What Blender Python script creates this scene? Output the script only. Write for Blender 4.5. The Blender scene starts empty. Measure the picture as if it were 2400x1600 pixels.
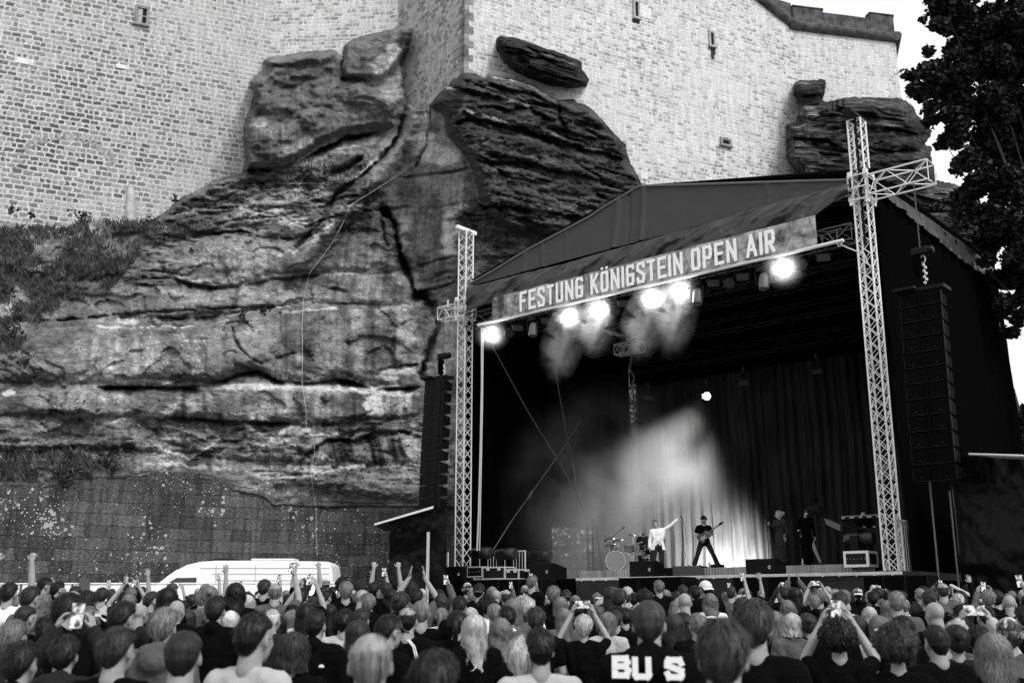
import bpy, bmesh, math, random
import numpy as np
from mathutils import Vector, Matrix, noise as mnoise

C = bpy.context.scene.collection
sc = bpy.context.scene
R = math.radians
random.seed(7)
rng = np.random.default_rng(7)

# ------------------------------------------------------------------ camera
PITCH = math.atan(0.249)
FPX = 2490.0
CAMZ = 1.7
cam_d = bpy.data.cameras.new('camera')
cam = bpy.data.objects.new('camera', cam_d); C.objects.link(cam)
cam.location = (0, 0, CAMZ); cam.rotation_euler = (R(90) + PITCH, 0, 0)
cam_d.sensor_width = 36.0; cam_d.lens = FPX / 2400 * 36
cam_d.clip_start = 0.1; cam_d.clip_end = 2000
cam_d.dof.use_dof = True; cam_d.dof.focus_distance = 36.0; cam_d.dof.aperture_fstop = 3.0
sc.camera = cam

# ------------------------------------------------------------------ light
SUN_AZ = (0.50, -0.62, 0.80)          # towards the sun
w = bpy.data.worlds.new('World'); sc.world = w; w.use_nodes = True
nt = w.node_tree; bg = nt.nodes['Background']
sky = nt.nodes.new('ShaderNodeTexSky'); sky.sky_type = 'NISHITA'; sky.sun_disc = False
sv = Vector(SUN_AZ).normalized()
sky.sun_elevation = math.asin(sv.z); sky.sun_rotation = math.atan2(sv.x, sv.y)
sky.air_density = 1.0; sky.dust_density = 8.0; sky.ozone_density = 0.3
bw = nt.nodes.new('ShaderNodeRGBToBW'); nt.links.new(sky.outputs[0], bw.inputs[0])
ov = nt.nodes.new('ShaderNodeMath'); ov.operation = 'MULTIPLY_ADD'; ov.inputs[1].default_value = .35; ov.inputs[2].default_value = 5.2   # white overcast over the clear sky
nt.links.new(bw.outputs[0], ov.inputs[0]); nt.links.new(ov.outputs[0], bg.inputs[0])
bg.inputs[1].default_value = 0.13
sun_d = bpy.data.lights.new('sun', 'SUN'); sun_d.energy = 1.3; sun_d.angle = R(14)
sun = bpy.data.objects.new('sun', sun_d); C.objects.link(sun)
sun.rotation_euler = sv.to_track_quat('Z', 'Y').to_euler(); sun.location = (20, -20, 60)
sc.view_settings.view_transform = 'Standard'; sc.view_settings.look = 'None'
sc.view_settings.exposure = 0.42; sc.view_settings.gamma = 1.0
sc.cycles.use_denoising = True
try: sc.cycles.denoiser = 'OPENIMAGEDENOISE'
except Exception: pass
sc.cycles.max_bounces = 6; sc.cycles.diffuse_bounces = 3; sc.cycles.volume_bounces = 0
sc.cycles.transparent_max_bounces = 8; sc.cycles.sample_clamp_indirect = 6
sc.cycles.volume_step_rate = 2.0; sc.cycles.volume_max_steps = 128

# ------------------------------------------------------------------ geometry helpers
_c, _s = math.cos(PITCH), math.sin(PITCH)
def ray(px, py):                       # direction with unit forward (y) component, from photo pixels (2400x1600)
    cx = (px - 1200) / FPX; cy = (800 - py) / FPX
    x, y, z = cx, _c - _s * cy, _s + _c * cy
    return x / y, z / y
def pt(px, py, F):
    a, b = ray(px, py)
    return Vector((a * F, F, CAMZ + b * F))
def ground_z(y):
    return 0.017 * min(max(y - 4, 0), 34)

# stage frame: u along the front to the right, v to the back
FL = pt(1083, 1420, 42.0); SU = Vector((0.7586, -0.6517, 0)).normalized(); SV = Vector((0.6517, 0.7586, 0)).normalized()
SW, SD = 16.9, 12.2
DECK = 2.64
def S(u, v, z):
    p = FL + SU * u + SV * v; return Vector((p.x, p.y, z))
def SP(px, py, v):                     # pixel -> point on the vertical plane v = const
    a, b = ray(px, py)
    d = Vector((a, 1, 0)); t = (v + FL.xy.dot(SV.xy)) / (d.xy.dot(SV.xy))
    return Vector((a * t, t, CAMZ + b * t))
def uz(px, py, v):
    p = SP(px, py, v); return (Vector((p.x - FL.x, p.y - FL.y, 0)).dot(SU), p.z)

# ------------------------------------------------------------------ mesh builder
class MB:
    def __init__(s): s.v = []; s.f = []; s.n = 0
    def add(s, V, F):
        n = s.n
        s.v.extend([tuple(p) for p in V]); s.f.extend([tuple(i + n for i in f) for f in F]); s.n += len(V); return s
    def box(s, c, size, ax=None, bev=0.0):
        c = Vector(c); hx, hy, hz = [q / 2 for q in size]
        X, Y, Z = ax if ax else (Vector((1, 0, 0)), Vector((0, 1, 0)), Vector((0, 0, 1)))
        if bev <= 0:
            V = [c + X * (i * hx) + Y * (j * hy) + Z * (k * hz) for i in (-1, 1) for j in (-1, 1) for k in (-1, 1)]
            return s.add(V, [(0, 1, 3, 2), (4, 6, 7, 5), (0, 4, 5, 1), (2, 3, 7, 6), (0, 2, 6, 4), (1, 5, 7, 3)])
        b = min(bev, hx * .9, hy * .9, hz * .9)
        bm = bmesh.new(); bmesh.ops.create_cube(bm, size=1)
        for q in bm.verts: q.co = Vector((q.co.x * 2 * hx, q.co.y * 2 * hy, q.co.z * 2 * hz))
        bmesh.ops.bevel(bm, geom=bm.edges[:], offset=b, segments=2, affect='EDGES', profile=.5)
        V = [c + X * q.co.x + Y * q.co.y + Z * q.co.z for q in bm.verts]
        bm.verts.index_update()
        F = [[q.index for q in f.verts] for f in bm.faces]; bm.free()
        return s.add(V, F)
    def tube(s, a, b, r, r2=None, seg=6, cap=True):
        a = Vector(a); b = Vector(b); d = b - a
        if d.length < 1e-6: return s
        r2 = r if r2 is None else r2
        d.normalize(); X = d.orthogonal().normalized(); Y = d.cross(X)
        V = []
        for p, q in ((a, r), (b, r2)):
            for i in range(seg):
                t = 2 * math.pi * i / seg; V.append(p + X * (math.cos(t) * q) + Y * (math.sin(t) * q))
        F = [(i, (i + 1) % seg, seg + (i + 1) % seg, seg + i) for i in range(seg)]
        if cap: F += [tuple(range(seg))[::-1], tuple(range(seg, 2 * seg))]
        return s.add(V, F)
    def path(s, P, r, seg=6):
        P = [Vector(p) for p in P]
        rr = r if isinstance(r, (list, tuple)) else [r] * len(P)
        V = []; X = None
        for i, p in enumerate(P):
            d = (P[min(i + 1, len(P) - 1)] - P[max(i - 1, 0)])
            if d.length < 1e-9: d = Vector((0, 0, 1))
            d.normalize()
            X = d.orthogonal().normalized() if X is None else (X - d * X.dot(d)).normalized()
            Y = d.cross(X)
            for k in range(seg):
                t = 2 * math.pi * k / seg; V.append(p + X * (math.cos(t) * rr[i]) + Y * (math.sin(t) * rr[i]))
        F = []
        for i in range(len(P) - 1):
            for k in range(seg):
                F.append((i * seg + k, i * seg + (k + 1) % seg, (i + 1) * seg + (k + 1) % seg, (i + 1) * seg + k))
        F += [tuple(range(seg))[::-1], tuple(range((len(P) - 1) * seg, len(P) * seg))]
        return s.add(V, F)
    def ell(s, c, r, ax=None, nu=14, nv=9):
        c = Vector(c); X, Y, Z = ax if ax else (Vector((1, 0, 0)), Vector((0, 1, 0)), Vector((0, 0, 1)))
        V = [c + Z * r[2]]
        for j in range(1, nv):
            ph = math.pi * j / nv
            for i in range(nu):
                t = 2 * math.pi * i / nu
                V.append(c + X * (r[0] * math.sin(ph) * math.cos(t)) + Y * (r[1] * math.sin(ph) * math.sin(t)) + Z * (r[2] * math.cos(ph)))
        V.append(c - Z * r[2]); L = len(V) - 1
        F = [(0, 1 + i, 1 + (i + 1) % nu) for i in range(nu)]
        for j in range(nv - 2):
            a = 1 + j * nu; b = a + nu
            F += [(a + i, b + i, b + (i + 1) % nu, a + (i + 1) % nu) for i in range(nu)]
        a = 1 + (nv - 2) * nu
        F += [(L, a + (i + 1) % nu, a + i) for i in range(nu)]
        return s.add(V, F)
    def cap(s, a, b, ra, rb=None, nu=12):       # tapered capsule
        rb = ra if rb is None else rb
        a = Vector(a); b = Vector(b); d = b - a; L = d.length
        if L < 1e-6: return s.ell(a, (ra, ra, ra))
        Z = d.normalized(); X = Z.orthogonal().normalized(); Y = Z.cross(X)
        rings = []
        for k in range(1, 5):
            t = math.pi / 2 * (k / 4 - 1); rings.append((ra * math.sin(t), ra * math.cos(t)))
        for k in range(0, 4):
            t = math.pi / 2 * k / 4; rings.append((L + rb * math.sin(t), rb * math.cos(t)))
        V = [a - Z * ra]
        for h, q in rings:
            for i in range(nu):
                t = 2 * math.pi * i / nu; V.append(a + Z * h + X * (q * math.cos(t)) + Y * (q * math.sin(t)))
        V.append(b + Z * rb); last = len(V) - 1
        F = [(0, 1 + (i + 1) % nu, 1 + i) for i in range(nu)]
        for j in range(len(rings) - 1):
            p = 1 + j * nu; q = p + nu
            F += [(p + i, p + (i + 1) % nu, q + (i + 1) % nu, q + i) for i in range(nu)]
        p = 1 + (len(rings) - 1) * nu
        F += [(last, p + i, p + (i + 1) % nu) for i in range(nu)]
        return s.add(V, F)
    def lathe(s, o, prof, ax=None, seg=20, capends=True):      # prof: (radius, height) along Z of ax
        o = Vector(o); X, Y, Z = ax if ax else (Vector((1, 0, 0)), Vector((0, 1, 0)), Vector((0, 0, 1)))
        V = []
        for r, h in prof:
            for i in range(seg):
                t = 2 * math.pi * i / seg; V.append(o + X * (r * math.cos(t)) + Y * (r * math.sin(t)) + Z * h)
        F = []
        for j in range(len(prof) - 1):
            F += [(j * seg + i, j * seg + (i + 1) % seg, (j + 1) * seg + (i + 1) % seg, (j + 1) * seg + i) for i in range(seg)]
        if capends: F += [tuple(range(seg))[::-1], tuple(range((len(prof) - 1) * seg, len(prof) * seg))]
        return s.add(V, F)
    def prism(s, poly, d):              # poly: list of Vectors, extruded by vector d
        n = len(poly); d = Vector(d)
        V = [Vector(p) for p in poly] + [Vector(p) + d for p in poly]
        F = [tuple(range(n))[::-1], tuple(range(n, 2 * n))] + [(i, (i + 1) % n, n + (i + 1) % n, n + i) for i in range(n)]
        return s.add(V, F)
    def grid(s, fn, nu, nv, thick=None):
        V = [fn(i / nu, j / nv) for j in range(nv + 1) for i in range(nu + 1)]
        F = [(j * (nu + 1) + i, j * (nu + 1) + i + 1, (j + 1) * (nu + 1) + i + 1, (j + 1) * (nu + 1) + i) for j in range(nv) for i in range(nu)]
        return s.add(V, F)
    def truss(s, A, B, size, up=None, pitch=None, rc=0.026, rb=0.012, sizev=None, x=True):
        A = Vector(A); B = Vector(B); d = (B - A); L = d.length; d.normalize()
        U = (up - d * up.dot(d)).normalized() if up is not None else Vector((0, 0, 1))
        W = d.cross(U); h = size / 2; k = (sizev or size) / 2
        cs = [(U * k * a + W * h * b) for a, b in ((1, 1), (1, -1), (-1, -1), (-1, 1))]
        for q in cs: s.tube(A + q, B + q, rc, seg=8)
        n = max(1, round(L / (pitch or size))); st = L / n
        for f in range(4):
            c0, c1 = cs[f], cs[(f + 1) % 4]
            for i in range(n):
                a, b = (c0, c1) if (i + f) % 2 == 0 else (c1, c0)
                s.tube(A + a + d * (st * i), A + b + d * (st * (i + 1)), rb, seg=5, cap=False)
                if x: s.tube(A + b + d * (st * i), A + a + d * (st * (i + 1)), rb, seg=5, cap=False)
            for e in ((0, L) if x else (0, L)): s.tube(A + c0 + d * e, A + c1 + d * e, rb, seg=5)
        return s

def mkmesh(name, mb, mats, smooth=False):
    me = bpy.data.meshes.new(name); me.from_pydata([tuple(p) for p in mb.v], [], mb.f)
    for m in (mats if isinstance(mats, (list, tuple)) else [mats]): me.materials.append(m)
    if smooth: me.polygons.foreach_set('use_smooth', [True] * len(me.polygons))
    me.update(); return me
def smooth_angle(me, deg=40):
    try:
        me.polygons.foreach_set('use_smooth', [True] * len(me.polygons)); me.set_sharp_from_angle(angle=R(deg))
    except Exception: pass
MW = {}
def thing(name, label, cat, loc=(0, 0, 0), rotz=0.0, group=None, kind=None):
    o = bpy.data.objects.new(name, None); C.objects.link(o); o.empty_display_size = .2
    o.location = loc; o.rotation_euler = (0, 0, rotz); o['label'] = label; o['category'] = cat
    if group: o['group'] = group
    if kind: o['kind'] = kind
    MW[o.name] = Matrix.Translation(Vector(loc)) @ Matrix.Rotation(rotz, 4, 'Z')
    return o
def obj(name, mb, mats, parent=None, smooth=False, world=True, label=None, ang=None):
    me = mb if isinstance(mb, bpy.types.Mesh) else mkmesh(name, mb, mats, smooth)
    if ang: smooth_angle(me, ang)
    if parent is not None and world and parent.name in MW: me.transform(MW[parent.name].inverted())
    o = bpy.data.objects.new(name, me); C.objects.link(o)
    if parent is not None:
        o.parent = parent
        MW[o.name] = MW.get(parent.name, Matrix.Identity(4)) if world else Matrix.Identity(4)
    else: MW[o.name] = Matrix.Identity(4)
    if label: o['label'] = label
    return o
def tag(o, label, cat, group=None, kind=None):
    o['label'] = label
    if cat: o['category'] = cat
    if group: o['group'] = group
    if kind: o['kind'] = kind
    return o
def struct(name, mb, mats, label=None, smooth=False):
    o = obj(name, mb, mats, None, smooth); o['kind'] = 'structure'
    if label: o['label'] = label
    return o

# ------------------------------------------------------------------ materials
def mat(name, base=0.5, rough=0.7, metal=0.0, spec=0.3, nscale=0, namp=0.0, stretch=(1, 1, 1), bump=0.0, bscale=0, coord='Object', emit=None, sheen=0.0):
    m = bpy.data.materials.new(name); m.use_nodes = True; t = m.node_tree; N, L = t.nodes, t.links
    b = N['Principled BSDF']; b.inputs['Roughness'].default_value = rough; b.inputs['Metallic'].default_value = metal
    b.inputs['Specular IOR Level'].default_value = spec
    b.inputs['Base Color'].default_value = (base, base, base, 1)
    if sheen: b.inputs['Sheen Weight'].default_value = sheen
    if nscale or bump:
        tc = N.new('ShaderNodeTexCoord'); mp = N.new('ShaderNodeMapping'); mp.inputs['Scale'].default_value = stretch
        L.new(tc.outputs[coord], mp.inputs[0])
    if nscale:
        n = N.new('ShaderNodeTexNoise'); n.inputs['Scale'].default_value = nscale; n.inputs['Detail'].default_value = 5; L.new(mp.outputs[0], n.inputs[0])
        r = N.new('ShaderNodeMapRange'); r.inputs[1].default_value = .3; r.inputs[2].default_value = .7
        r.inputs[3].default_value = base * (1 - namp); r.inputs[4].default_value = base * (1 + namp); L.new(n.outputs[0], r.inputs[0]); L.new(r.outputs[0], b.inputs['Base Color'])
    if bump:
        n2 = N.new('ShaderNodeTexNoise'); n2.inputs['Scale'].default_value = bscale or nscale; n2.inputs['Detail'].default_value = 4; L.new(mp.outputs[0], n2.inputs[0])
        bp = N.new('ShaderNodeBump'); bp.inputs['Strength'].default_value = 1; bp.inputs['Distance'].default_value = bump
        L.new(n2.outputs[0], bp.inputs['Height']); L.new(bp.outputs[0], b.inputs['Normal'])
    if emit: b.inputs['Emission Color'].default_value = (1, 1, 1, 1); b.inputs['Emission Strength'].default_value = emit
    return m

# numpy value noise / fbm
def _h(ix, iy, seed):
    n = (ix.astype(np.int64) * 374761393 + iy.astype(np.int64) * 668265263 + seed * 1274126177) & 0x7fffffff
    n = ((n ^ (n >> 13)) * 1274126177) & 0x7fffffff
    return ((n ^ (n >> 16)) & 0xffff) / 65535.0
def vn(x, y, seed=0):
    x = np.asarray(x, float); y = np.asarray(y, float)
    ix = np.floor(x); iy = np.floor(y); fx = x - ix; fy = y - iy
    fx = fx * fx * (3 - 2 * fx); fy = fy * fy * (3 - 2 * fy)
    a = _h(ix, iy, seed); b = _h(ix + 1, iy, seed); c = _h(ix, iy + 1, seed); d = _h(ix + 1, iy + 1, seed)
    return (a * (1 - fx) + b * fx) * (1 - fy) + (c * (1 - fx) + d * fx) * fy
def fbm(x, y, seed=0, oct=5, g=.5):
    s = 0; a = 1; t = 0
    for o in range(oct):
        s = s + a * vn(x * 2 ** o + 13.7 * o, y * 2 ** o + 7.1 * o, seed + o * 17); t += a; a *= g
    return s / t - .5
def sstep(a, b, x): 
    t = np.clip((x - a) / (b - a), 0, 1); return t * t * (3 - 2 * t)
def segdist(X, Y, P):                 # distance to polyline, signed side (below positive) and param
    D = np.full(X.shape, 1e9); SG = np.zeros(X.shape)
    for (x0, y0), (x1, y1) in zip(P[:-1], P[1:]):
        dx, dy = x1 - x0, y1 - y0; L2 = dx * dx + dy * dy + 1e-9
        t = np.clip(((X - x0) * dx + (Y - y0) * dy) / L2, 0, 1)
        ex = X - (x0 + t * dx); ey = Y - (y0 + t * dy); d = np.hypot(ex, ey)
        m = d < D; D = np.where(m, d, D); SG = np.where(m, np.sign(dx * (Y - y0) - dy * (X - x0)), SG)
    return D, SG
def inside(X, Y, P):
    r = np.zeros(X.shape, bool); n = len(P)
    for i in range(n):
        x0, y0 = P[i]; x1, y1 = P[(i + 1) % n]
        c = ((y0 > Y) != (y1 > Y)) & (X < (x1 - x0) * (Y - y0) / ((y1 - y0) if y1 != y0 else 1e-9) + x0)
        r ^= c
    return r
# ================================================================== SETTING
def toned_mat(name, n1=3.0, a1=.35, stretch=(1, 1, 2.2), n2=14, a2=.3, bump=.06, rough=.9, speck=0.0, tiltr=0.0, lines=(.03, .45), hzamp=.22):
    m = bpy.data.materials.new(name); m.use_nodes = True; t = m.node_tree; N, L = t.nodes, t.links
    b = N['Principled BSDF']; b.inputs['Roughness'].default_value = rough; b.inputs['Specular IOR Level'].default_value = .15
    at = N.new('ShaderNodeAttribute'); at.attribute_name = 'tone'
    tc = N.new('ShaderNodeTexCoord'); mp = N.new('ShaderNodeMapping'); mp.inputs['Scale'].default_value = stretch; L.new(tc.outputs['Object'], mp.inputs[0])
    def nz(sc_, lo, hi, det=6):
        n = N.new('ShaderNodeTexNoise'); n.inputs['Scale'].default_value = sc_; n.inputs['Detail'].default_value = det; n.inputs['Roughness'].default_value = .62
        L.new(mp.outputs[0], n.inputs[0]); r = N.new('ShaderNodeMapRange'); r.inputs[1].default_value = .3; r.inputs[2].default_value = .7; r.inputs[3].default_value = lo; r.inputs[4].default_value = hi
        L.new(n.outputs[0], r.inputs[0]); return n, r
    na, ra = nz(n1, 1 - a1, 1 + a1); nb, rb = nz(n2, 1 - a2, 1 + a2)
    m1 = N.new('ShaderNodeMath'); m1.operation = 'MULTIPLY'; L.new(ra.outputs[0], m1.inputs[0]); L.new(rb.outputs[0], m1.inputs[1])
    m2 = N.new('ShaderNodeMath'); m2.operation = 'MULTIPLY'; L.new(at.outputs['Fac'], m2.inputs[0]); L.new(m1.outputs[0], m2.inputs[1])
    out = m2
    if speck:
        v = N.new('ShaderNodeTexVoronoi'); v.inputs['Scale'].default_value = 3.2; L.new(tc.outputs['Object'], v.inputs[0])
        nn = N.new('ShaderNodeTexNoise'); nn.inputs['Scale'].default_value = .35; L.new(tc.outputs['Object'], nn.inputs[0])
        wn = N.new('ShaderNodeTexNoise'); wn.inputs['Scale'].default_value = 9; L.new(tc.outputs['Object'], wn.inputs[0])
        th = N.new('ShaderNodeMapRange'); th.inputs[1].default_value = .45; th.inputs[2].default_value = .75; th.inputs[3].default_value = 0.02; th.inputs[4].default_value = .30; L.new(nn.outputs[0], th.inputs[0])
        wa = N.new('ShaderNodeMath'); wa.operation = 'MULTIPLY'; L.new(th.outputs[0], wa.inputs[0]); L.new(wn.outputs[0], wa.inputs[1]); 
        wb = N.new('ShaderNodeMath'); wb.operation = 'MULTIPLY'; wb.inputs[1].default_value = 2; L.new(wa.outputs[0], wb.inputs[0])
        lt = N.new('ShaderNodeMath'); lt.operation = 'LESS_THAN'; L.new(v.outputs['Distance'], lt.inputs[0]); L.new(wb.outputs[0], lt.inputs[1])
        sm = N.new('ShaderNodeMath'); sm.operation = 'MULTIPLY_ADD'; sm.inputs[1].default_value = speck; L.new(lt.outputs[0], sm.inputs[0]); L.new(m2.outputs[0], sm.inputs[2]); out = sm
    def band(scv, s_, lo, hi, a0, a1, dist=.6, det=5):
        mq = N.new('ShaderNodeMapping'); mq.inputs['Scale'].default_value = scv; mq.inputs['Rotation'].default_value = (0, tiltr, 0); L.new(tc.outputs['Object'], mq.inputs[0])
        n = N.new('ShaderNodeTexNoise'); n.inputs['Scale'].default_value = s_; n.inputs['Detail'].default_value = det; n.inputs['Roughness'].default_value = .65; n.inputs['Distortion'].default_value = dist; L.new(mq.outputs[0], n.inputs[0])
        r = N.new('ShaderNodeMapRange'); r.interpolation_type = 'SMOOTHSTEP'; r.inputs[1].default_value = lo; r.inputs[2].default_value = hi; r.inputs[3].default_value = a0; r.inputs[4].default_value = a1; L.new(n.outputs[0], r.inputs[0]); return r
    def absline(scv, s_, wd, dark):
        mq = N.new('ShaderNodeMapping'); mq.inputs['Scale'].default_value = scv; mq.inputs['Rotation'].default_value = (0, tiltr, 0); L.new(tc.outputs['Object'], mq.inputs[0])
        n = N.new('ShaderNodeTexNoise'); n.inputs['Scale'].default_value = s_; n.inputs['Detail'].default_value = 7; n.inputs['Roughness'].default_value = .6; n.inputs['Distortion'].default_value = .3; L.new(mq.outputs[0], n.inputs[0])
        s1_ = N.new('ShaderNodeMath'); s1_.operation = 'SUBTRACT'; s1_.inputs[1].default_value = .5; L.new(n.outputs[0], s1_.inputs[0]); ab = N.new('ShaderNodeMath'); ab.operation = 'ABSOLUTE'; L.new(s1_.outputs[0], ab.inputs[0])
        r = N.new('ShaderNodeMapRange'); r.interpolation_type = 'SMOOTHSTEP'; r.inputs[1].default_value = 0; r.inputs[2].default_value = wd; r.inputs[3].default_value = dark; r.inputs[4].default_value = 1; L.new(ab.outputs[0], r.inputs[0]); return r
    ln = absline((.28, .28, 2.6), .9, lines[0], lines[1]); gr = band((1, 1, 1.3), 26, .3, .7, .62, 1.38, 0, 8); sk = band((2.0, 2.0, .16), 1.0, .42, .70, 1.14, .66); hz = band((.22, .22, 2.2), 2.6, .35, .65, 1 - hzamp, 1 + hzamp)
    l2 = absline((.55, .55, 4.2), 1.3, lines[0] * 1.6, lines[1]); pm_ = band((.5, .5, .9), .8, .42, .58, 0, 1)
    l3 = N.new('ShaderNodeMix'); l3.data_type = 'FLOAT'; l3.inputs[2].default_value = 1; L.new(pm_.outputs[0], l3.inputs[0]); L.new(l2.outputs[0], l3.inputs[3])
    dq = N.new('ShaderNodeTexNoise'); dq.inputs['Scale'].default_value = .5; dq.inputs['Detail'].default_value = 5; L.new(tc.outputs['Object'], dq.inputs[0]); dm = N.new('ShaderNodeVectorMath'); dm.operation = 'MULTIPLY_ADD'; dm.inputs[1].default_value = (3, 3, 3); L.new(dq.outputs['Color'], dm.inputs[0]); L.new(tc.outputs['Object'], dm.inputs[2])
    dp = N.new('ShaderNodeMapping'); dp.inputs['Scale'].default_value = (.16, .16, .34); L.new(dm.outputs[0], dp.inputs[0]); vj = N.new('ShaderNodeTexVoronoi'); vj.feature = 'DISTANCE_TO_EDGE'; L.new(dp.outputs[0], vj.inputs[0])
    jt = N.new('ShaderNodeMapRange'); jt.inputs[1].default_value = .0; jt.inputs[2].default_value = .014; jt.inputs[3].default_value = .25; jt.inputs[4].default_value = 1; L.new(vj.outputs['Distance'], jt.inputs[0])
    class _O: pass
    l3o = _O(); l3o.outputs = [l3.outputs[0]]
    cur = out
    for q in (ln, gr, sk, hz, l3o, jt):
        mm = N.new('ShaderNodeMath'); mm.operation = 'MULTIPLY'; L.new(cur.outputs[0], mm.inputs[0]); L.new(q.outputs[0], mm.inputs[1]); cur = mm
    cc_ = N.new('ShaderNodeClamp'); cc_.inputs[1].default_value = .004; cc_.inputs[2].default_value = .8; L.new(cur.outputs[0], cc_.inputs[0]); out = cc_
    L.new(out.outputs[0], b.inputs['Base Color'])
    hq = N.new('ShaderNodeMath'); hq.operation = 'MULTIPLY_ADD'; hq.inputs[1].default_value = .55; L.new(ln.outputs[0], hq.inputs[0]); L.new(hz.outputs[0], hq.inputs[2])
    hg = N.new('ShaderNodeMath'); hg.operation = 'MULTIPLY_ADD'; hg.inputs[1].default_value = .12; L.new(gr.outputs[0], hg.inputs[0]); L.new(hq.outputs[0], hg.inputs[2])
    ad = N.new('ShaderNodeMath'); ad.operation = 'MULTIPLY_ADD'; ad.inputs[1].default_value = .35; L.new(nb.outputs[0], ad.inputs[0]); L.new(na.outputs[0], ad.inputs[2]); ae = N.new('ShaderNodeMath'); ae.operation = 'ADD'; L.new(ad.outputs[0], ae.inputs[0]); L.new(hg.outputs[0], ae.inputs[1]); af = N.new('ShaderNodeMath'); af.operation = 'MULTIPLY_ADD'; af.inputs[1].default_value = .5; L.new(jt.outputs[0], af.inputs[0]); L.new(ae.outputs[0], af.inputs[2]); ag = N.new('ShaderNodeMath'); ag.operation = 'MULTIPLY_ADD'; ag.inputs[1].default_value = .4; L.new(l3.outputs[0], ag.inputs[0]); L.new(af.outputs[0], ag.inputs[2]); ad = ag
    bp = N.new('ShaderNodeBump'); bp.inputs['Distance'].default_value = bump; L.new(ad.outputs[0], bp.inputs['Height']); L.new(bp.outputs[0], b.inputs['Normal'])
    return m

def grid_from_px(xs, ys, F, tone, mask, name, m):
    X, Y = np.meshgrid(xs, ys)
    cx = (X - 1200) / FPX; cy = (800 - Y) / FPX
    dy = _c - _s * cy; wx = cx / dy * F; wz = CAMZ + (_s + _c * cy) / dy * F
    P = np.stack([wx, F, wz], -1)
    ok = mask[:-1, :-1] & mask[1:, :-1] & mask[:-1, 1:] & mask[1:, 1:]
    idx = -np.ones(X.shape, int); use = np.zeros(X.shape, bool)
    use[:-1, :-1] |= ok; use[1:, :-1] |= ok; use[:-1, 1:] |= ok; use[1:, 1:] |= ok
    idx[use] = np.arange(use.sum())
    J, I = np.nonzero(ok)
    q = np.stack([idx[J, I], idx[J + 1, I], idx[J + 1, I + 1], idx[J, I + 1]], -1)
    me = bpy.data.meshes.new(name); V = P[use]
    me.vertices.add(len(V)); me.vertices.foreach_set('co', V.astype(np.float32).ravel())
    me.loops.add(q.size); me.polygons.add(len(q)); me.loops.foreach_set('vertex_index', q.astype(np.int32).ravel())
    me.polygons.foreach_set('loop_start', np.arange(0, q.size, 4, dtype=np.int32)); me.update(calc_edges=True)
    me.polygons.foreach_set('use_smooth', [True] * len(q))
    a = me.attributes.new('tone', 'FLOAT', 'POINT'); a.data.foreach_set('value', tone[use].astype(np.float32))
    me.materials.append(m); return me

# ------------------------------------------------------------------ ground
gm = MB(); ys = [-60, 0, 4, 20, 38, 120, 900]; xs = [-900, -60, 0, 60, 900]
for y in ys:
    for x in xs: gm.v.append((x, y, ground_z(y)))
gm.n = len(gm.v)
for j in range(len(ys) - 1):
    for i in range(len(xs) - 1):
        a = j * 5 + i; gm.f.append((a, a + 1, a + 6, a + 5))
struct('ground', gm, mat('trodden_gravel', .14, .95, nscale=3, namp=.4, bump=.02, bscale=40), 'trodden grey gravel of the castle forecourt under the crowd')

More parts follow.
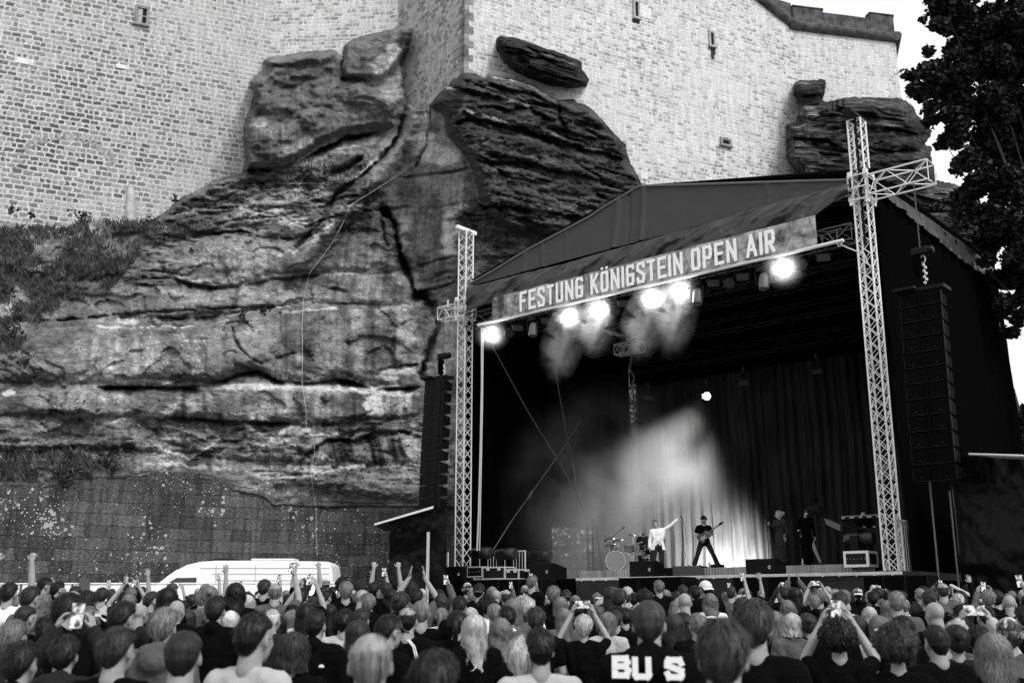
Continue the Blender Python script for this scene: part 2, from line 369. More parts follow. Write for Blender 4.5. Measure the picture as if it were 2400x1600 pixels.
# ------------------------------------------------------------------ fortress walls
def masonry_mat(name, stone=(.10, .45), mortar=.5, darkbias=.5, bw=.62, bh=.31, ms=.035, cluster=.5, warp=.10, blot=.25, soft=.45, stain=.16):
    m = bpy.data.materials.new(name); m.use_nodes = True; t = m.node_tree; N, L = t.nodes, t.links
    b = N['Principled BSDF']; b.inputs['Roughness'].default_value = .92; b.inputs['Specular IOR Level'].default_value = .12
    uv = N.new('ShaderNodeTexCoord'); at = N.new('ShaderNodeAttribute'); at.attribute_name = 'tone'
    n0 = N.new('ShaderNodeTexNoise'); n0.inputs['Scale'].default_value = 1.1; n0.inputs['Detail'].default_value = 4; L.new(uv.outputs['UV'], n0.inputs[0])
    s0 = N.new('ShaderNodeVectorMath'); s0.operation = 'SUBTRACT'; s0.inputs[1].default_value = (.5, .5, .5); L.new(n0.outputs['Color'], s0.inputs[0])
    s1 = N.new('ShaderNodeVectorMath'); s1.operation = 'MULTIPLY'; s1.inputs[1].default_value = (warp * 3.2, warp, 0); L.new(s0.outputs[0], s1.inputs[0])
    s2 = N.new('ShaderNodeVectorMath'); s2.operation = 'ADD'; L.new(uv.outputs['UV'], s2.inputs[0]); L.new(s1.outputs[0], s2.inputs[1])
    n9 = N.new('ShaderNodeTexNoise'); n9.inputs['Scale'].default_value = 6; L.new(uv.outputs['UV'], n9.inputs[0])
    s9 = N.new('ShaderNodeVectorMath'); s9.operation = 'SUBTRACT'; s9.inputs[1].default_value = (.5, .5, .5); L.new(n9.outputs['Color'], s9.inputs[0])
    s8 = N.new('ShaderNodeVectorMath'); s8.operation = 'MULTIPLY_ADD'; s8.inputs[1].default_value = (.16, .11, 0); L.new(s9.outputs[0], s8.inputs[0]); L.new(s2.outputs[0], s8.inputs[2])
    br = N.new('ShaderNodeTexBrick'); L.new(s8.outputs[0], br.inputs[0])
    for k, v in (('Scale', 1), ('Mortar Size', ms), ('Mortar Smooth', .35), ('Bias', 0), ('Brick Width', bw), ('Row Height', bh)): br.inputs[k].default_value = v
    br.inputs['Color1'].default_value = (0, 0, 0, 1); br.inputs['Color2'].default_value = (1, 1, 1, 1); br.inputs['Mortar'].default_value = (.5, .5, .5, 1)
    br.offset = .43; br.squash = .62; br.squash_frequency = 3; br.offset_frequency = 2
    nc = N.new('ShaderNodeTexNoise'); nc.inputs['Scale'].default_value = .22; nc.inputs['Detail'].default_value = 5; L.new(uv.outputs['UV'], nc.inputs[0])
    # darkness pick: random per brick + cluster noise * attribute
    ma = N.new('ShaderNodeMath'); ma.operation = 'MULTIPLY_ADD'; L.new(nc.outputs[0], ma.inputs[0]); ma.inputs[1].default_value = cluster * 2; ma.inputs[2].default_value = -cluster
    mb_ = N.new('ShaderNodeMath'); mb_.operation = 'ADD'; L.new(br.outputs['Color'], mb_.inputs[0]); L.new(ma.outputs[0], mb_.inputs[1])
    mc = N.new('ShaderNodeMath'); mc.operation = 'ADD'; L.new(mb_.outputs[0], mc.inputs[0]); L.new(at.outputs['Fac'], mc.inputs[1])
    rp = N.new('ShaderNodeMapRange'); rp.interpolation_type = 'SMOOTHSTEP'; rp.inputs[1].default_value = darkbias - soft; rp.inputs[2].default_value = darkbias + soft; rp.inputs[3].default_value = stone[0]; rp.inputs[4].default_value = stone[1]; L.new(mc.outputs[0], rp.inputs[0])
    nf = N.new('ShaderNodeTexNoise'); nf.inputs['Scale'].default_value = 9; nf.inputs['Detail'].default_value = 6; nf.inputs['Roughness'].default_value = .7; L.new(uv.outputs['UV'], nf.inputs[0])
    rf = N.new('ShaderNodeMapRange'); rf.inputs[1].default_value = .3; rf.inputs[2].default_value = .7; rf.inputs[3].default_value = 1 - blot; rf.inputs[4].default_value = 1 + blot; L.new(nf.outputs[0], rf.inputs[0])
    mx = N.new('ShaderNodeMix'); mx.data_type = 'FLOAT'; L.new(br.outputs['Fac'], mx.inputs[0]); L.new(rp.outputs[0], mx.inputs[2]); mx.inputs[3].default_value = mortar
    mu = N.new('ShaderNodeMath'); mu.operation = 'MULTIPLY'; L.new(mx.outputs[0], mu.inputs[0]); L.new(rf.outputs[0], mu.inputs[1])
    mp = N.new('ShaderNodeMapping'); mp.inputs['Scale'].default_value = (.9, .10, 1); L.new(uv.outputs['UV'], mp.inputs[0]); ns = N.new('ShaderNodeTexNoise'); ns.inputs['Detail'].default_value = 5; L.new(mp.outputs[0], ns.inputs[0])
    rs = N.new('ShaderNodeMapRange'); rs.inputs[1].default_value = .35; rs.inputs[2].default_value = .65; rs.inputs[3].default_value = 1 - stain; rs.inputs[4].default_value = 1 + stain * .6; L.new(ns.outputs[0], rs.inputs[0]); m5 = N.new('ShaderNodeMath'); m5.operation = 'MULTIPLY'; L.new(mu.outputs[0], m5.inputs[0]); L.new(rs.outputs[0], m5.inputs[1]); mu = m5
    cl = N.new('ShaderNodeClamp'); cl.inputs[2].default_value = .85; L.new(mu.outputs[0], cl.inputs[0]); L.new(cl.outputs[0], b.inputs['Base Color'])
    h = N.new('ShaderNodeMath'); h.operation = 'MULTIPLY_ADD'; L.new(br.outputs['Fac'], h.inputs[0]); h.inputs[1].default_value = -.8; L.new(nf.outputs[0], h.inputs[2])
    bp = N.new('ShaderNodeBump'); bp.inputs['Distance'].default_value = .05; L.new(h.outputs[0], bp.inputs['Height']); L.new(bp.outputs[0], b.inputs['Normal'])
    return m
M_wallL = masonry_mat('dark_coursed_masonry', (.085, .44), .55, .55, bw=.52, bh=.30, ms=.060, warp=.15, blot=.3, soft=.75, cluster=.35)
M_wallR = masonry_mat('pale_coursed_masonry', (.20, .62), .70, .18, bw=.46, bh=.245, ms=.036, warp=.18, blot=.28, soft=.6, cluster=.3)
M_wallB = masonry_mat('shaded_coursed_masonry', (.17, .46), .46, .40, bw=.40, bh=.24, ms=.026, warp=.2, blot=.3)  # greyer copy of the pale masonry; this face's shade is partly in its colour
M_dress = mat('weathered_parapet_stone', .07, .9, nscale=2.5, namp=.6, bump=.04, bscale=9)

W = [pt(-1500, 300, 42), pt(636, 100, 59.4), pt(932, 60, 59.0), pt(1089, 80, 53.0), pt(1866, 150, 63.4), pt(2104, 150, 65.0)]
W = [Vector((p.x, p.y, 0)) for p in W]
W[0] = W[1] - Vector((2.3, 1, 0)).normalized() * 45
W.append(W[5] + Vector((6, 24, 0)))
ZT = pt(1866, 55, 63.4).z
def on_wall(px, py, i, off=0.0):              # pixel -> point on wall face i (W[i]..W[i+1])
    a, b = ray(px, py); p, q = W[i], W[i + 1]; n = Vector((q.y - p.y, -(q.x - p.x), 0)).normalized()
    if n.y > 0: n = -n
    d = Vector((a, 1, 0)); t = (p.dot(n) + off) / d.dot(n)
    return Vector((a * t, t, CAMZ + b * t)), n
_zs = (on_wall(1792, 2, 3)[0].z - ZT) / (W[4] - Vector(on_wall(1792, 2, 3)[0].xy.to_3d())).length
def top3(d_): return min(44, ZT + _zs * d_)           # the bastion's wall head climbs away from its far corner
def face_mesh(name, i, z0, z1, m, tonef=None, nu=60, nv=40):
    p, q = W[i], W[i + 1]; L_ = (q - p).length
    mb = MB(); mb.grid(lambda u, v: (p.x + (q.x - p.x) * u, p.y + (q.y - p.y) * u, z0 + ((top3(L_ * (1 - u)) if i == 3 else z1) - z0) * v), nu, nv)
    me = mkmesh(name, mb, m)
    uvl = me.uv_layers.new(name='UVMap'); vi = np.zeros(len(me.loops), np.int32); me.loops.foreach_get('vertex_index', vi)
    uu = np.array([(k % (nu + 1)) / nu * L_ + i * 31.3 for k in range(len(mb.v))]); vv = np.array([q_[2] for q_ in mb.v])
    uvl.data.foreach_set('uv', np.stack([uu[vi], vv[vi]], -1).astype(np.float32).ravel())
    t = np.zeros(len(mb.v)) if tonef is None else tonef(uu - i * 31.3, vv)
    a = me.attributes.new('tone', 'FLOAT', 'POINT'); a.data.foreach_set('value', t.astype(np.float32)); return me
fort = thing('fortress', 'tall pale masonry fortress walls with a bastion corner rising from the rock', 'fortress', (0, 60, 0))
def cam_px(x, y, z):                          # world -> photo pixel
    dx, dy, dz = x, y, z - CAMZ
    f = dy * _c + dz * _s; u = -dy * _s + dz * _c
    return 1200 + FPX * dx / f, 800 - FPX * u / f
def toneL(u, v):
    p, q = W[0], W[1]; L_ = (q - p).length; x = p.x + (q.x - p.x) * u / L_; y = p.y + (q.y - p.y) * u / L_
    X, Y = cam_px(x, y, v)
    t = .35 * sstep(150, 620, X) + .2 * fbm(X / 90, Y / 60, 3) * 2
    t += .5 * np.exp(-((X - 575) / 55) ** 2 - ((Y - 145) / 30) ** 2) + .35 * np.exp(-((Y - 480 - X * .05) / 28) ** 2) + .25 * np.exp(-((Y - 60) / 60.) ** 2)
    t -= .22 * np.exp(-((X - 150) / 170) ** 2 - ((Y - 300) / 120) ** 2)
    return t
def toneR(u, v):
    t = .35 * fbm(u / 3, v / 2, 9) * 2 - .55 * sstep(.3, .0, (v - ZT + 9) / -9) * 0
    return t
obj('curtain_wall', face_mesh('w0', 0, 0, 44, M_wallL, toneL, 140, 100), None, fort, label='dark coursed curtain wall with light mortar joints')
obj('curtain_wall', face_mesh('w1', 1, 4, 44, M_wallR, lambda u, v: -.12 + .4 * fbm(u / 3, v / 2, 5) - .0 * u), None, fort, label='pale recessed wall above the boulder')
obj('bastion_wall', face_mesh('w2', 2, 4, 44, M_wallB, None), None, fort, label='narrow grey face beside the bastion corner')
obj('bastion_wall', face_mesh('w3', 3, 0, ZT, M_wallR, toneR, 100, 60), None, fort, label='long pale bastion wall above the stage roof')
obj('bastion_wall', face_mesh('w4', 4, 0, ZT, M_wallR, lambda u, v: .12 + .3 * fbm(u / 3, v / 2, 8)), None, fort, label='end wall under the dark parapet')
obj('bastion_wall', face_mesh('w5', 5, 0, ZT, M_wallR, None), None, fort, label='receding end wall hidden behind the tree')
# quoins on the bastion corner, alternating long and short
qm = MB(); z = 8.0; k = 0
n3 = Vector(((W[4] - W[3]).y, -(W[4] - W[3]).x, 0)).normalized()
d2 = (W[2] - W[3]).normalized(); d3 = (W[4] - W[3]).normalized()
while z < 44:
    a = .55 if k % 2 else .3; b = .28 if k % 2 else .55; h = .40 + .08 * rng.random()
    o = W[3] + Vector((0, 0, z)) - (d2 + d3) * .035
    qm.prism([o, o + d3 * b, o + d3 * b + d2 * .03, o + d2 * a + d3 * .03, o + d2 * a], (0, 0, h - .05)); z += h; k += 1
obj('quoin_stones', qm, mat('quoin_stone', .20, .9, nscale=1.3, namp=.7), fort)
# cornice and parapet along faces 3 and 4 (and 5)
cm = MB(); pm = MB()
for i in (3, 4, 5):
    p, q = W[i], W[i + 1]; d = (q - p).normalized(); n = Vector((d.y, -d.x, 0)); L_ = (q - p).length
    if n.y > 0 and i != 5: n = -n
    Z = Vector((0, 0, 1))
    prof = [(-.05, -.55), (.22, -.5), (.36, -.32), (.40, -.12), (.30, .06), (.18, .12), (-.05, .14)]
    st = 0
    while st < L_ - .01:
        e = min(L_, st + (1.0 if i == 3 else 2.2)); o = p + d * st + Z * (top3(L_ - st) if i == 3 else ZT); o2 = p + d * e + Z * (top3(L_ - e) if i == 3 else ZT)
        cm.prism([o + n * a + Z * b for a, b in prof], (o2 - o) * (1 - .02 / (e - st))); st = e
    if i != 3: cm.prism([p + Z * ZT + n * a + Z * b for a, b in prof], -d * .35)
    # parapet blocks
    s_ = 0; k = 0
    hs = {3: 1.25, 4: 1.0, 5: 1.0}[i]
    while s_ < L_ - .1:
        ln = min(L_ - s_, .9 + .5 * rng.random())
        x, y = cam_px(*(p + d * (s_ + ln / 2) + Z * (ZT + .5)))
        h = 1.25 if x < 1848 else (1.15 if x < 1926 else (.62 if x < 1940 else (.98 if x < 2032 else (.72 if x < 2046 else 1.35))))
        h *= 1 + .04 * (rng.random() - .5)
        zq = top3(L_ - s_ - ln / 2) if i == 3 else ZT
        pm.box(p + d * (s_ + ln / 2) - n * .25 + Z * (zq + .14 + h / 2 - (.25 if i == 3 else 0)), (ln - .015, .5, h), (d, n, Z), .03); s_ += ln; k += 1
        if h > 1.1 and i != 3: pm.box(p + d * (s_ - ln / 2) - n * .25 + Z * (ZT + .14 + h + .045), (ln + .02, .62, .09), (d, n, Z), .02)
obj('cornice', cm, M_dress, fort, ang=50); obj('parapet', pm, M_dress, fort)
# windows and loopholes
M_dark = mat('dark_opening', .008, .9); M_frame = mat('pale_stone_frame', .36, .8, nscale=6, namp=.2); M_fdark = mat('grey_stone_frame', .22, .8, nscale=6, namp=.4)
def window(i, x0, y0, x1, y1, kind, label):
    a, n = on_wall((x0 + x1) / 2, y0, i); b, _ = on_wall((x0 + x1) / 2, y1, i); l, _ = on_wall(x0, (y0 + y1) / 2, i); r, _ = on_wall(x1, (y0 + y1) / 2, i)
    c = (a + b) / 2; d = Vector((-n.y, n.x, 0)); wd = abs((r - l).dot(d)); h = abs(a.z - b.z); Z = Vector((0, 0, 1)); A = (d, n, Z)
    f = MB(); fw = .16 if kind != 'slit' else .12
    for s_ in (-1, 1): f.box(c + d * s_ * (wd / 2 + fw / 2) + n * .05, (fw, .16, h + .04), A, .01)
    f.box(c + Z * (h / 2 + .11) + n * .05, (wd + 2 * fw, .16, .18), A, .01); f.box(c - Z * (h / 2 + .09) + n * .08, (wd + 2 * fw + .1, .26, .14), A, .01)
    w_ = obj('window', f, M_frame if kind == 'slit' else M_fdark, fort, label=label)
    g = MB(); g.box(c + n * .012, (wd, .02, h), A)
    obj('pane', g, M_dark, w_)
    if kind == 'glazed':
        q = MB(); q.box(c + n * .05, (.05, .04, h), A); q.box(c + n * .05 + Z * .02, (wd * .98, .04, .05), A); q.box(c - d * (wd * .25) + n * .04, (wd * .42, .03, h * .94), A)
        obj('glazing_bar', q, mat('pale_shutter', .36, .7, nscale=5, namp=.3), w_)
    return w_
window(0, 322, 22, 343, 57, 'glazed', 'small casement window in the dark curtain wall')
window(3, 1487, 8, 1494, 42, 'slit', 'narrow loophole high beside a pale patch')
window(3, 1664, 80, 1671, 108, 'slit', 'narrow loophole nearer the parapet end')
window(3, 1692, 331, 1707, 340, 'plain', 'small square drain opening low in the bastion wall')
M_rep = mat('fresh_repair_stone', .62, .8, nscale=5, namp=.2); M_stn = mat('black_weathered_stone', .03, .9)
for (i, x, y, w_, h_) in ((3, 1512, 30, .9, .75), (3, 1402, 50, .35, .35), (3, 1510, 412, .5, .4), (0, 58, 144, .9, .35), (0, 287, 157, .7, .25)):
    c, n = on_wall(x, y, i, 0); pt_ = MB().box(c + n * .012, (w_, .03, h_), (Vector((-n.y, n.x, 0)), n, Vector((0, 0, 1))), .008); obj('repair_stone', pt_, M_rep, fort)
for (x, y, w_, h_) in ((1490, 49, .5, .35), (1671, 118, .35, .6), (1670, 132, .25, .4)):
    c, n = on_wall(x, y, 3, 0); st_ = MB().box(c + n * .013, (w_, .03, h_), (Vector((-n.y, n.x, 0)), n, Vector((0, 0, 1))), .012); obj('stained_stone', st_, M_stn, fort)
# blocked arch in the left wall: voussoirs and buttress
am = MB()
P_ = [(30, 420), (42, 385), (55, 355), (75, 338), (100, 327), (130, 321), (160, 320), (190, 324), (215, 334), (238, 350), (255, 366), (272, 382)]
for k in range(len(P_) - 1):
    for s_ in (0.0, .5):
        x = P_[k][0] + (P_[k + 1][0] - P_[k][0]) * (s_ + .25); y = P_[k][1] + (P_[k + 1][1] - P_[k][1]) * (s_ + .25)
        c, n = on_wall(x, y, 0); c2, _ = on_wall(P_[k + 1][0], P_[k + 1][1], 0); c1, _ = on_wall(P_[k][0], P_[k][1], 0); t_ = (c2 - c1).normalized(); 
        am.box(c - n * .015, (.17 if s_ else .2, .08, .42), (t_, n, t_.cross(n)), .02)
obj('arch_stones', am, mat('arch_voussoir_stone', .27, .9, nscale=4, namp=.4), fort, label='ring of stones of a walled up arch')
bm_ = MB()
c, n = on_wall(306, 440, 0); c1, _ = on_wall(306, 516, 0); c2, _ = on_wall(300, 441, 0)
bm_.cap(c1 + n * .15, c + n * .02, .30, .2); 
obj('plaster_rib', bm_, mat('pale_plaster', .42, .9, nscale=2, namp=.25, bump=.05), fort)

# ------------------------------------------------------------------ rock
def wallF(X, Y):                               # forward distance of the wall behind a pixel
    F = np.full(X.shape, 1e9)
    cx = (X - 1200) / FPX; cy = (800 - Y) / FPX; a = cx / (_c - _s * cy)
    for i in range(5):
        p, q = W[i], W[i + 1]; n = np.array([(q - p).y, -(q - p).x]); n = n / np.hypot(*n)
        t = (p.x * n[0] + p.y * n[1]) / (a * n[0] + n[1]); x = a * t
        lo, hi = min(p.x, q.x) - .01, max(p.x, q.x) + .01
        m = (x >= lo) & (x <= hi) & (t > 0); F = np.where(m & (t < F), t, F)
    return np.where(F > 1e8, 66.0, F)
M_rock = toned_mat('weathered_sandstone', 1.1, .25, (1, .5, 1.6), 9, .3, .09, lines=(.010, .70), hzamp=.09)
M_rockdark = toned_mat('dark_layered_sandstone', 1.3, .45, (.8, .4, 3.2), 8, .4, .16, lines=(.05, .25), hzamp=.5)

class Relief:
    def __init__(s, x0, x1, y0, y1, st):
        s.xs = np.arange(x0, x1 + st, st, float); s.ys = np.arange(y0, y1 + st, st, float); s.X, s.Y = np.meshgrid(s.xs, s.ys)
        s.F = np.zeros(s.X.shape); s.T = np.full(s.X.shape, .2)
        s.jx = 6 * fbm(s.X / 26, s.Y / 20, 41) * 2 + 5 * fbm(s.X / 30, s.Y / 7, 43, 3, .7) * 2; s.jy = 5 * fbm(s.X / 30, s.Y / 18, 42) * 2 + 3 * fbm(s.X / 12, s.Y / 12, 44, 3, .7) * 2
    def warp(s, k=1): return s.X + s.jx * k, s.Y + s.jy * k
    def crack(s, P, w, d, tone=.3, k=.6):
        D, _ = segdist(*s.warp(k), P); w = w * np.clip(.75 + 2.2 * fbm(s.X / 28, s.Y / 28, int(P[0][0]) % 83, 4), .25, 1.6); d = d * np.clip(.8 + 1.5 * fbm(s.X / 60, s.Y / 60, 3), .3, 1.3); g = np.exp(-(D / w) ** 2); s.F += d * g; s.T *= 1 - (1 - tone) * np.exp(-(D / (w * .9)) ** 2)
    def vein(s, P, w, tone, k=1.0, rough=.5):
        D, _ = segdist(*s.warp(k), P); n = fbm(s.X / 14, s.Y / 9, 77); g = sstep(w * 1.5, w * .3, D + n * w * rough * 3.4) * np.clip(.75 + 2.2 * fbm(s.X / 40, s.Y / 40, 12, 4), .1, 1); s.T = s.T * (1 - g) + tone * g
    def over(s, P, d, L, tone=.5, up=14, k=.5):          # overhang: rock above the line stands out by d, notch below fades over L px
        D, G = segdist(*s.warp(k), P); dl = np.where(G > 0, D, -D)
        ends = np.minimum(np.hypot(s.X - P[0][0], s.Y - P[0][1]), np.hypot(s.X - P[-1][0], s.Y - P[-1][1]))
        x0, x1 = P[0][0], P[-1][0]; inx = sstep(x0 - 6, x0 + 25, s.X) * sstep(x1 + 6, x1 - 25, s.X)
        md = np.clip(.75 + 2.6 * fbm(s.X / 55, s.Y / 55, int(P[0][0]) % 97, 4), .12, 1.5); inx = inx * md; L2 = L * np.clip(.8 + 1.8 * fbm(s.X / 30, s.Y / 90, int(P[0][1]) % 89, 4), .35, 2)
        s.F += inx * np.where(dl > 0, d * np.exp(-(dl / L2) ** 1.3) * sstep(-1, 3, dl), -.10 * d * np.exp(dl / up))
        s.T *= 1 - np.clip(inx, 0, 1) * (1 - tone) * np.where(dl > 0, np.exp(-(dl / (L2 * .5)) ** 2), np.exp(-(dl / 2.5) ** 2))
    def blob(s, x, y, rx, ry, tone, a=1.0, rough=.8, ang=0):
        X, Y = s.warp(1.5); c, q = math.cos(ang), math.sin(ang); dx = (X - x) * c + (Y - y) * q; dy = -(X - x) * q + (Y - y) * c
        r = np.hypot(dx / rx, dy / ry) + fbm(s.X / 22, s.Y / 14, int(x) % 91) * rough; g = a * sstep(1.15, .6, r); s.T = s.T * (1 - g) + tone * g
    def pdist(s, P):
        D, _ = segdist(*s.warp(.7), P + [P[0]]); i = inside(*s.warp(.7), P); return np.where(i, D, -D)
    def strata(s, x0, x1, y0, y1, amp, slope, per, seed, dark=.5, fe=30, stx=7):
        m = sstep(x0 - fe, x0 + fe, s.X) * sstep(x1 + fe, x1 - fe, s.X) * sstep(y0 - fe, y0 + fe, s.Y) * sstep(y1 + fe, y1 - fe, s.Y)
        s.strata_m(m, amp, slope, per, seed, dark, stx)
    def strata_m(s, m, amp, slope, per, seed, dark=.5, stx=7):
        V = s.Y - slope * s.X + 16 * fbm(s.X / 90, s.Y / 60, seed + 5)
        n = fbm(s.X / (per * stx), V / per, seed, 6, .66) * 2
        n2 = fbm(s.X / (per * stx * 1.9), V / (per * 2.3), seed + 3, 4, .5) * 2
        r = np.clip(1 - np.abs(n2 + .3 * n) * 5.5, 0, 1) ** 2 * np.clip(.5 + 2.4 * fbm(s.X / 70, s.Y / 40, seed + 8), 0, 1)                  # ridged: thin dark beds
        s.F += m * amp * (n * .42 + r * .75 + n2 * .35); s.T *= 1 - m * dark * np.clip(r * .8 - n * .55, 0, 1)
        s.T *= 1 + m * .5 * dark * np.clip(n * 2, -.2, 1)
    def streaks(s, x0, x1, y0, y1, seed, a=.5, w=9, fe=20, slope=0):
        m = sstep(x0 - fe, x0 + fe, s.X) * sstep(x1 + fe, x1 - fe, s.X) * sstep(y0 - 8, y0 + 8, s.Y) * sstep(y1 + fe, y1 - fe, s.Y)
        n = fbm((s.X - slope * (s.Y - y0)) / w, s.Y / (w * 13), seed, 4) * 2
        s.T *= 1 - m * a * np.clip(n * 1.8 + .1, -.7, 1)

# ---- main cliff
c = Relief(-440, 1580, 40, 1230, 3.4)
X, Y = c.X, c.Y
top = [(-480, 470), (-200, 492), (0, 512), (60, 524), (110, 532), (150, 540), (175, 524), (215, 512), (262, 520), (300, 528), (350, 520), (400, 482), (420, 462), (465, 440), (500, 420), (530, 410), (566, 402), (572, 372), (567, 330), (571, 290), (577, 262), (592, 222), (583, 190), (600, 172), (622, 160), (612, 140), (632, 129), (700, 121), (784, 113), (800, 126), (803, 103), (823, 88), (860, 76), (900, 68), (940, 56), (966, 60), (971, 92), (961, 118), (946, 143), (952, 190), (958, 232), (974, 246), (1003, 240), (1030, 207), (1049, 191), (1083, 167), (1144, 172), (1200, 180), (1248, 195), (1309, 230), (1345, 229), (1380, 246), (1412, 272), (1432, 300), (1466, 333), (1475, 367), (1512, 436), (1560, 470), (1640, 500)]
poly = top + [(1640, 1300), (-480, 1300)]
D = c.pdist(poly); mask = (D > 0) 
Fash = 43.5 + np.clip(X, -100, 1600) / 1100 * 9.0
F = Fash + (1140 - Y) / 1100 * 7.0
wf = wallF(X, Y)
F += 4.0 * sstep(1000, 560, Y + .15 * X) * sstep(420, 120, X) + 1.8 * sstep(900, 500, Y) * sstep(200, -40, X)
F += 1.2 * fbm(X / 260, Y / 170, 1) * 2 + .45 * fbm(X / 70, Y / 45, 2) * 2
lim = wf - 1.0; F = np.minimum(F, lim)
c.F = F; c.T = .135 + .10 * fbm(X / 120, Y / 90, 3) * 2 + .07 * fbm(X / 35, Y / 20, 4) * 2
# broad bulging beds: each swells out towards its foot and is undercut there
LV = [[(-60, 560), (200, 560), (400, 548), (560, 545), (690, 560), (900, 500), (985, 480)], [(-60, 640), (200, 655), (391, 650), (446, 664), (531, 670), (640, 652), (744, 640), (985, 640)], [(-60, 760), (130, 752), (270, 740), (420, 744), (530, 730), (640, 722), (731, 706), (985, 712)],
      [(-60, 900), (160, 892), (330, 905), (500, 897), (560, 880), (600, 868), (650, 890), (787, 886), (880, 900), (985, 905)], [(-60, 970), (180, 974), (330, 978), (520, 985), (730, 992), (985, 975)], [(-60, 1060), (300, 1050), (520, 1075), (697, 1088), (985, 1092)], [(-60, 1150), (400, 1112), (700, 1150), (985, 1180)]]
XJ, YJ = c.warp(1.6); Lv = [np.interp(XJ, [q[0] for q in P], [q[1] for q in P]) for P in LV]
for k in range(6):
    t = (YJ - Lv[k]) / np.maximum(Lv[k + 1] - Lv[k], 8); ins = (t > 0) & (t < 1); A = [.45, .55, 1.05, .75, .7, .6][k] * (.55 + 1.6 * np.abs(fbm(X / 170, Y / 300, 60 + k) * 2)) * sstep(1000, 960, X)
    t = np.clip(t, 0, 1); g = np.where(t < .78, np.sin(t / .78 * math.pi / 2) ** .8, np.cos((t - .78) / .22 * math.pi / 2) ** .7); c.F -= np.where(ins, A * g, 0)
# blocky facets across the beds
fx = fbm(X / 150 + .4 * fbm(X / 60, Y / 60, 71), Y / 120, 72, 3) * 2; c.F += .9 * np.round(fx * 4) / 4 * sstep(1000, 940, X) * sstep(400, 560, Y)
# smoother large faces vs bedded zone
R2 = [(566, 402), (567, 330), (571, 280), (592, 222), (583, 190), (622, 160), (612, 135), (700, 121), (790, 113), (806, 186), (850, 190), (880, 205), (935, 232), (925, 300), (846, 312), (800, 323), (746, 345), (723, 360), (690, 385), (640, 396)]
d2_ = c.pdist(R2); g = sstep(0, 22, d2_); c.F -= 1.5 * g * (.75 + 1.6 * np.abs(fbm(X / 110, Y / 80, 95) * 2)) ; c.T = c.T * (1 - .85 * sstep(0, 8, d2_)) + .85 * sstep(0, 8, d2_) * (.105 + .035 * fbm(X / 80, (Y + .1 * X) / 13, 6, 5, .6) * 2)
R3 = [(803, 187), (800, 126), (803, 103), (823, 88), (896, 69), (940, 56), (966, 60), (971, 92), (961, 118), (935, 150), (905, 190), (860, 186)]
d3_ = c.pdist(R3); g3 = sstep(0, 14, d3_); c.F -= 1.1 * g3; c.T = c.T * (1 - .7 * g3) + .7 * g3 * .10
c.blob(905, 160, 48, 34, .30, .8, .4); c.blob(925, 120, 20, 22, .30, .9); c.blob(948, 95, 22, 22, .045, .9, 1.0); c.blob(845, 140, 12, 20, .07, .8, .5)
c.blob(918, 215, 30, 28, .26, .7)
c.over([(700, 384), (728, 364), (760, 342), (800, 326), (850, 312), (905, 304)], 1.9, 15, .10, 8, 1.3)
c.over([(566, 400), (600, 396), (650, 392), (700, 380)], .9, 8, .35)
c.crack([(803, 118), (801, 150), (806, 186)], 4, .9, .2); c.crack([(800, 188), (850, 184), (873, 204)], 3, .5, .35); c.crack([(790, 208), (846, 190)], 2.5, .3, .5)
c.crack([(620, 155), (662, 156)], 2, .3, .3)
c.blob(612, 290, 14, 14, .27, .7); c.blob(600, 330, 36, 22, .05, .5); c.blob(650, 250, 60, 40, .075, .45); c.blob(700, 175, 70, 26, .06, .45)
c.blob(835, 335, 60, 10, .42, .95, .4, -.14); c.blob(740, 372, 60, 9, .30, .8, .4, -.35); c.blob(600, 235, 10, 26, .04, .8, .6, .5); c.streaks(600, 720, 300, 380, 31, .5, 8)
c.blob(690, 350, 40, 14, .23, .6, .9)
# gully ridge running up to the bastion
ridge = [(700, 620), (790, 500), (860, 440), (905, 385), (945, 330), (965, 262), (972, 195)]
Dr, _ = segdist(*c.warp(.6), ridge); c.F -= 1.5 * np.exp(-(Dr / 26) ** 2); gr = np.exp(-(Dr / 20) ** 2); c.T = c.T * (1 - gr * .6) + gr * .6 * .17
c.crack([(955, 240), (935, 320), (895, 372), (850, 410), (790, 455), (760, 510), (700, 580)], 7, 1.2, .55)
c.crack([(842, 372), (815, 395), (780, 405)], 9, 1.0, .35); c.crack([(1003, 240), (1010, 290), (1000, 340), (975, 390)], 5, .7, .7)
c.vein([(905, 345), (880, 375), (850, 400), (835, 422)], 4, .36); c.blob(985, 285, 22, 26, .26, .8); c.blob(1020, 362, 62, 26, .40, .9, .5, .15); c.blob(1000, 330, 26, 18, .33, .7)
c.over([(945, 415), (1000, 408), (1060, 400), (1100, 392)], .7, 8, .35)
# upper bedded slope left of ridge
c.strata(380, 860, 395, 560, .95, -.10, 12, 11, .85, 22); c.blob(640, 455, 120, 22, .34, .5, 1.6, -.05); c.blob(610, 500, 90, 18, .36, .55, 1.6); c.blob(700, 520, 60, 14, .38, .6, 1.4)
c.over([(440, 540), (500, 545), (560, 540), (600, 548)], 1.0, 9, .2); c.over([(610, 395), (640, 402), (680, 405)], .7, 6, .2)
c.over([(390, 500), (440, 496), (520, 500)], .6, 7, .4)
c.crack([(540, 548), (600, 556), (690, 562)], 2.2, .35, .3)
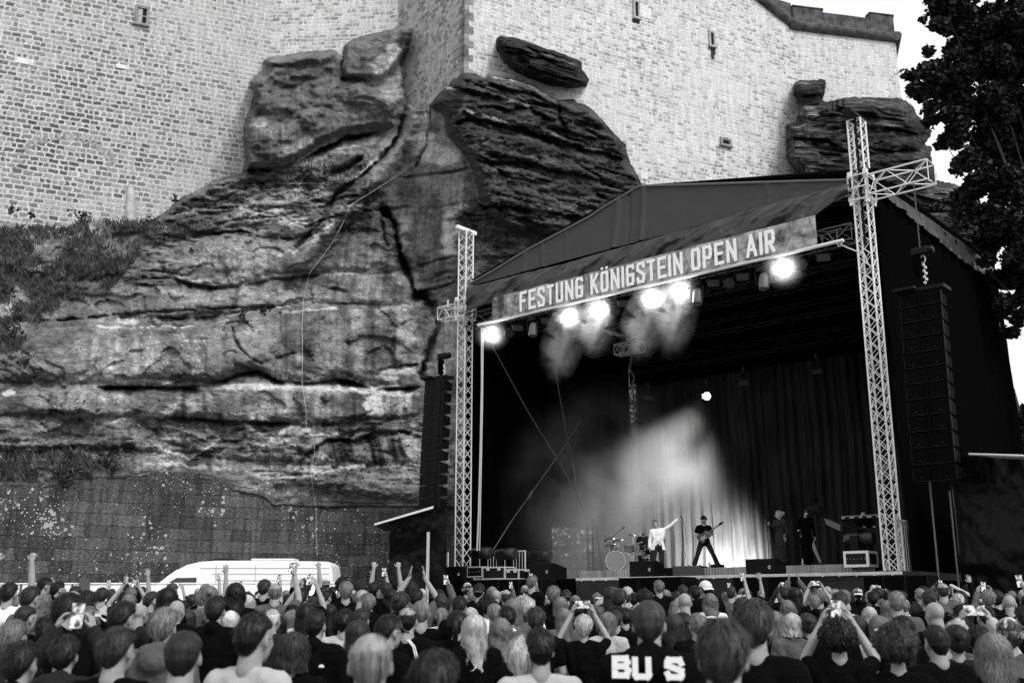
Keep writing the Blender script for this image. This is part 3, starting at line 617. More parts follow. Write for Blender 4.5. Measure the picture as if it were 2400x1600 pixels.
# terraces left
c.strata(330, 460, 540, 680, .6, .05, 13, 12, .6, 20)
c.blob(500, 590, 150, 40, .21, .5); c.blob(640, 590, 70, 30, .20, .5)
c.over([(404, 648), (446, 664), (500, 673), (560, 670), (640, 652), (760, 640)], .9, 16, .55, 10)
c.vein([(391, 640), (446, 655), (531, 661), (638, 648), (744, 640), (840, 640)], 4.5, .38)
c.vein([(655, 600), (720, 560), (790, 520), (850, 480)], 3.5, .33); c.vein([(690, 590), (740, 560), (800, 520)], 4, .28)
c.over([(750, 668), (800, 676), (830, 690)], .5, 10, .4)
c.blob(600, 700, 200, 24, .24, .5, 1.0); c.streaks(390, 900, 660, 730, 32, .35, 12, slope=-.3)
c.over([(270, 741), (300, 740), (330, 732)], .9, 8, .1); c.over([(366, 742), (420, 745), (468, 743), (502, 740), (531, 728)], 1.2, 10, .1, 22)
c.blob(300, 752, 28, 9, .45, .9, .5); c.blob(350, 738, 22, 5, .38, .8)
c.vein([(210, 765), (300, 770), (370, 766), (470, 766), (540, 750)], 1.6, .36); c.vein([(530, 740), (640, 724), (731, 704), (850, 706), (965, 711)], 2.0, .42, .5); c.vein([(660, 732), (730, 726), (790, 720)], 1.8, .36)
c.crack([(130, 752), (200, 745), (270, 738), (350, 732), (450, 726), (560, 720), (640, 720)], 3, .5, .5)
c.crack([(546, 768), (548, 792), (565, 820), (595, 845), (612, 853)], 3.2, .7, .25); c.crack([(612, 852), (650, 840), (690, 826)], 3, .4, .6)
c.blob(300, 840, 110, 50, .21, .5); c.blob(500, 820, 60, 70, .10, .5, 1.0); c.blob(800, 810, 130, 60, .085, .55, .7); c.blob(900, 790, 40, 90, .06, .5); c.streaks(640, 980, 720, 890, 33, .45, 13)
c.streaks(200, 560, 770, 890, 34, .3, 16)
c.blob(930, 715, 60, 16, .36, .6, .9); c.blob(950, 770, 26, 50, .33, .5, 1.2)
# big column and its dark gully
c.vein([(935, 560), (940, 620)], 14, .10, 1, .3)
c.crack([(903, 495), (925, 520), (933, 577), (948, 619), (966, 668), (974, 702)], 10, 2.0, .12, .8); c.crack([(896, 505), (900, 560), (910, 575)], 4, .7, .3)
c.crack([(985, 690), (1020, 720), (1030, 767), (1012, 813), (994, 851), (985, 885)], 11, 1.8, .15); c.blob(1000, 690, 34, 20, .03, .9)
c.over([(900, 490), (950, 484), (1030, 486), (1085, 470)], .5, 7, .4); c.crack([(760, 512), (830, 500), (895, 490)], 3, .5, .4)
c.blob(1050, 545, 26, 60, .42, .75, .9); c.blob(1025, 520, 14, 90, .07, .7, .5); c.over([(1035, 516), (1080, 508), (1130, 520)], .8, 9, .25)
c.blob(990, 560, 26, 80, .10, .5); c.blob(940, 650, 20, 20, .38, .8); c.over([(760, 510), (800, 540), (850, 505)], .3, 10, .5)
c.streaks(780, 1030, 490, 700, 35, .35, 9, slope=-.15); c.blob(1050, 640, 70, 40, .06, .5, 1.4)
c.strata(985, 1100, 590, 720, .8, -.2, 14, 19, .6); c.blob(1040, 800, 40, 120, .24, .6, .9)
# horizontal bench with bright sand band
c.over([(230, 905), (330, 905), (430, 905), (500, 897), (560, 878), (600, 866), (650, 890), (723, 898), (787, 886), (829, 893), (880, 912), (985, 905)], 1.6, 12, .16, 26)
c.vein([(160, 884), (298, 893), (404, 900), (531, 906), (638, 905), (744, 908), (872, 915), (980, 925)], 6.5, .62, .5, .35)
c.blob(620, 903, 40, 8, .75, .9, .3); c.blob(830, 911, 70, 6, .70, .9, .3)
c.blob(600, 860, 50, 20, .05, .6, .8, -.3); c.blob(935, 880, 50, 26, .36, .8, 1.0); c.over([(880, 868), (920, 856), (985, 852)], 1.0, 12, .2)
c.streaks(80, 990, 920, 985, 36, .5, 10); c.blob(330, 950, 90, 24, .07, .5); c.blob(580, 950, 100, 22, .06, .5, .8); c.blob(880, 950, 30, 34, .42, .8, .8); c.blob(985, 945, 20, 30, .05, .7); c.blob(840, 930, 22, 10, .03, .8, .6, .4)
c.over([(110, 958), (180, 970), (240, 972)], 1.1, 10, .12); c.vein([(140, 974), (200, 976), (260, 985), (330, 975), (400, 970)], 5, .42, 1.2, .8); c.blob(400, 958, 24, 10, .5, .9, .5, -.5); c.blob(560, 974, 34, 9, .6, .9, .5, .05); c.blob(24, 922, 16, 9, .55, .9, .5)
c.blob(620, 960, 50, 22, .30, .55, 1.0); c.over([(400, 975), (520, 985), (640, 990), (730, 995)], .7, 10, .3)
c.strata(-60, 1000, 985, 1130, .55, .02, 20, 13, .45, 20); c.streaks(0, 1000, 990, 1110, 37, .3, 12)
c.vein([(480, 1000), (515, 1026), (470, 1060), (440, 1072)], 4, .42, 1.2); c.vein([(574, 998), (610, 1015), (640, 1030), (680, 1000)], 4.5, .44, 1.2); c.vein([(720, 1005), (690, 1026), (640, 1036), (600, 1055)], 4.5, .42, 1.2); c.vein([(640, 1030), (720, 1022), (790, 1018)], 2.5, .36)
c.vein([(310, 1040), (370, 1050), (430, 1066)], 4, .42, 1.2); c.vein([(340, 1085), (420, 1090), (500, 1095), (600, 1100), (700, 1102), (760, 1090)], 4.5, .34, 1.5, .9)
c.blob(640, 1112, 60, 9, .45, .8, .8); c.blob(700, 1150, 30, 22, .30, .8, 1.2); c.blob(590, 1140, 24, 14, .28, .8, 1.2); c.blob(740, 1100, 40, 20, .40, .7, 1.2)
arch = [(697, 1088), (715, 1065), (740, 1045), (774, 1026), (830, 1030), (872, 1012), (940, 1008), (990, 1020)]
c.over(arch, 1.1, 26, .5, 12); c.blob(860, 1055, 130, 34, .07, .65, .6); c.streaks(740, 990, 1025, 1095, 38, .9, 9, slope=.25); c.blob(965, 1050, 18, 40, .40, .6)
c.vein([(760, 1100), (840, 1094), (920, 1090), (1000, 1098)], 4, .42, 1, .8); c.blob(880, 1135, 110, 30, .17, .6); c.over([(765, 1172), (850, 1180), (1000, 1176)], .4, 8, .5)
c.blob(100, 1060, 90, 60, .07, .4, 1.4)
c.blob(60, 600, 120, 60, .16, .5); c.blob(200, 545, 45, 20, .30, .9, .7); c.over([(150, 558), (180, 562), (215, 560)], .6, 6, .2)
# lichen dots
for (xa, xb, ya, yb, n_) in ((330, 500, 780, 880, 60), (470, 560, 580, 620, 25), (120, 330, 930, 1000, 30), (300, 520, 1000, 1080, 40), (600, 760, 1090, 1160, 40)):
    for _ in range(n_):
        x_, y_ = rng.uniform(xa, xb), rng.uniform(ya, yb); i_ = int((x_ + 440) / 3.4); j_ = int((y_ - 40) / 3.4)
        if 0 <= i_ < len(c.xs) and 0 <= j_ < len(c.ys): c.T[j_, i_] = .5
# dark outcrop at the corner
R1 = [(1000, 250), (1003, 237), (1030, 207), (1049, 191), (1083, 160), (1144, 160), (1248, 180), (1309, 215), (1345, 215), (1412, 255), (1490, 333), (1500, 367), (1560, 436), (1660, 520), (1500, 580), (1300, 566), (1190, 540), (1137, 500), (1122, 467), (1108, 421), (1094, 375), (1045, 318), (1030, 268)]
d1_ = c.pdist(R1); g = sstep(0, 26, d1_); c.F -= 3.2 * g; c.T = c.T * (1 - .93 * sstep(0, 6, d1_)) + .93 * sstep(0, 6, d1_) * .055
c.strata_m(sstep(0, 18, d1_), 1.05, .30, 17, 21, .9, 9)
for P, d_, L_ in (([(1050, 196), (1110, 212), (1180, 230), (1260, 262), (1310, 285)], 1.4, 12), ([(1060, 290), (1100, 275), (1150, 300), (1220, 318)], .9, 12), ([(1115, 245), (1190, 255), (1240, 250), (1300, 240)], .7, 8), ([(1310, 235), (1350, 238), (1400, 262)], 1.0, 9), ([(1040, 268), (1085, 262), (1130, 280), (1230, 300), (1300, 330), (1380, 350), (1470, 372)], 1.3, 14), ([(1120, 480), (1200, 485), (1320, 500), (1420, 520)], 1.5, 13), ([(1090, 372), (1200, 380), (1300, 400)], .8, 10)):
    c.over(P, d_, L_, .25, 8, 1.2)
for P in ([(1045, 208), (1090, 214), (1160, 232), (1240, 252)], [(1060, 276), (1085, 262), (1140, 272), (1200, 290), (1300, 320)], [(1083, 172), (1150, 180), (1240, 200), (1310, 236)], [(1345, 234), (1400, 262), (1440, 300)]):
    c.vein([(x, y - 3) for x, y in P], 3, .25, 1.2, 1.0)
c.blob(1180, 300, 60, 20, .10, .6, 1.0, .2); c.blob(1250, 420, 120, 30, .085, .5, 1.3, .2); c.crack([(1308, 235), (1312, 280), (1330, 310)], 5, .8, .3)
c.strata(1085, 1560, 480, 640, .8, .10, 15, 23, .8); c.blob(1200, 530, 120, 50, .075, .7, .9); c.vein([(1050, 482), (1130, 488), (1135, 510)], 3, .3); c.blob(1290, 500, 60, 8, .26, .6, 1.2)
# blend border back into the walls, and the base into the ashlar
D2, _ = segdist(*c.warp(.7), top); fade = sstep(0, 15, D2)
near = D2 < 60
c.F = np.where(near, (wf + .6) * (1 - fade) + np.minimum(c.F, wf - .05) * fade, np.minimum(c.F, wf - .05))
ash = [(-480, 1140), (-90, 1150), (128, 1143), (183, 1124), (340, 1116), (485, 1125), (548, 1150), (616, 1162), (638, 1184), (765, 1190), (800, 1186), (1100, 1190), (1640, 1200)]
Da, Ga = segdist(*c.warp(.4), ash); dl = np.where(Ga > 0, Da, -Da)
Fa = 43.5 + X / 1100 * 9.0
c.F = np.where(dl > 0, Fa + .5 + .02 * dl, c.F * sstep(0, 75, -dl) + (1 - sstep(0, 75, -dl)) * (Fa - .05 + .25 * fbm(X / 40, Y / 16, 88)))
rdg = (1 - np.abs(fbm(X / 46, Y / 13, 57, 5, .6) * 5)).clip(0, 1) ** 2
bed = np.clip(sstep(0, 18, d1_) + sstep(330, 420, X) * sstep(900, 820, X) * sstep(395, 420, Y) * sstep(560, 520, Y) + sstep(1060, 1100, X) * sstep(470, 500, Y) + .6 * sstep(960, 1000, Y) + .5 * sstep(470, 380, X) * sstep(560, 600, Y) * sstep(700, 640, Y), 0, 1); rdg = rdg * (.05 + .95 * bed)
c.F += .26 * rdg * sstep(20, 60, -dl) - (.09 + .10 * bed) * fbm(X / 16, Y / 9, 58, 4, .65) * 2 * sstep(0, 30, -dl)
c.F = np.minimum(c.F, np.where(near, c.F, wf - .05))
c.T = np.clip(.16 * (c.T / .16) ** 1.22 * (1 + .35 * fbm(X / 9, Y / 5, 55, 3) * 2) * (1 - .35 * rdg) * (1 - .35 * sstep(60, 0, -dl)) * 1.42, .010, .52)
mask &= (dl < 22)
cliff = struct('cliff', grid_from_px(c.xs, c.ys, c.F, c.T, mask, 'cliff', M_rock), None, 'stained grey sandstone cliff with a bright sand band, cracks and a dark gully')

def outcrop(name, x0, x1, y0, y1, P, base, bulge, amp, slope, seed, lines, label, tone=.055, blobs=(), border=14, vn_=(), fbase=None, open_edge=None):
    r = Relief(x0, x1, y0, y1, 2.6); X, Y = r.X, r.Y; wf = wallF(X, Y); d = r.pdist(P)
    r.F = (wf if fbase is None else fbase(X, Y)) - bulge * sstep(0, border * 2.2, d) + .3 * fbm(X / 40, Y / 25, seed) * 2
    r.T = np.full(X.shape, tone) * (1 + .8 * fbm(X / 30, Y / 18, seed + 1) * 2)
    r.strata_m(sstep(0, border, d), amp, slope, 11, seed, .85, 8)
    for Q, dd, L_ in lines: r.over(Q, dd, L_, .25, 8, .8)
    for Q, w_, t_ in vn_: r.vein(Q, w_, t_, 1.2, .9)
    for b_ in blobs: r.blob(*b_)
    e = 1 - sstep(0, border, d); r.F = r.F * (1 - e) + ((wf if fbase is None else fbase(X, Y) + 3) + .5) * e
    r.T = np.clip(r.T, .012, .8)
    return obj(name, grid_from_px(r.xs, r.ys, r.F, r.T, d > 0, name, M_rockdark), None)
tag(outcrop('rock_outcrop', 1140, 1400, 66, 226, [(1156, 88), (1171, 78), (1202, 80), (1259, 99), (1316, 120), (1366, 140), (1371, 161), (1387, 187), (1380, 209), (1332, 214), (1278, 205), (1232, 189), (1190, 166), (1171, 140), (1158, 115)], 0, 2.0, .8, .34, 61,
    [([(1175, 92), (1210, 100), (1260, 118), (1330, 140), (1368, 158)], .8, 8), ([(1170, 120), (1215, 122), (1270, 136), (1330, 150)], .7, 9)], '', .06, [(1270, 172, 70, 20, .02, .7, .8, .3), (1200, 108, 26, 10, .16, .6, 1.0, .3)], 10,
    [([(1180, 110), (1240, 118), (1300, 138), (1350, 150)], 3, .22), ([(1168, 84), (1210, 88), (1262, 104)], 2, .2)]),
    'small dark layered rock jutting from the pale bastion wall above the big outcrop', 'rock')
rc = [(1848, 205), (1856, 187), (1868, 179), (1933, 179), (1947, 191), (1941, 214), (1938, 230), (1956, 225), (1983, 221), (2051, 223), (2109, 223), (2141, 248), (2144, 264), (2187, 306), (2170, 337), (2186, 348), (2185, 367), (2192, 398), (2197, 421), (2250, 431), (2290, 445), (2318, 520), (2328, 640), (2330, 1400), (1880, 1400), (1876, 470), (1872, 413), (1845, 390), (1836, 375), (1832, 329), (1829, 290), (1840, 280), (1861, 276), (1863, 245), (1850, 222)]
tag(outcrop('rock_outcrop', 1815, 2640, 160, 1400, rc, 0, 2.2, .9, .06, 71,
    [([(1850, 215), (1880, 222), (1940, 218)], 1.2, 14), ([(1840, 318), (1880, 322), (1940, 325), (1975, 345)], 1.4, 12), ([(2060, 296), (2100, 300), (2150, 312), (2180, 312)], 1.8, 16), ([(1950, 246), (2000, 262), (2060, 268)], .8, 10), ([(1990, 340), (2080, 350), (2160, 352)], .8, 12), ([(2120, 450), (2200, 470), (2290, 480)], .8, 10), ([(2080, 430), (2180, 440)], 1.0, 8)], '', .085,
    [(1893, 262, 34, 14, .42, .95, .5), (2100, 290, 60, 18, .20, .7, .9), (1900, 300, 50, 14, .22, .7, .9), (2150, 300, 40, 18, .02, .8, .6, .2), (2060, 390, 80, 40, .05, .6), (1890, 370, 50, 34, .17, .6, .9), (2230, 460, 80, 30, .20, .6, 1.2), (1895, 225, 40, 20, .03, .7)], 14,
    [([(1850, 190), (1900, 196), (1940, 196)], 2.5, .2), ([(1960, 232), (2040, 236), (2120, 240)], 3, .2)], fbase=lambda X, Y: np.minimum(62.8 - np.clip((Y - 300) / 460, 0, 1) * 4, wallF(X, Y))),
    'large dark layered rock mass under the parapet end, against the sky', 'rock')

# ------------------------------------------------------------------ ashlar retaining wall at the foot
def ashlar_mat():
    m = masonry_mat('big_ashlar_blocks', (.045, .125), .030, .5, bw=1.4, bh=.50, ms=.010, cluster=1.3, warp=.08, blot=.65, soft=1.0, stain=.35)
    t = m.node_tree; N, L = t.nodes, t.links; b = N['Principled BSDF']; src = b.inputs['Base Color'].links[0].from_socket
    uv = N.new('ShaderNodeTexCoord'); prev = src
    for sc_, hi, th in ((3.0, .34, .40), (7.5, .30, .50)):
        v = N.new('ShaderNodeTexVoronoi'); v.inputs['Scale'].default_value = sc_; L.new(uv.outputs['UV'], v.inputs[0])
        n = N.new('ShaderNodeTexNoise'); n.inputs['Scale'].default_value = .28; n.inputs['Detail'].default_value = 3; L.new(uv.outputs['UV'], n.inputs[0])
        r = N.new('ShaderNodeMapRange'); r.inputs[1].default_value = .40; r.inputs[2].default_value = .70; r.inputs[3].default_value = .02; r.inputs[4].default_value = hi; L.new(n.outputs[0], r.inputs[0])
        n2 = N.new('ShaderNodeTexNoise'); n2.inputs['Scale'].default_value = sc_ * 1.7; L.new(uv.outputs['UV'], n2.inputs[0])
        mu = N.new('ShaderNodeMath'); mu.operation = 'MULTIPLY'; L.new(r.outputs[0], mu.inputs[0]); L.new(n2.outputs[0], mu.inputs[1])
        m2 = N.new('ShaderNodeMath'); m2.operation = 'MULTIPLY'; m2.inputs[1].default_value = 1.9; L.new(mu.outputs[0], m2.inputs[0])
        lt = N.new('ShaderNodeMath'); lt.operation = 'LESS_THAN'; L.new(v.outputs['Distance'], lt.inputs[0]); L.new(m2.outputs[0], lt.inputs[1])
        mx = N.new('ShaderNodeMix'); mx.data_type = 'FLOAT'; L.new(lt.outputs[0], mx.inputs[0]); L.new(prev, mx.inputs[2]); mx.inputs[3].default_value = th; prev = mx.outputs[0]
    L.new(prev, b.inputs['Base Color']); return m
rw = MB(); A0 = Vector((0, 0, 0))
def ashx(px): 
    F_ = 43.5 + px / 1100 * 9.0; p = pt(px, 1200, F_); return Vector((p.x, p.y, 0))
xs_ = list(range(-430, 1601, 20)); nz_ = 26
tops = np.interp(xs_, [p[0] for p in ash], [p[1] for p in ash])
for j in range(nz_ + 1):
    for i, x in enumerate(xs_):
        F_ = 43.5 + x / 1100 * 9.0; zt = pt(x, tops[i] - (14 if x < 1000 else 10), F_).z; zb = .3
        p = pt(x, 1200, F_); rw.v.append((p.x, p.y + .03 * (j / nz_), zb + (zt - zb) * j / nz_))
rw.n = len(rw.v); n_ = len(xs_)
for j in range(nz_):
    for i in range(n_ - 1): rw.f.append((j * n_ + i, j * n_ + i + 1, (j + 1) * n_ + i + 1, (j + 1) * n_ + i))
# give it thickness
me = mkmesh('retaining_wall', rw, ashlar_mat()); uvl = me.uv_layers.new(name='UVMap'); vi = np.zeros(len(me.loops), np.int32); me.loops.foreach_get('vertex_index', vi)
co = np.array(rw.v); uvl.data.foreach_set('uv', np.stack([(np.hypot(co[:, 0] - co[0, 0], co[:, 1] - co[0, 1]))[vi], co[:, 2][vi]], -1).astype(np.float32).ravel())
a = me.attributes.new('tone', 'FLOAT', 'POINT'); a.data.foreach_set('value', (.25 * np.array([fbm(np.array([p[0] / 4]), np.array([p[2] / 1.5]), 5)[0] for p in rw.v]) * 2).astype(np.float32))
o = obj('retaining_wall', me, None); tag(o, 'retaining wall of large lichen-spotted ashlar blocks at the foot of the cliff', 'wall')
CLF = (c.xs, c.ys, c.F.copy())
# ================================================================== STAGE
AX = (SU, SV, Vector((0, 0, 1))); Z1 = Vector((0, 0, 1))
M_alu = mat('brushed_aluminium', .74, .45, .2, .4, nscale=30, namp=.12)
M_alud = mat('dull_aluminium', .10, .5, .5, nscale=20, namp=.2)
M_blk = mat('black_metal', .004, .5, spec=.15)
M_gloss = mat('black_plastic', .003, .45, spec=.16)
M_cloth = mat('black_molton_cloth', .0022, .95, spec=.0, bump=.02, bscale=3)
M_tarp = mat('charcoal_tarpaulin', .024, .36, spec=.5, nscale=1.5, namp=.15, bump=.012, bscale=5)
M_roof = mat('grey_roof_canvas', .062, .75, spec=.2, nscale=40, namp=.12, bump=.004, bscale=120)
M_tent = mat('black_plastic_sheet', .0012, .32, spec=.14)
M_skirt = mat('grey_pleated_skirt', .30, .9, nscale=4, namp=.3, stretch=(1, 1, .3))
M_curt = mat('printed_grey_curtain', .032, .95, nscale=1.2, namp=.5, stretch=(1, 1, .35), spec=.05)
M_deck = mat('black_deck_plywood', .012, .6, nscale=8, namp=.3)
M_white = mat('white_paint', .8, .5); M_off = mat('off_white_plastic', .6, .5)
M_cable = mat('pale_cable', .5, .6); M_rope = mat('grey_rope', .09, .8)
M_case = mat('black_case_laminate', .005, .4, spec=.2)
M_chrome = mat('chrome', .7, .15, .9)
M_glow = mat('lamp_glow', .8, .5, emit=60.0)

def cloth(mb, P00, P10, P01, P11, nu, nv, amp=.05, seed=0, folds=0, fold_amp=.06, nrm=None, sag=0, fs=1.0, tw=(6, 3)):
    P00, P10, P01, P11 = map(Vector, (P00, P10, P01, P11)); n = nrm or (P10 - P00).cross(P01 - P00).normalized()
    us = np.linspace(0, 1, nu + 1); vs = np.linspace(0, 1, nv + 1); U, V = np.meshgrid(us, vs)
    L_ = (P10 - P00).length; H_ = (P01 - P00).length
    D = amp * 2 * fbm(U * L_ / fs, V * H_ / fs, seed, 5, .55)
    if folds:
        ph = folds * 2 * math.pi * U + 2.5 * fbm(U * 5, V * 1.2, seed + 3) * 4
        D = D + fold_amp * (np.sin(ph) + .4 * np.sin(2.3 * ph + 1)) * (.55 + .45 * V if False else 1)
    for j in range(nv + 1):
        for i in range(nu + 1):
            u, v = us[i], vs[j]
            p = (P00 * (1 - u) + P10 * u) * (1 - v) + (P01 * (1 - u) + P11 * u) * v + n * float(D[j, i])
            if sag: p.z -= sag * 4 * u * (1 - u) * v
            mb.v.append(tuple(p))
    a = mb.n; mb.n = len(mb.v); w_ = nu + 1
    for j in range(nv):
        for i in range(nu): mb.f.append((a + j * w_ + i, a + j * w_ + i + 1, a + (j + 1) * w_ + i + 1, a + (j + 1) * w_ + i))
    return mb
def solidify(o, t):
    m = o.modifiers.new('thickness', 'SOLIDIFY'); m.thickness = t; m.offset = 0; return o

# ---- deck
dk = thing('stage_deck', 'black stage deck with a pale front edge and dark skirting cloth', 'stage', S(0, 0, .5), 0)
m = MB(); m.box(S(SW / 2 + .2, SD / 2 - .55, DECK - .11), (SW + 1.6, SD + .5, .2), AX)
obj('platform', m, M_deck, dk)
u0, _ = uz(1354, 1357, -.75); u1, _ = uz(2116, 1338, -.75)
m = MB(); m.box(S((u0 + u1) / 2, -.83, DECK - .05), (u1 - u0, .07, .09), AX, .01)
for k in range(22): 
    uu = u0 + (k + .5) * (u1 - u0) / 22; m.tube(S(uu, -.9, DECK - .10), S(uu, -.84, DECK - .10), .02)
obj('edge_rail', m, mat('pale_edge_rail', .5, .5, nscale=3, namp=.2), dk)
m = MB(); cloth(m, S(u0, -.82, DECK - .12), S(SW + 1, -.82, DECK - .12), S(u0, -.72, .5), S(SW + 1, -.72, .5), 160, 24, .09, 5, 0, fs=1.6)
o = obj('skirt_cloth', m, mat('dark_skirting_cloth', .02, .6, spec=.3, bump=.01, bscale=6), dk, smooth=True)
m = MB(); cloth(m, S(-1.0, -.84, DECK - .02), S(u0, -.84, DECK - .02), S(-1.0, -.74, .5), S(u0, -.74, .5), 50, 20, .05, 6, 0)
obj('skirt_cloth', m, M_cloth, dk, smooth=True)
for su in (0.3, 4, 8, 12, 16):
    m = MB()
    for vv in (-.3, 3, 6, 9): m.tube(S(su, vv, .5), S(su, vv, DECK - .2), .03)
    for vv in (-.3, 3, 6): m.tube(S(su, vv, .8), S(su, vv + 3, DECK - .3), .02)
    obj('leg_frame', m, M_alud, dk)

# ---- riser with pleated skirt
rs = thing('stage_riser', 'low riser across the stage with a grey pleated skirt', 'riser', S(8, 1.2, DECK))
RV = 1.25; RH = .30
ur0, _ = uz(1358, 1340, RV); ur1, _ = uz(2052, 1326, RV)
m = MB(); m.box(S((ur0 + ur1) / 2, RV + 4.2, DECK + RH / 2 + .003), (ur1 - ur0 - .05, 8.3, RH), AX); obj('platform', m, M_deck, rs)
m = MB(); cloth(m, S(ur0, RV - .03, DECK + RH + .012), S(ur1, RV - .03, DECK + RH + .012), S(ur0, RV - .05, DECK + .01), S(ur1, RV - .05, DECK + .01), 700, 5, .015, 9, 95, .022)
obj('pleated_skirt', m, M_skirt, rs, smooth=True)
m = MB(); cloth(m, S(ur0, RV + 5, DECK + RH + .01), S(ur0, RV - .04, DECK + RH + .01), S(ur0 - .02, RV + 5, DECK + .01), S(ur0 - .02, RV - .04, DECK + .01), 200, 4, .01, 9, 30, .02)
obj('pleated_skirt', m, M_skirt, rs, smooth=True)

# ---- towers
def tower(u, v, z0, z1, label, head=True, size=.42, m_=M_alu):
    t = thing('truss_tower', label, 'truss tower', S(u, v, z0), 0, 'corner towers carrying the stage roof')
    a = MB(); zs = z0
    while zs < z1 - .1:
        e = min(z1, zs + 3.0); a.truss(S(u, v, zs), S(u, v, e), size, SU, .42, .030, .013); zs = e
    obj('lattice', a, m_, t)
    b = MB(); b.box(S(u, v, z0 + .02), (size + .3, size + .3, .04), AX); obj('base_plate', b, M_alud, t)
    if head:
        hb = MB(); hb.box(S(u, v, z1 + .10), (.14, size + .75, .16), AX, .01)
        for s_ in (-1, 1): hb.box(S(u + s_ * .17, v, z1 + .02), (.06, size + .1, .05), AX)
        for s_ in (-1, 1): hb.tube(S(u - .1, v + s_ * .46, z1 + .06), S(u + .1, v + s_ * .46, z1 + .06), .07, seg=12)
        obj('head_beam', hb, m_, t)
        ch = MB(); ch.path([S(u + .46, v - .24, z1 + .1), S(u + .46, v - .24, 12.9)], .012); obj('hoist_chain', ch, M_alud, t)
    return t
zT = pt(1098, 545, 42).z; zB = pt(1085, 725, 42).z
tL = tower(0, 0, DECK, zT, 'silver lattice tower at the left front of the stage, before the cliff')
zTR = pt(2010, 285, 31).z; zBR = pt(2035, 445, 31).z
tR = tower(SW, 0, DECK, zTR, 'silver lattice tower at the right front of the stage, tallest in the picture', False)
b = MB(); b.box(S(SW, 0, zTR + .12), (.30, 1.5, .10), AX)
for s_ in (-1, 1):
    for q in (0, .18): b.box(S(SW - .55 + q * s_, s_ * .0, zTR + .75), (.04, .04, .30), AX)
obj('head_plate', b, M_blk, tR)
b = MB(); b.box(S(SW + .06, -.24, zTR - 2.1), (.07, .02, 4.2), AX); obj('webbing_strap', b, M_blk, tR)
tBR = tower(SW, SD, DECK, pt(2292, 522, 40.2).z, 'distant lattice tower top at the rear right corner, half hidden by leaves', False, .42, M_alud)
tBL = tower(0, SD, DECK, 12.2, 'dim lattice tower inside the stage at the rear left corner', False, .42, M_alud)
# corner sleeve blocks and outriggers
def sleeve(t, u, v, z, h):
    m = MB()
    for a, b_ in ((1, 0), (-1, 0), (0, 1), (0, -1)):
        c0 = S(u, v, z) + SU * (a * .31) + SV * (b_ * .31); d = SV if a else SU
        for s_ in (-1, 1): m.tube(c0 + d * (s_ * .31) - Z1 * (h / 2), c0 + d * (s_ * .31) + Z1 * (h / 2), .028)
        for e in (-1, 0, 1): m.tube(c0 - d * .31 + Z1 * (e * h / 2), c0 + d * .31 + Z1 * (e * h / 2), .026)
        m.tube(c0 - d * .31 - Z1 * (h / 2), c0 + d * .31 + Z1 * (h / 2), .014)
    for a in (-1, 1):
        for b_ in (-1, 1): m.box(S(u + a * .25, v + b_ * .25, z + h / 2 + .05), (.13, .13, .2), AX, .01); m.box(S(u + a * .25, v + b_ * .25, z - h / 2 - .05), (.12, .12, .2), AX, .01)
    return obj('sleeve_block', m, M_alu, t)
sleeve(tL, 0, 0, zB, .7); sleeve(tR, SW, 0, zBR, .8); sleeve(tBR, SW, SD, 12.0, .7)
m = MB(); m.truss(S(-.3, 0, zB), S(-1.35, 0, zB), .52, SV, .35, .026, .014, sizev=.5, x=False); m.tube(S(-1.0, 0, zB + .26), S(-1.0, 0, zB + .60), .04); obj('outrigger', m, M_alu, tL)
m = MB(); m.truss(S(SW + .3, 0, zBR), S(SW + 2.15, 0, zBR), .62, SV, .6, .028, .016, sizev=.62, x=False); obj('outrigger', m, M_alu, tR)

# ---- roof: canopy, gable, valances, side walls, back
rf = thing('stage_roof', 'dark grey canvas stage roof with a tall triangular front gable and wrinkled valance', 'stage roof', S(SW / 2, 0, 12))
uA, zA = uz(1500, 437, 0); uE0, zE0 = uz(1103, 664, 0); uE1, zE1 = uz(1988, 425, 0)
zE = (zE0 + zE1) / 2
m = MB()
P = [uz(x, y, 0) for x, y in ((1105, 665), (1240, 585), (1382, 510), (1462, 460), (1500, 437), (1984, 424), (1990, 440))]
# gable as fan of triangles subdivided: grid between eave line and upper outline
upx = [1105, 1160, 1240, 1320, 1382, 1420, 1462, 1485, 1500, 1540, 1600, 1700, 1800, 1900, 1984]
upy = [665, 634, 585, 543, 510, 484, 460, 446, 438, 436.5, 435, 432, 429, 426, 424]
UT = [uz(x, y, 0) for x, y in zip(upx, upy)]
nu_ = 240; nv_ = 40; us_ = np.linspace(UT[0][0], UT[-1][0], nu_ + 1); tz = np.interp(us_, [a[0] for a in UT], [a[1] for a in UT])
zb = np.linspace(zE0 - .1, zE1 - .15, nu_ + 1)
G = np.meshgrid(us_, np.linspace(0, 1, nv_ + 1))
wr = .02 * fbm(G[0] * 1.2, G[1] * 2, 91) * 2
for (cu, wd, am, lean) in ((uz(1445, 560, 0)[0], .10, .16, .3), (uz(1508, 560, 0)[0], .07, .16, .2), (uz(1475, 560, 0)[0], .05, -.1, .1), (uz(1272, 640, 0)[0], .05, .10, 0), (uz(1230, 640, 0)[0], .10, .08, .1), (uz(1328, 640, 0)[0], .04, .07, 0), (uz(1800, 450, 0)[0], .10, .08, 0), (uz(1860, 500, 0)[0], .2, .05, 0)):
    wr = wr + am * np.exp(-((G[0] - cu - lean * (G[1] - .5)) / wd) ** 2) * (.35 + .65 * np.abs(G[1] - .4))
for j in range(nv_ + 1):
    for i in range(nu_ + 1):
        t = G[1][j, i]; zz = zb[i] + (max(tz[i], zb[i] + .02) - zb[i]) * t
        m.v.append(tuple(S(us_[i], -float(wr[j, i]) + .0, zz)))
m.n = len(m.v)
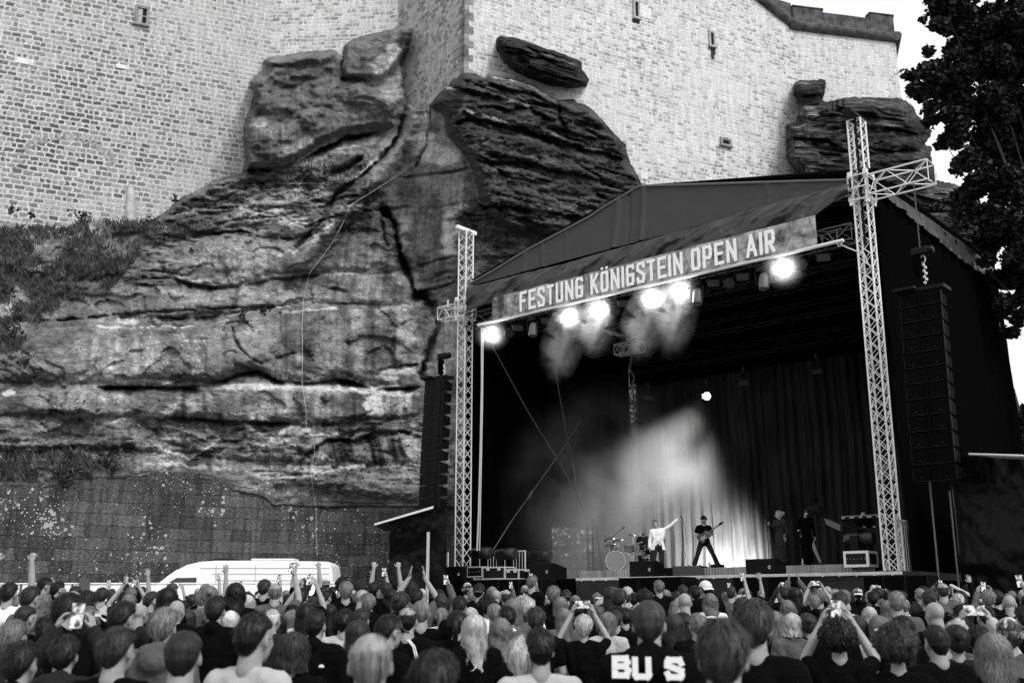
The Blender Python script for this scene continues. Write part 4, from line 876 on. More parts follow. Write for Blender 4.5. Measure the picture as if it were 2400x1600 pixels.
for j in range(nv_):
    for i in range(nu_): a = j * (nu_ + 1) + i; m.f.append((a, a + 1, a + nu_ + 2, a + nu_ + 1))
o = obj('gable_canvas', m, M_roof, rf, smooth=True)
# piping along the rake and lower hem
m = MB(); m.path([S(a, -.02, b + .02) for a, b in UT], .05, 8); obj('rake_hem', m, mat('grey_hem_tape', .12, .7), rf)
# roof slopes
m = MB(); m.grid(lambda a, b_: tuple(S(uE0 + (uA - uE0) * a, SD * b_, zE + (zA - zE) * a + .1)), 8, 8); m.grid(lambda a, b_: tuple(S(uA + (SW + .3 - uA) * a, SD * b_, zA + (zE1 + .2 - zA) * a + .05)), 8, 8)
o = obj('canopy', m, M_roof, rf)
m = MB(); m.grid(lambda a, b_: tuple(S(uE0 + (uA - uE0) * a, SD * b_, zE + (zA - zE) * a - .1)), 8, 8); m.grid(lambda a, b_: tuple(S(uA + (SW + .3 - uA) * a, SD * b_, zA + (zE1 + .2 - zA) * a - .2)), 8, 8)
obj('canopy_lining', m, M_cloth, rf)
# valance (front): irregular wrinkled strip, top line to bottom line traced at v=-.35
vt = [(1092, 672), (1110, 668), (1300, 622), (1500, 566), (1600, 536), (1700, 507), (1800, 478), (1900, 452), (1990, 428)]
vb = [(1115, 728), (1155, 712), (1200, 700), (1290, 684), (1370, 656), (1430, 638), (1490, 628), (1560, 603), (1640, 586), (1720, 562), (1790, 540), (1860, 524), (1920, 508), (1960, 478), (1992, 462)]
VT = [uz(x, y, -.35) for x, y in vt]; VB = [uz(x, y, -.35) for x, y in vb]
nu_, nv_ = 420, 20; us_ = np.linspace(VT[0][0], VT[-1][0], nu_ + 1); ta = np.interp(us_, [q[0] for q in VT], [q[1] for q in VT]); ba = np.interp(us_, [q[0] for q in VB], [q[1] for q in VB])
A_, B_ = np.meshgrid(us_, np.linspace(0, 1, nv_ + 1))
rid = fbm((A_ + B_ * 1.0) * .9, B_ * .8 + A_ * .15, 17, 5, .62) * 2; rid2 = 1 - np.abs(fbm((A_ * 1.5 + B_ * 1.5), B_ * 1.4, 29, 4) * 4)
rid3 = 1 - np.abs(fbm(A_ * .55 + B_ * .9, B_ * .5 + A_ * .1, 31, 3) * 5)
Dv = .34 * rid * (.2 + B_) + .20 * rid2 * (.3 + B_) + .30 * rid3 * (.15 + B_) + .12 * B_
m = MB()
for j in range(nv_ + 1):
    for i in range(nu_ + 1): m.v.append(tuple(S(us_[i], -.30 - min(.26, float(Dv[j, i]) * .8 - .05), ta[i] + (ba[i] - ta[i]) * B_[j, i] + .03 * float(rid[j, i]) * B_[j, i])))
m.n = len(m.v)
for j in range(nv_):
    for i in range(nu_): a = j * (nu_ + 1) + i; m.f.append((a, a + 1, a + nu_ + 2, a + nu_ + 1))
solidify(obj('front_valance', m, M_tarp, rf, smooth=True), .01)
# side valance right: from front right tower back to the rear tower
r0 = [uz_ for uz_ in ((2062, 440), (2110, 470), (2180, 520), (2250, 570), (2300, 610), (2338, 645))]
def side_v(px, py, u=SW + .35):                 # pixel -> (v, z) on plane u = const
    a, b = ray(px, py); d = Vector((a, 1, 0)); t = (u + FL.xy.dot(SU.xy)) / (d.xy.dot(SU.xy)); p = Vector((a * t, t, CAMZ + b * t)); return (Vector((p.x - FL.x, p.y - FL.y, 0)).dot(SV), p.z)
VT = [side_v(x, y) for x, y in ((2066, 440), (2120, 474), (2200, 530), (2280, 588), (2338, 640))]; VB = [side_v(x, y) for x, y in ((2075, 470), (2130, 512), (2200, 575), (2270, 630), (2325, 662), (2340, 668))]
nu_, nv_ = 240, 16; us_ = np.linspace(max(0.1, VT[0][0]), VT[-1][0], nu_ + 1); ta = np.interp(us_, [q[0] for q in VT], [q[1] for q in VT]); ba = np.interp(us_, [q[0] for q in VB], [q[1] for q in VB])
A_, B_ = np.meshgrid(us_, np.linspace(0, 1, nv_ + 1)); rid = fbm(A_ * 1.8, B_ * .5, 37, 5, .6) * 2
m = MB()
for j in range(nv_ + 1):
    for i in range(nu_ + 1): m.v.append(tuple(S(SW + .38 + .13 * float(rid[j, i]) * (.3 + B_[j, i]) + .12 * B_[j, i], us_[i], ta[i] + (ba[i] - ta[i]) * B_[j, i])))
m.n = len(m.v)
for j in range(nv_):
    for i in range(nu_): a = j * (nu_ + 1) + i; m.f.append((a, a + 1, a + nu_ + 2, a + nu_ + 1))
solidify(obj('side_valance', m, M_tarp, rf, smooth=True), .01)
SDR = us_[-1]
m = MB(); m.prism([S(SW + .3, 0, zE1 + .2), S(SW + .3, SDR, VT[-1][1]), S(SW + .3, SDR, VT[-1][1] - .6), S(SW + .3, 0, zE1 - .6)], SU * -.05); obj('side_fascia', m, M_cloth, rf)
# walls of cloth: right side (outer skin), left side, back curtain
ew = thing('stage_side_wall', 'black cloth wall closing the right side of the stage', 'cloth wall', S(SW + .3, 5, .5))
m = MB(); cloth(m, S(SW + .32, .35, zE1 - .1), S(SW + .32, SDR + .2, VT[-1][1]), S(SW + .45, .35, .5), S(SW + .6, SDR + .7, .5), 120, 40, .10, 12, 14, .05, fs=3)
obj('cloth_panel', m, mat('black_wall_cloth', .0025, 1.0, spec=.0), ew, smooth=True)
# left side wall with an opening low at the rear
lw = thing('stage_side_wall', 'black cloth wall on the left side of the stage with a gap showing stonework', 'cloth wall', S(0, 6, .5))
zo0 = 4.1
m = MB(); cloth(m, S(-.25, .3, zE0), S(-.25, SD, zE0), S(-.25, .3, 5.05), S(-.25, SD, 5.05), 140, 50, .12, 22, 12, .05, fs=3); obj('cloth_panel', m, M_cloth, lw, smooth=True)
m = MB(); cloth(m, S(-.25, .3, 5.3), S(-.25, 5.9, 5.3), S(-.25, .3, DECK), S(-.25, 5.9, DECK), 100, 30, .1, 24, 10, .06, fs=2); obj('cloth_panel', m, M_cloth, lw, smooth=True)
bk = thing('back_curtain', 'tall grey printed curtain hanging in folds across the back of the stage', 'curtain', S(8, SD, DECK))
uc0, _ = uz(1517, 1200, SD)
m = MB(); cloth(m, S(.3, SD - .25, 12.0), S(SW - .1, SD - .25, 12.0), S(.3, SD - .2, DECK), S(SW - .1, SD - .2, DECK), 640, 40, .05, 27, 34, .10, fs=3); obj('drape', m, M_curt, bk, smooth=True)
m = MB(); m.tube(S(.2, SD - .25, 12.05), S(SW, SD - .25, 12.05), .05); obj('drape_rail', m, M_blk, bk)
m = MB(); cloth(m, S(.1, SD, 12.6), S(SW + .2, SD, 12.6), S(.1, SD, .6), S(SW + .2, SD, .6), 60, 30, .05, 28, 6, .05); m.prism([S(-.3, SD + .02, 12.3), S(-.3, SD + .02, zE0 + .2), S(uA, SD + .02, zA + .3), S(SW + .3, SD + .02, zE1 + .3), S(SW + .3, SD + .02, 12.3)], SV * .03); obj('backing_cloth', m, M_cloth, bk, smooth=True)

# ---- front bar + banner
m = MB(); ub0, zb0 = uz(1120, 762, -.55); ub1, zb1 = uz(1977, 563, -.55); zbar = (zb0 + zb1) / 2
fb = thing('front_truss', 'lighting truss behind the banner with a white pipe along its lower edge', 'lighting truss', S(8, -.4, zbar))
m.tube(S(ub0, -.55, zb0), S(ub1, -.55, zb1), .055, seg=10); obj('banner_pipe', m, mat('white_pipe', .75, .4), fb)
m = MB(); m.truss(S(.3, -.1, zbar + .35), S(SW - .3, -.1, zbar + .35), .5, SV, .6, .026, .014, x=False); obj('lattice', m, M_alud, fb)
m = MB()
for (x0, y0, x1, y1) in ((1938, 545, 1972, 535), (1938, 545, 1962, 572), (1962, 538, 1962, 565)):
    a = uz(x0, y0, -.3); b = uz(x1, y1, -.3); m.tube(S(a[0], -.3, a[1]), S(b[0], -.3, b[1]), .025)
obj('end_bracket', m, M_alud, fb)
m = MB(); P = [uz(x, y, -.4) for x, y in ((1968, 572), (1985, 580), (2005, 588), (2025, 594), (2035, 620))]; m.path([S(a, -.4, b) for a, b in P], .02); 
m.path([S(*q) for q in [(uz(1968, 572, -.4)[0] + .07 * math.cos(t), -.4, uz(1968, 572, -.4)[1] + .07 * math.sin(t)) for t in np.linspace(0, 6.28, 12)]], .015)
obj('safety_rope', m, M_off, fb)
bn = thing('festival_banner', 'long stone-patterned banner with pale lettering across the stage front', 'banner', S(8, -.6, zbar + .4))
bu0 = uz(1153, 740, -.6)[0]; bu1 = uz(1915, 560, -.6)[0]; BV = -.60
bt0 = uz(1153, 700, -.6)[1]; bt1 = uz(1915, 505, -.6)[1]
Mb = mat('printed_stone_banner', .26, .6, nscale=2.2, namp=.9, stretch=(1, 1, 1.6), bump=.0)
def zpipe(u): return zb0 + (zb1 - zb0) * (u - ub0) / (ub1 - ub0)
m = MB(); m.grid(lambda a, b_: tuple(S(bu0 + (bu1 - bu0) * a, BV + .012 * math.sin(a * 40 + b_ * 3), zpipe(bu0 + (bu1 - bu0) * a) + .03 + b_ * ((bt0 + (bt1 - bt0) * a) - zpipe(bu0 + (bu1 - bu0) * a)))), 200, 6)
def banner_mat():
    m = bpy.data.materials.new('printed_stone_banner'); m.use_nodes = True; t = m.node_tree; N, L = t.nodes, t.links; b = N['Principled BSDF']; b.inputs['Roughness'].default_value = .6
    tc = N.new('ShaderNodeTexCoord'); n = N.new('ShaderNodeTexNoise'); n.inputs['Scale'].default_value = 1.5; n.inputs['Detail'].default_value = 8; n.inputs['Roughness'].default_value = .7; L.new(tc.outputs['Object'], n.inputs[0])
    v = N.new('ShaderNodeTexVoronoi'); v.feature = 'DISTANCE_TO_EDGE'; v.inputs['Scale'].default_value = 1.1; L.new(n.outputs['Color'], v.inputs[0]) if False else L.new(tc.outputs['Object'], v.inputs[0])
    r = N.new('ShaderNodeMapRange'); r.inputs[1].default_value = .38; r.inputs[2].default_value = .64; r.inputs[3].default_value = .04; r.inputs[4].default_value = .56; L.new(n.outputs[0], r.inputs[0])
    e = N.new('ShaderNodeMapRange'); e.inputs[1].default_value = 0; e.inputs[2].default_value = .06; e.inputs[3].default_value = .5; e.inputs[4].default_value = 1; L.new(v.outputs['Distance'], e.inputs[0])
    mm = N.new('ShaderNodeMath'); mm.operation = 'MULTIPLY'; L.new(r.outputs[0], mm.inputs[0]); L.new(e.outputs[0], mm.inputs[1]); L.new(mm.outputs[0], b.inputs['Base Color']); return m
obj('banner_sheet', m, banner_mat(), bn, smooth=True)
# glyphs: strokes on a 0..1 x 0..1 cell
GL = {'F': [((0, 0), (0, 1)), ((0, 1), (1, 1)), ((0, .52), (.8, .52))], 'E': [((0, 0), (0, 1)), ((0, 1), (1, 1)), ((0, .5), (.85, .5)), ((0, 0), (1, 0))],
      'S': [((1, .82), (.9, 1)), ((.9, 1), (.1, 1)), ((.1, 1), (0, .85)), ((0, .85), (0, .68)), ((0, .68), (1, .36)), ((1, .36), (1, .12)), ((1, .12), (.9, 0)), ((.9, 0), (.1, 0)), ((.1, 0), (0, .18))],
      'T': [((0, 1), (1, 1)), ((.5, 0), (.5, 1))], 'U': [((0, 1), (0, .12)), ((0, .12), (.12, 0)), ((.12, 0), (.88, 0)), ((.88, 0), (1, .12)), ((1, .12), (1, 1))],
      'N': [((0, 0), (0, 1)), ((0, 1), (1, 0)), ((1, 0), (1, 1))], 'G': [((1, .88), (.9, 1)), ((.9, 1), (.1, 1)), ((.1, 1), (0, .88)), ((0, .88), (0, .12)), ((0, .12), (.1, 0)), ((.1, 0), (.9, 0)), ((.9, 0), (1, .12)), ((1, .12), (1, .5)), ((1, .5), (.5, .5))],
      'K': [((0, 0), (0, 1)), ((1, 1), (.08, .48)), ((.3, .6), (1, 0))], 'O': [((0, .12), (0, .88)), ((0, .88), (.12, 1)), ((.12, 1), (.88, 1)), ((.88, 1), (1, .88)), ((1, .88), (1, .12)), ((1, .12), (.88, 0)), ((.88, 0), (.12, 0)), ((.12, 0), (0, .12))],
      'I': [((.5, 0), (.5, 1))], 'P': [((0, 0), (0, 1)), ((0, 1), (.88, 1)), ((.88, 1), (1, .88)), ((1, .88), (1, .55)), ((1, .55), (.88, .43)), ((.88, .43), (0, .43))],
      'A': [((0, 0), (.5, 1)), ((.5, 1), (1, 0)), ((.2, .3), (.8, .3))], 'R': [((0, 0), (0, 1)), ((0, 1), (.88, 1)), ((.88, 1), (1, .88)), ((1, .88), (1, .55)), ((1, .55), (.88, .45)), ((.88, .45), (0, .45)), ((.45, .45), (1, 0))]}
def stroke(mb, a, b, w, nrm, depth):
    a = Vector(a); b = Vector(b); d = (b - a).normalized(); s_ = d.cross(nrm).normalized() * (w / 2); e = d * (w * .5)
    mb.prism([a - e - s_, b + e - s_, b + e + s_, a - e + s_], nrm * depth)
txt = 'FESTUNG KÖNIGSTEIN OPEN AIR'
tu0 = uz(1217, 715, BV)[0]; tu1 = uz(1820, 560, BV)[0]
wd = {'I': .42, ' ': .52, 'T': .95, 'A': 1.12, 'K': 1.02, 'N': 1.08}
tot = sum(wd.get(ch, 1.0) for ch in txt) ; adv = (tu1 - tu0) / tot; LH = .78; cu = tu0
Mlet = mat('pale_lettering', .93, .5)
zn = -SV
for ch in txt:
    wc = wd.get(ch, 1.0) * adv
    if ch != ' ':
        gch = 'O' if ch == 'Ö' else ch
        lw_ = wc * .80; sw = .115; x0 = cu + (wc - lw_) / 2; zz = zpipe(cu) + .12
        m = MB(); k = 0
        for (a, b_) in GL[gch]:
            f = lambda q: S(x0 + sw / 2 + q[0] * (lw_ - sw), BV - .03 - .0012 * k, zz + sw / 2 + q[1] * (LH - sw)); stroke(m, f(a), f(b_), sw, zn, .006); k += 1
        if ch == 'Ö':
            for q in (.22, .78): m.box(S(x0 + q * lw_, BV - .035, zz + LH + .11), (.10, .01, .09), AX)
        obj('letter', m, Mlet, bn)
    cu += wc
# ---- inner roof trusses
M_grid = mat('dark_truss_metal', .022, .6, .3)
it = thing('roof_grid', 'dim lattice trusses under the stage roof', 'roof trusses', S(SW / 2, 6, zbar))
for vv, zz in ((2.6, zbar + .6), (5.2, zbar + .9), (8.0, zbar + .6), (11.0, zbar + .2)):
    m = MB(); m.truss(S(.3, vv, zz), S(SW - .3, vv, zz), .5, SV, .8, .028, .014, x=False); obj('cross_truss', m, M_grid, it)
for uu in (0.1, uA * .5, uA, (SW + uA) / 2, SW - .1):
    m = MB(); m.truss(S(uu, .3, zbar + 1.3), S(uu, SD - .3, zbar + 1.3), .45, SU, .8, .026, .013, x=False); obj('side_truss', m, M_grid, it)
for vv in (.5, 4, 8):
    m = MB(); m.truss(S(.3, vv, zE - .3), S(uA, vv, zA - .6), .45, SV, .8, .026, .013, x=False); m.truss(S(uA, vv, zA - .6), S(SW - .3, vv, zE - .3), .45, SV, .8, .026, .013, x=False); obj('rafter_truss', m, M_grid, it)
# scaffold poles & mast inside left
sp = thing('scaffold_frame', 'pair of grey scaffold poles with rungs beside the stone opening', 'scaffolding', S(3, 6, DECK))
m = MB()
q0 = uz(1379, 1340, 5.0)
for px_ in (1379, 1391):
    a = uz(px_, 1340, 5.0); m.tube(S(a[0], 5.0, DECK), S(a[0], 5.0, uz(px_, 1214, 5.0)[1]), .035)
for yy in (1232, 1262, 1295, 1330): a = uz(1376, yy, 5.0); b = uz(1394, yy, 5.0); m.tube(S(a[0], 5.0, a[1]), S(b[0], 5.0, a[1]), .02)
a = uz(1397, 1230, 5.0); b = uz(1412, 1340, 5.0); m.tube(S(a[0], 5.0, a[1]), S(b[0], 5.0, b[1]), .018)
obj('pole_frame', m, M_alud, sp)
# ropes crossing inside
def rope(P, label, r=.022, name='guy_rope', thick=None):
    m = MB(); Q = [S(uz(x, y, v)[0], v, uz(x, y, v)[1]) for x, y, v in P]; m.path(Q, r)
    if thick:
        for (x, y, v) in thick: q = uz(x, y, v); m.ell(S(q[0], v, q[1]), (.06, .06, .12))
    return tag(obj(name, m, M_rope), label, 'rope', 'guy ropes inside the stage')
rope([(1148, 800, .8), (1235, 960, 2.2), (1302, 1067, 3.4), (1356, 1160, 4.5)], 'thin guy rope falling from the leftmost lit lamp to a knot', thick=[(1356, 1162, 4.5)])
rope([(1300, 860, 3.0), (1325, 1000, 3.6), (1340, 1070, 4.0), (1356, 1162, 4.5), (1376, 1216, 4.9)], 'steep guy rope inside the stage down to the scaffold poles')
rope([(1156, 1288, .8), (1200, 1218, 1.8), (1246, 1155, 2.6), (1325, 1043, 3.8), (1362, 985, 4.5)], 'thick chain-like rope rising rightwards from the big floor lamps', .026, thick=[(1245, 1157, 2.6), (1241, 1163, 2.6)])
tag(obj('drop_cable', MB().path([S(uz(x, y, -.5)[0], -.5, uz(x, y, -.5)[1]) for x, y in ((1129, 768), (1129, 900), (1126, 1050), (1122, 1200), (1118, 1290))], .035), M_cable), 'pale double cable hanging from the banner pipe beside the left tower', 'cable')
tag(obj('drop_cable', MB().path([S(uz(x, y, -.6)[0], -.6, uz(x, y, -.6)[1]) for x, y in ((1133, 768), (1131, 950), (1127, 1150), (1124, 1290))], .018), M_cable), 'thinner pale cable just right of the double one at the left tower', 'cable')
# ================================================================== STAGE GEAR
# ---- lamps under the bar (px, py, type, lit)
def spot(name, loc, target, energy, deg, blend, parent, r=.08):
    d = bpy.data.lights.new(name, 'SPOT'); d.energy = energy; d.spot_size = R(deg); d.spot_blend = blend; d.shadow_soft_size = r
    o = bpy.data.objects.new(name, d); C.objects.link(o); o.location = loc; o.rotation_euler = (Vector(loc) - Vector(target)).to_track_quat('Z', 'Y').to_euler()
    if parent is not None: o.parent = parent; o.matrix_parent_inverse = MW[parent.name].inverted()
    return o
CAM = Vector((0, 0, CAMZ))
def fixture(px, py, kind, lit, label, v=-.35, glow=None, aim=None):
    c = S(uz(px, py, v)[0], v, uz(px, py, v)[1])
    n = (CAM - c).normalized() if aim is None else aim.normalized()
    if kind != 'head': n = (n + Vector((0, 0, -.1))).normalized()
    X = n.cross(Z1).normalized(); Y = X.cross(n); A = (X, Y, n)
    t = thing({'panel': 'blinder_lamp', 'par': 'par_lamp', 'head': 'moving_head_lamp'}[kind], label, 'stage lamp', c, 0, 'lamps hanging under the banner' if v < 0 else 'lamps over the back of the stage')
    yk = MB(); top = c + Z1 * .42
    if kind == 'panel':
        b = MB(); b.box(c - n * .1, (.44, .26, .20), A, .03); obj('body', b, M_gloss, t)
        e = MB()
        for i in range(6):
            for j in range(3): e.box(c + X * ((i - 2.5) * .066) + Y * ((j - 1) * .07) + n * .005, (.055, .058, .012), A)
        obj('lens', e, glow if lit else mat_lens, t)
        for s_ in (-1, 1): yk.path([c + X * s_ * .24 - n * .1, c + X * s_ * .24 + Z1 * .2 - n * .1, top], .014)
    elif kind == 'par':
        b = MB(); b.lathe(c, [(.12, -.30), (.17, -.22), (.19, -.05), (.19, .0)], A, 20, False); b.lathe(c, [(.0, -.02), (.19, -.02)], A, 20, False); obj('body', b, M_gloss, t)
        e = MB()
        for i in range(-2, 3):
            for j in range(-2, 3):
                if i * i + j * j <= 5: e.lathe(c + X * ((i + .5 * (j % 2)) * .072) + Y * (j * .066), [(.001, .01), (.028, .008), (.031, -.01)], A, 10, False)
        obj('lens', e, glow if lit else mat_lens, t)
        for s_ in (-1, 1): yk.path([c + X * s_ * .21 - n * .1, c + X * s_ * .21 + Z1 * .25 - n * .1, top], .014)
    else:
        b = MB(); b.box(c + Z1 * .33, (.42, .34, .18), AX, .03); obj('base_unit', b, M_gloss, t)
        for s_ in (-1, 1): yk.prism([c + SU * s_ * .24 + Z1 * .26 + SV * .1, c + SU * s_ * .24 + Z1 * .26 - SV * .1, c + SU * s_ * .22 - Z1 * .12 - SV * .06, c + SU * s_ * .22 - Z1 * .12 + SV * .06], SU * (s_ * .05))
        h = MB(); dn = Vector((0, 0, -1)) * .96 - SV * .2; dn.normalize(); hx = SU; hy = dn.cross(hx)
        h.lathe(c - Z1 * .0, [(.07, -.22), (.15, -.16), (.18, 0), (.18, .22), (.16, .34), (.13, .36)], (hx, hy, dn), 20); obj('head_unit', h, mat_headgrey, t, ang=40)
        top = c + Z1 * .6; yk.tube(c + Z1 * .4, top, .03)
    obj('yoke', yk, M_blk, t)
    cl = MB(); cl.tube(c + Z1 * .42 + (Z1 * .16 if kind == 'head' else Z1 * 0), c + Z1 * (.75), .02); cl.box(c + Z1 * .62, (.05, .12, .1), AX); obj('clamp', cl, M_alud, t)
    return t, c
mat_lens = mat('unlit_lens', .05, .3, spec=.5); mat_headgrey = mat('grey_lamp_shell', .09, .35, spec=.5)
LAMPS = [(1153, 783, 'panel', 1, 'lit square lamp at the left end of the banner pipe'), (1195, 780, 'par', 0, 'dark round lamp next to the leftmost lit lamp'),
         (1214, 769, 'panel', 0, 'unlit square lamp between the round lamp and the first moving head'), (1251, 768, 'head', 0, 'grey moving head lamp under the first letters of the banner'),
         (1281, 752, 'panel', 0, 'unlit square lamp left of the first big glaring lamp'), (1336, 742, 'panel', 1, 'glaring lamp under the first word with a long smoke plume'),
         (1404, 726, 'panel', 1, 'glaring square lamp with a shorter smoke plume, second of four'), (1442, 727, 'par', 0, 'round honeycomb lamp under the gap between lit lamps'),
         (1462, 712, 'panel', 0, 'unlit square lamp above right of the honeycomb lamp'), (1528, 698, 'panel', 1, 'glaring lamp with a broken smoke plume, third of four'),
         (1594, 682, 'panel', 1, 'brightest glaring lamp near the middle of the banner'), (1636, 690, 'head', 0, 'grey moving head lamp right of the brightest glare'),
         (1672, 664, 'panel', 0, 'unlit square lamp under the word open'), (1710, 664, 'par', 0, 'dim round lamp under the word open'),
         (1741, 649, 'panel', 0, 'unlit square lamp under the last word'), (1791, 655, 'head', 0, 'pale grey moving head lamp under the last word'),
         (1836, 628, 'panel', 1, 'lit lamp at the right end of the banner, round glare'), (1880, 620, 'par', 0, 'dark round lamp right of the right end glare'),
         (1930, 604, 'panel', 0, 'unlit square lamp at the far right end of the pipe')]
GL_ = [mat('front_lamp_glow', .8, .5, emit=90.0)]
plumes = []
for (x, y, k, lit, lb) in LAMPS:
    t, c_ = fixture(x, y, k, lit, lb, glow=GL_[0])
    if lit: plumes.append((x, y, c_, t))
# rear lamp shining into the smoke
tb, cb = fixture(1657, 928, 'par', 1, 'bright round lamp high before the back curtain, beaming down through smoke', v=8.5, glow=mat('rear_lamp_glow', .8, .5, emit=2.6))
for (x, y, v_) in ((1633, 888, 9), (1622, 900, 9)): pass
for (x, y, lb) in ((1520, 932, 'dark lamp left of the bright rear lamp'), (1743, 897, 'dark lamp right of the bright rear lamp'), (1915, 870, 'faint dark lamp far right over the back of the stage')):
    fixture(x, y, 'panel', 0, lb, v=8.5)
# small brightly lit truss cluster
m = MB(); c0 = S(uz(1480, 815, 6)[0], 6, uz(1480, 815, 6)[1]); m.truss(c0 - SU * .75, c0 + SU * .55, .45, SV, .35, .022, .014); m.box(c0 + Z1 * .35, (.3, .3, .06), AX); m.box(c0 + SU * .2, (.4, .05, .4), AX)
tag(obj('truss_joint', m, M_alu), 'pale lit truss joint hanging in the dark stage roof', 'truss')
m = MB(); m.path([c0 + Z1 * -.3, c0 - Z1 * .9 - SU * .1, c0 - Z1 * 1.3 + SU * .1, c0 - Z1 * 1.7 - SU * .05], .05); tag(obj('cable_loop', m, M_rope), 'loose cable loop hanging below the pale truss joint', 'cable')

# ---- line arrays
def line_array(c0, n, w, d, h, tilt_per, yaw, label, face_m, cab=None):
    t = thing('line_array', label, 'loudspeaker array', c0)
    X = (SU * math.cos(yaw) + SV * math.sin(yaw)); Yb = Vector((-X.y, X.x, 0))
    m = MB(); m.box(c0 + Z1 * .10, (w + .25, d * .9, .10), (X, Yb, Z1)); m.box(c0 + Z1 * .13 - Yb * .1 - X * (w * .35), (w * .55, d * 1.2, .08), (X, Yb, Z1)); obj('fly_bumper', m, M_blk, t)
    p = Vector(c0); a = R(-3)
    for k in range(n):
        if k > n * .45: a += tilt_per * ((k - n * .45) / (n * .55))
        Yk = Yb * math.cos(a) + Z1 * math.sin(a); Zk = Z1 * math.cos(a) - Yb * math.sin(a)
        cc = p - Zk * (h / 2); bx = MB()
        # trapezoid cabinet: front taller than back
        hf = h / 2 * .96; hb = h / 2 * .66
        F0 = cc - Yk * (d / 2); B0 = cc + Yk * (d / 2)
        V = [F0 + X * s_ * w / 2 + Zk * q * hf for s_ in (-1, 1) for q in (-1, 1)] + [B0 + X * s_ * w / 2 * .92 + Zk * q * hb for s_ in (-1, 1) for q in (-1, 1)]
        bx.add(V, [(0, 2, 3, 1), (4, 5, 7, 6), (0, 1, 5, 4), (2, 6, 7, 3), (1, 3, 7, 5), (0, 4, 6, 2)])
        cb_ = obj('cabinet', bx, cab or M_gloss, t)
        g = MB()
        for s_ in (-1, 1): g.box(F0 - Yk * .012 + X * s_ * w * .27, (w * .40, .02, hf * 1.72), (X, Yk, Zk))
        g.box(F0 - Yk * .02 , (w * .10, .03, hf * 1.8), (X, Yk, Zk)); obj('grille', g, face_m, cb_)
        q = MB()
        for s_ in (-1, 1):
            q.box(F0 + X * s_ * (w / 2 + .02) + Yk * .05, (.03, .05, h * .8), (X, Yk, Zk)); q.ell(F0 + X * s_ * (w * .30) - Yk * .03 - Zk * hf * .55, (.022, .01, .022), nu=8, nv=5)
        q.box(F0 - Yk * .025 - Zk * hf * .93, (w * .9, .012, .018), (X, Yk, Zk))
        obj('rigging_trim', q, mat_rig if cab is None else M_blk, cb_)
        p = p - Zk * h
    return t
mat_rig = mat('rigging_steel', .018, .4, .5); mat_gr = mat('black_speaker_grille', .006, .6, spec=.1, nscale=60, namp=.4); mat_gr2 = mat('dull_black_grille', .002, .7, spec=.03)
lc = S(uz(1029, 893, -.4)[0], -.4, uz(1029, 893, -.4)[1])
line_array(lc, 12, .98, .62, .475, R(2.4), R(0), 'tall black loudspeaker array hanging before the cliff, left of the stage', mat_gr)
rcx = S(uz(2165, 690, -.3)[0], -.3, uz(2165, 690, -.3)[1])
line_array(rcx, 12, 1.12, .7, .455, R(1.6), R(0), 'black loudspeaker array in the shade, right of the right hand tower', mat_gr2, mat_gr2)  # blacker material than the left array; its shade is put into the colour
def hoist(px, py, v, label, chain_to, shackle=True, zchain=None):
    q = uz(px, py, v); c = S(q[0], v, q[1]); t = thing('chain_hoist', label, 'chain hoist', c, 0, 'chain hoists over the loudspeakers')
    m = MB(); m.box(c, (.50, .26, .24), AX, .05); m.lathe(c + SU * .25, [(.11, 0), (.12, .1), (.08, .14)], (SV, Z1, SU), 14); obj('motor', m, M_gloss, t)
    m = MB(); m.lathe(c - Z1 * .15 - SU * .12, [(.13, 0), (.14, -.15), (.12, -.55), (.04, -.62)], AX, 12); obj('chain_bag', m, M_cloth, t)
    m = MB(); top = S(q[0], v, chain_to); n = int((top - c).length / .10)
    for k in range(n): 
        p = c + Z1 * (.14 + k * .10); ax = SU if k % 2 else SV; m.path([p + ax * .022 * math.sin(a) + Z1 * (.06 * math.cos(a) + .05) for a in np.linspace(0, 6.283, 7)], .009, 4)
    obj('chain', m, M_alud, t)
    m = MB(); p0 = c - Z1 * .12 + SU * .05
    m.path([p0 + SU * .07 * math.sin(a) - Z1 * (.12 - .12 * math.cos(a)) for a in np.linspace(0, 6.283, 12)], .022, 6)
    for k in range(7): m.ell(p0 - Z1 * (.30 + k * .09) + SU * (.05 if k % 2 else -.0), (.05, .04, .055), nu=8, nv=6)
    obj('shackle_chain', m, mat('galvanised_shackle', .5, .4, .4), t)
    return t
hoist(1039, 835, -.4, 'black chain hoist above the left loudspeaker array', zB - .3)
hoist(2157, 590, -.3, 'black chain hoist with a pale shackle above the right loudspeaker array', zBR - .3)

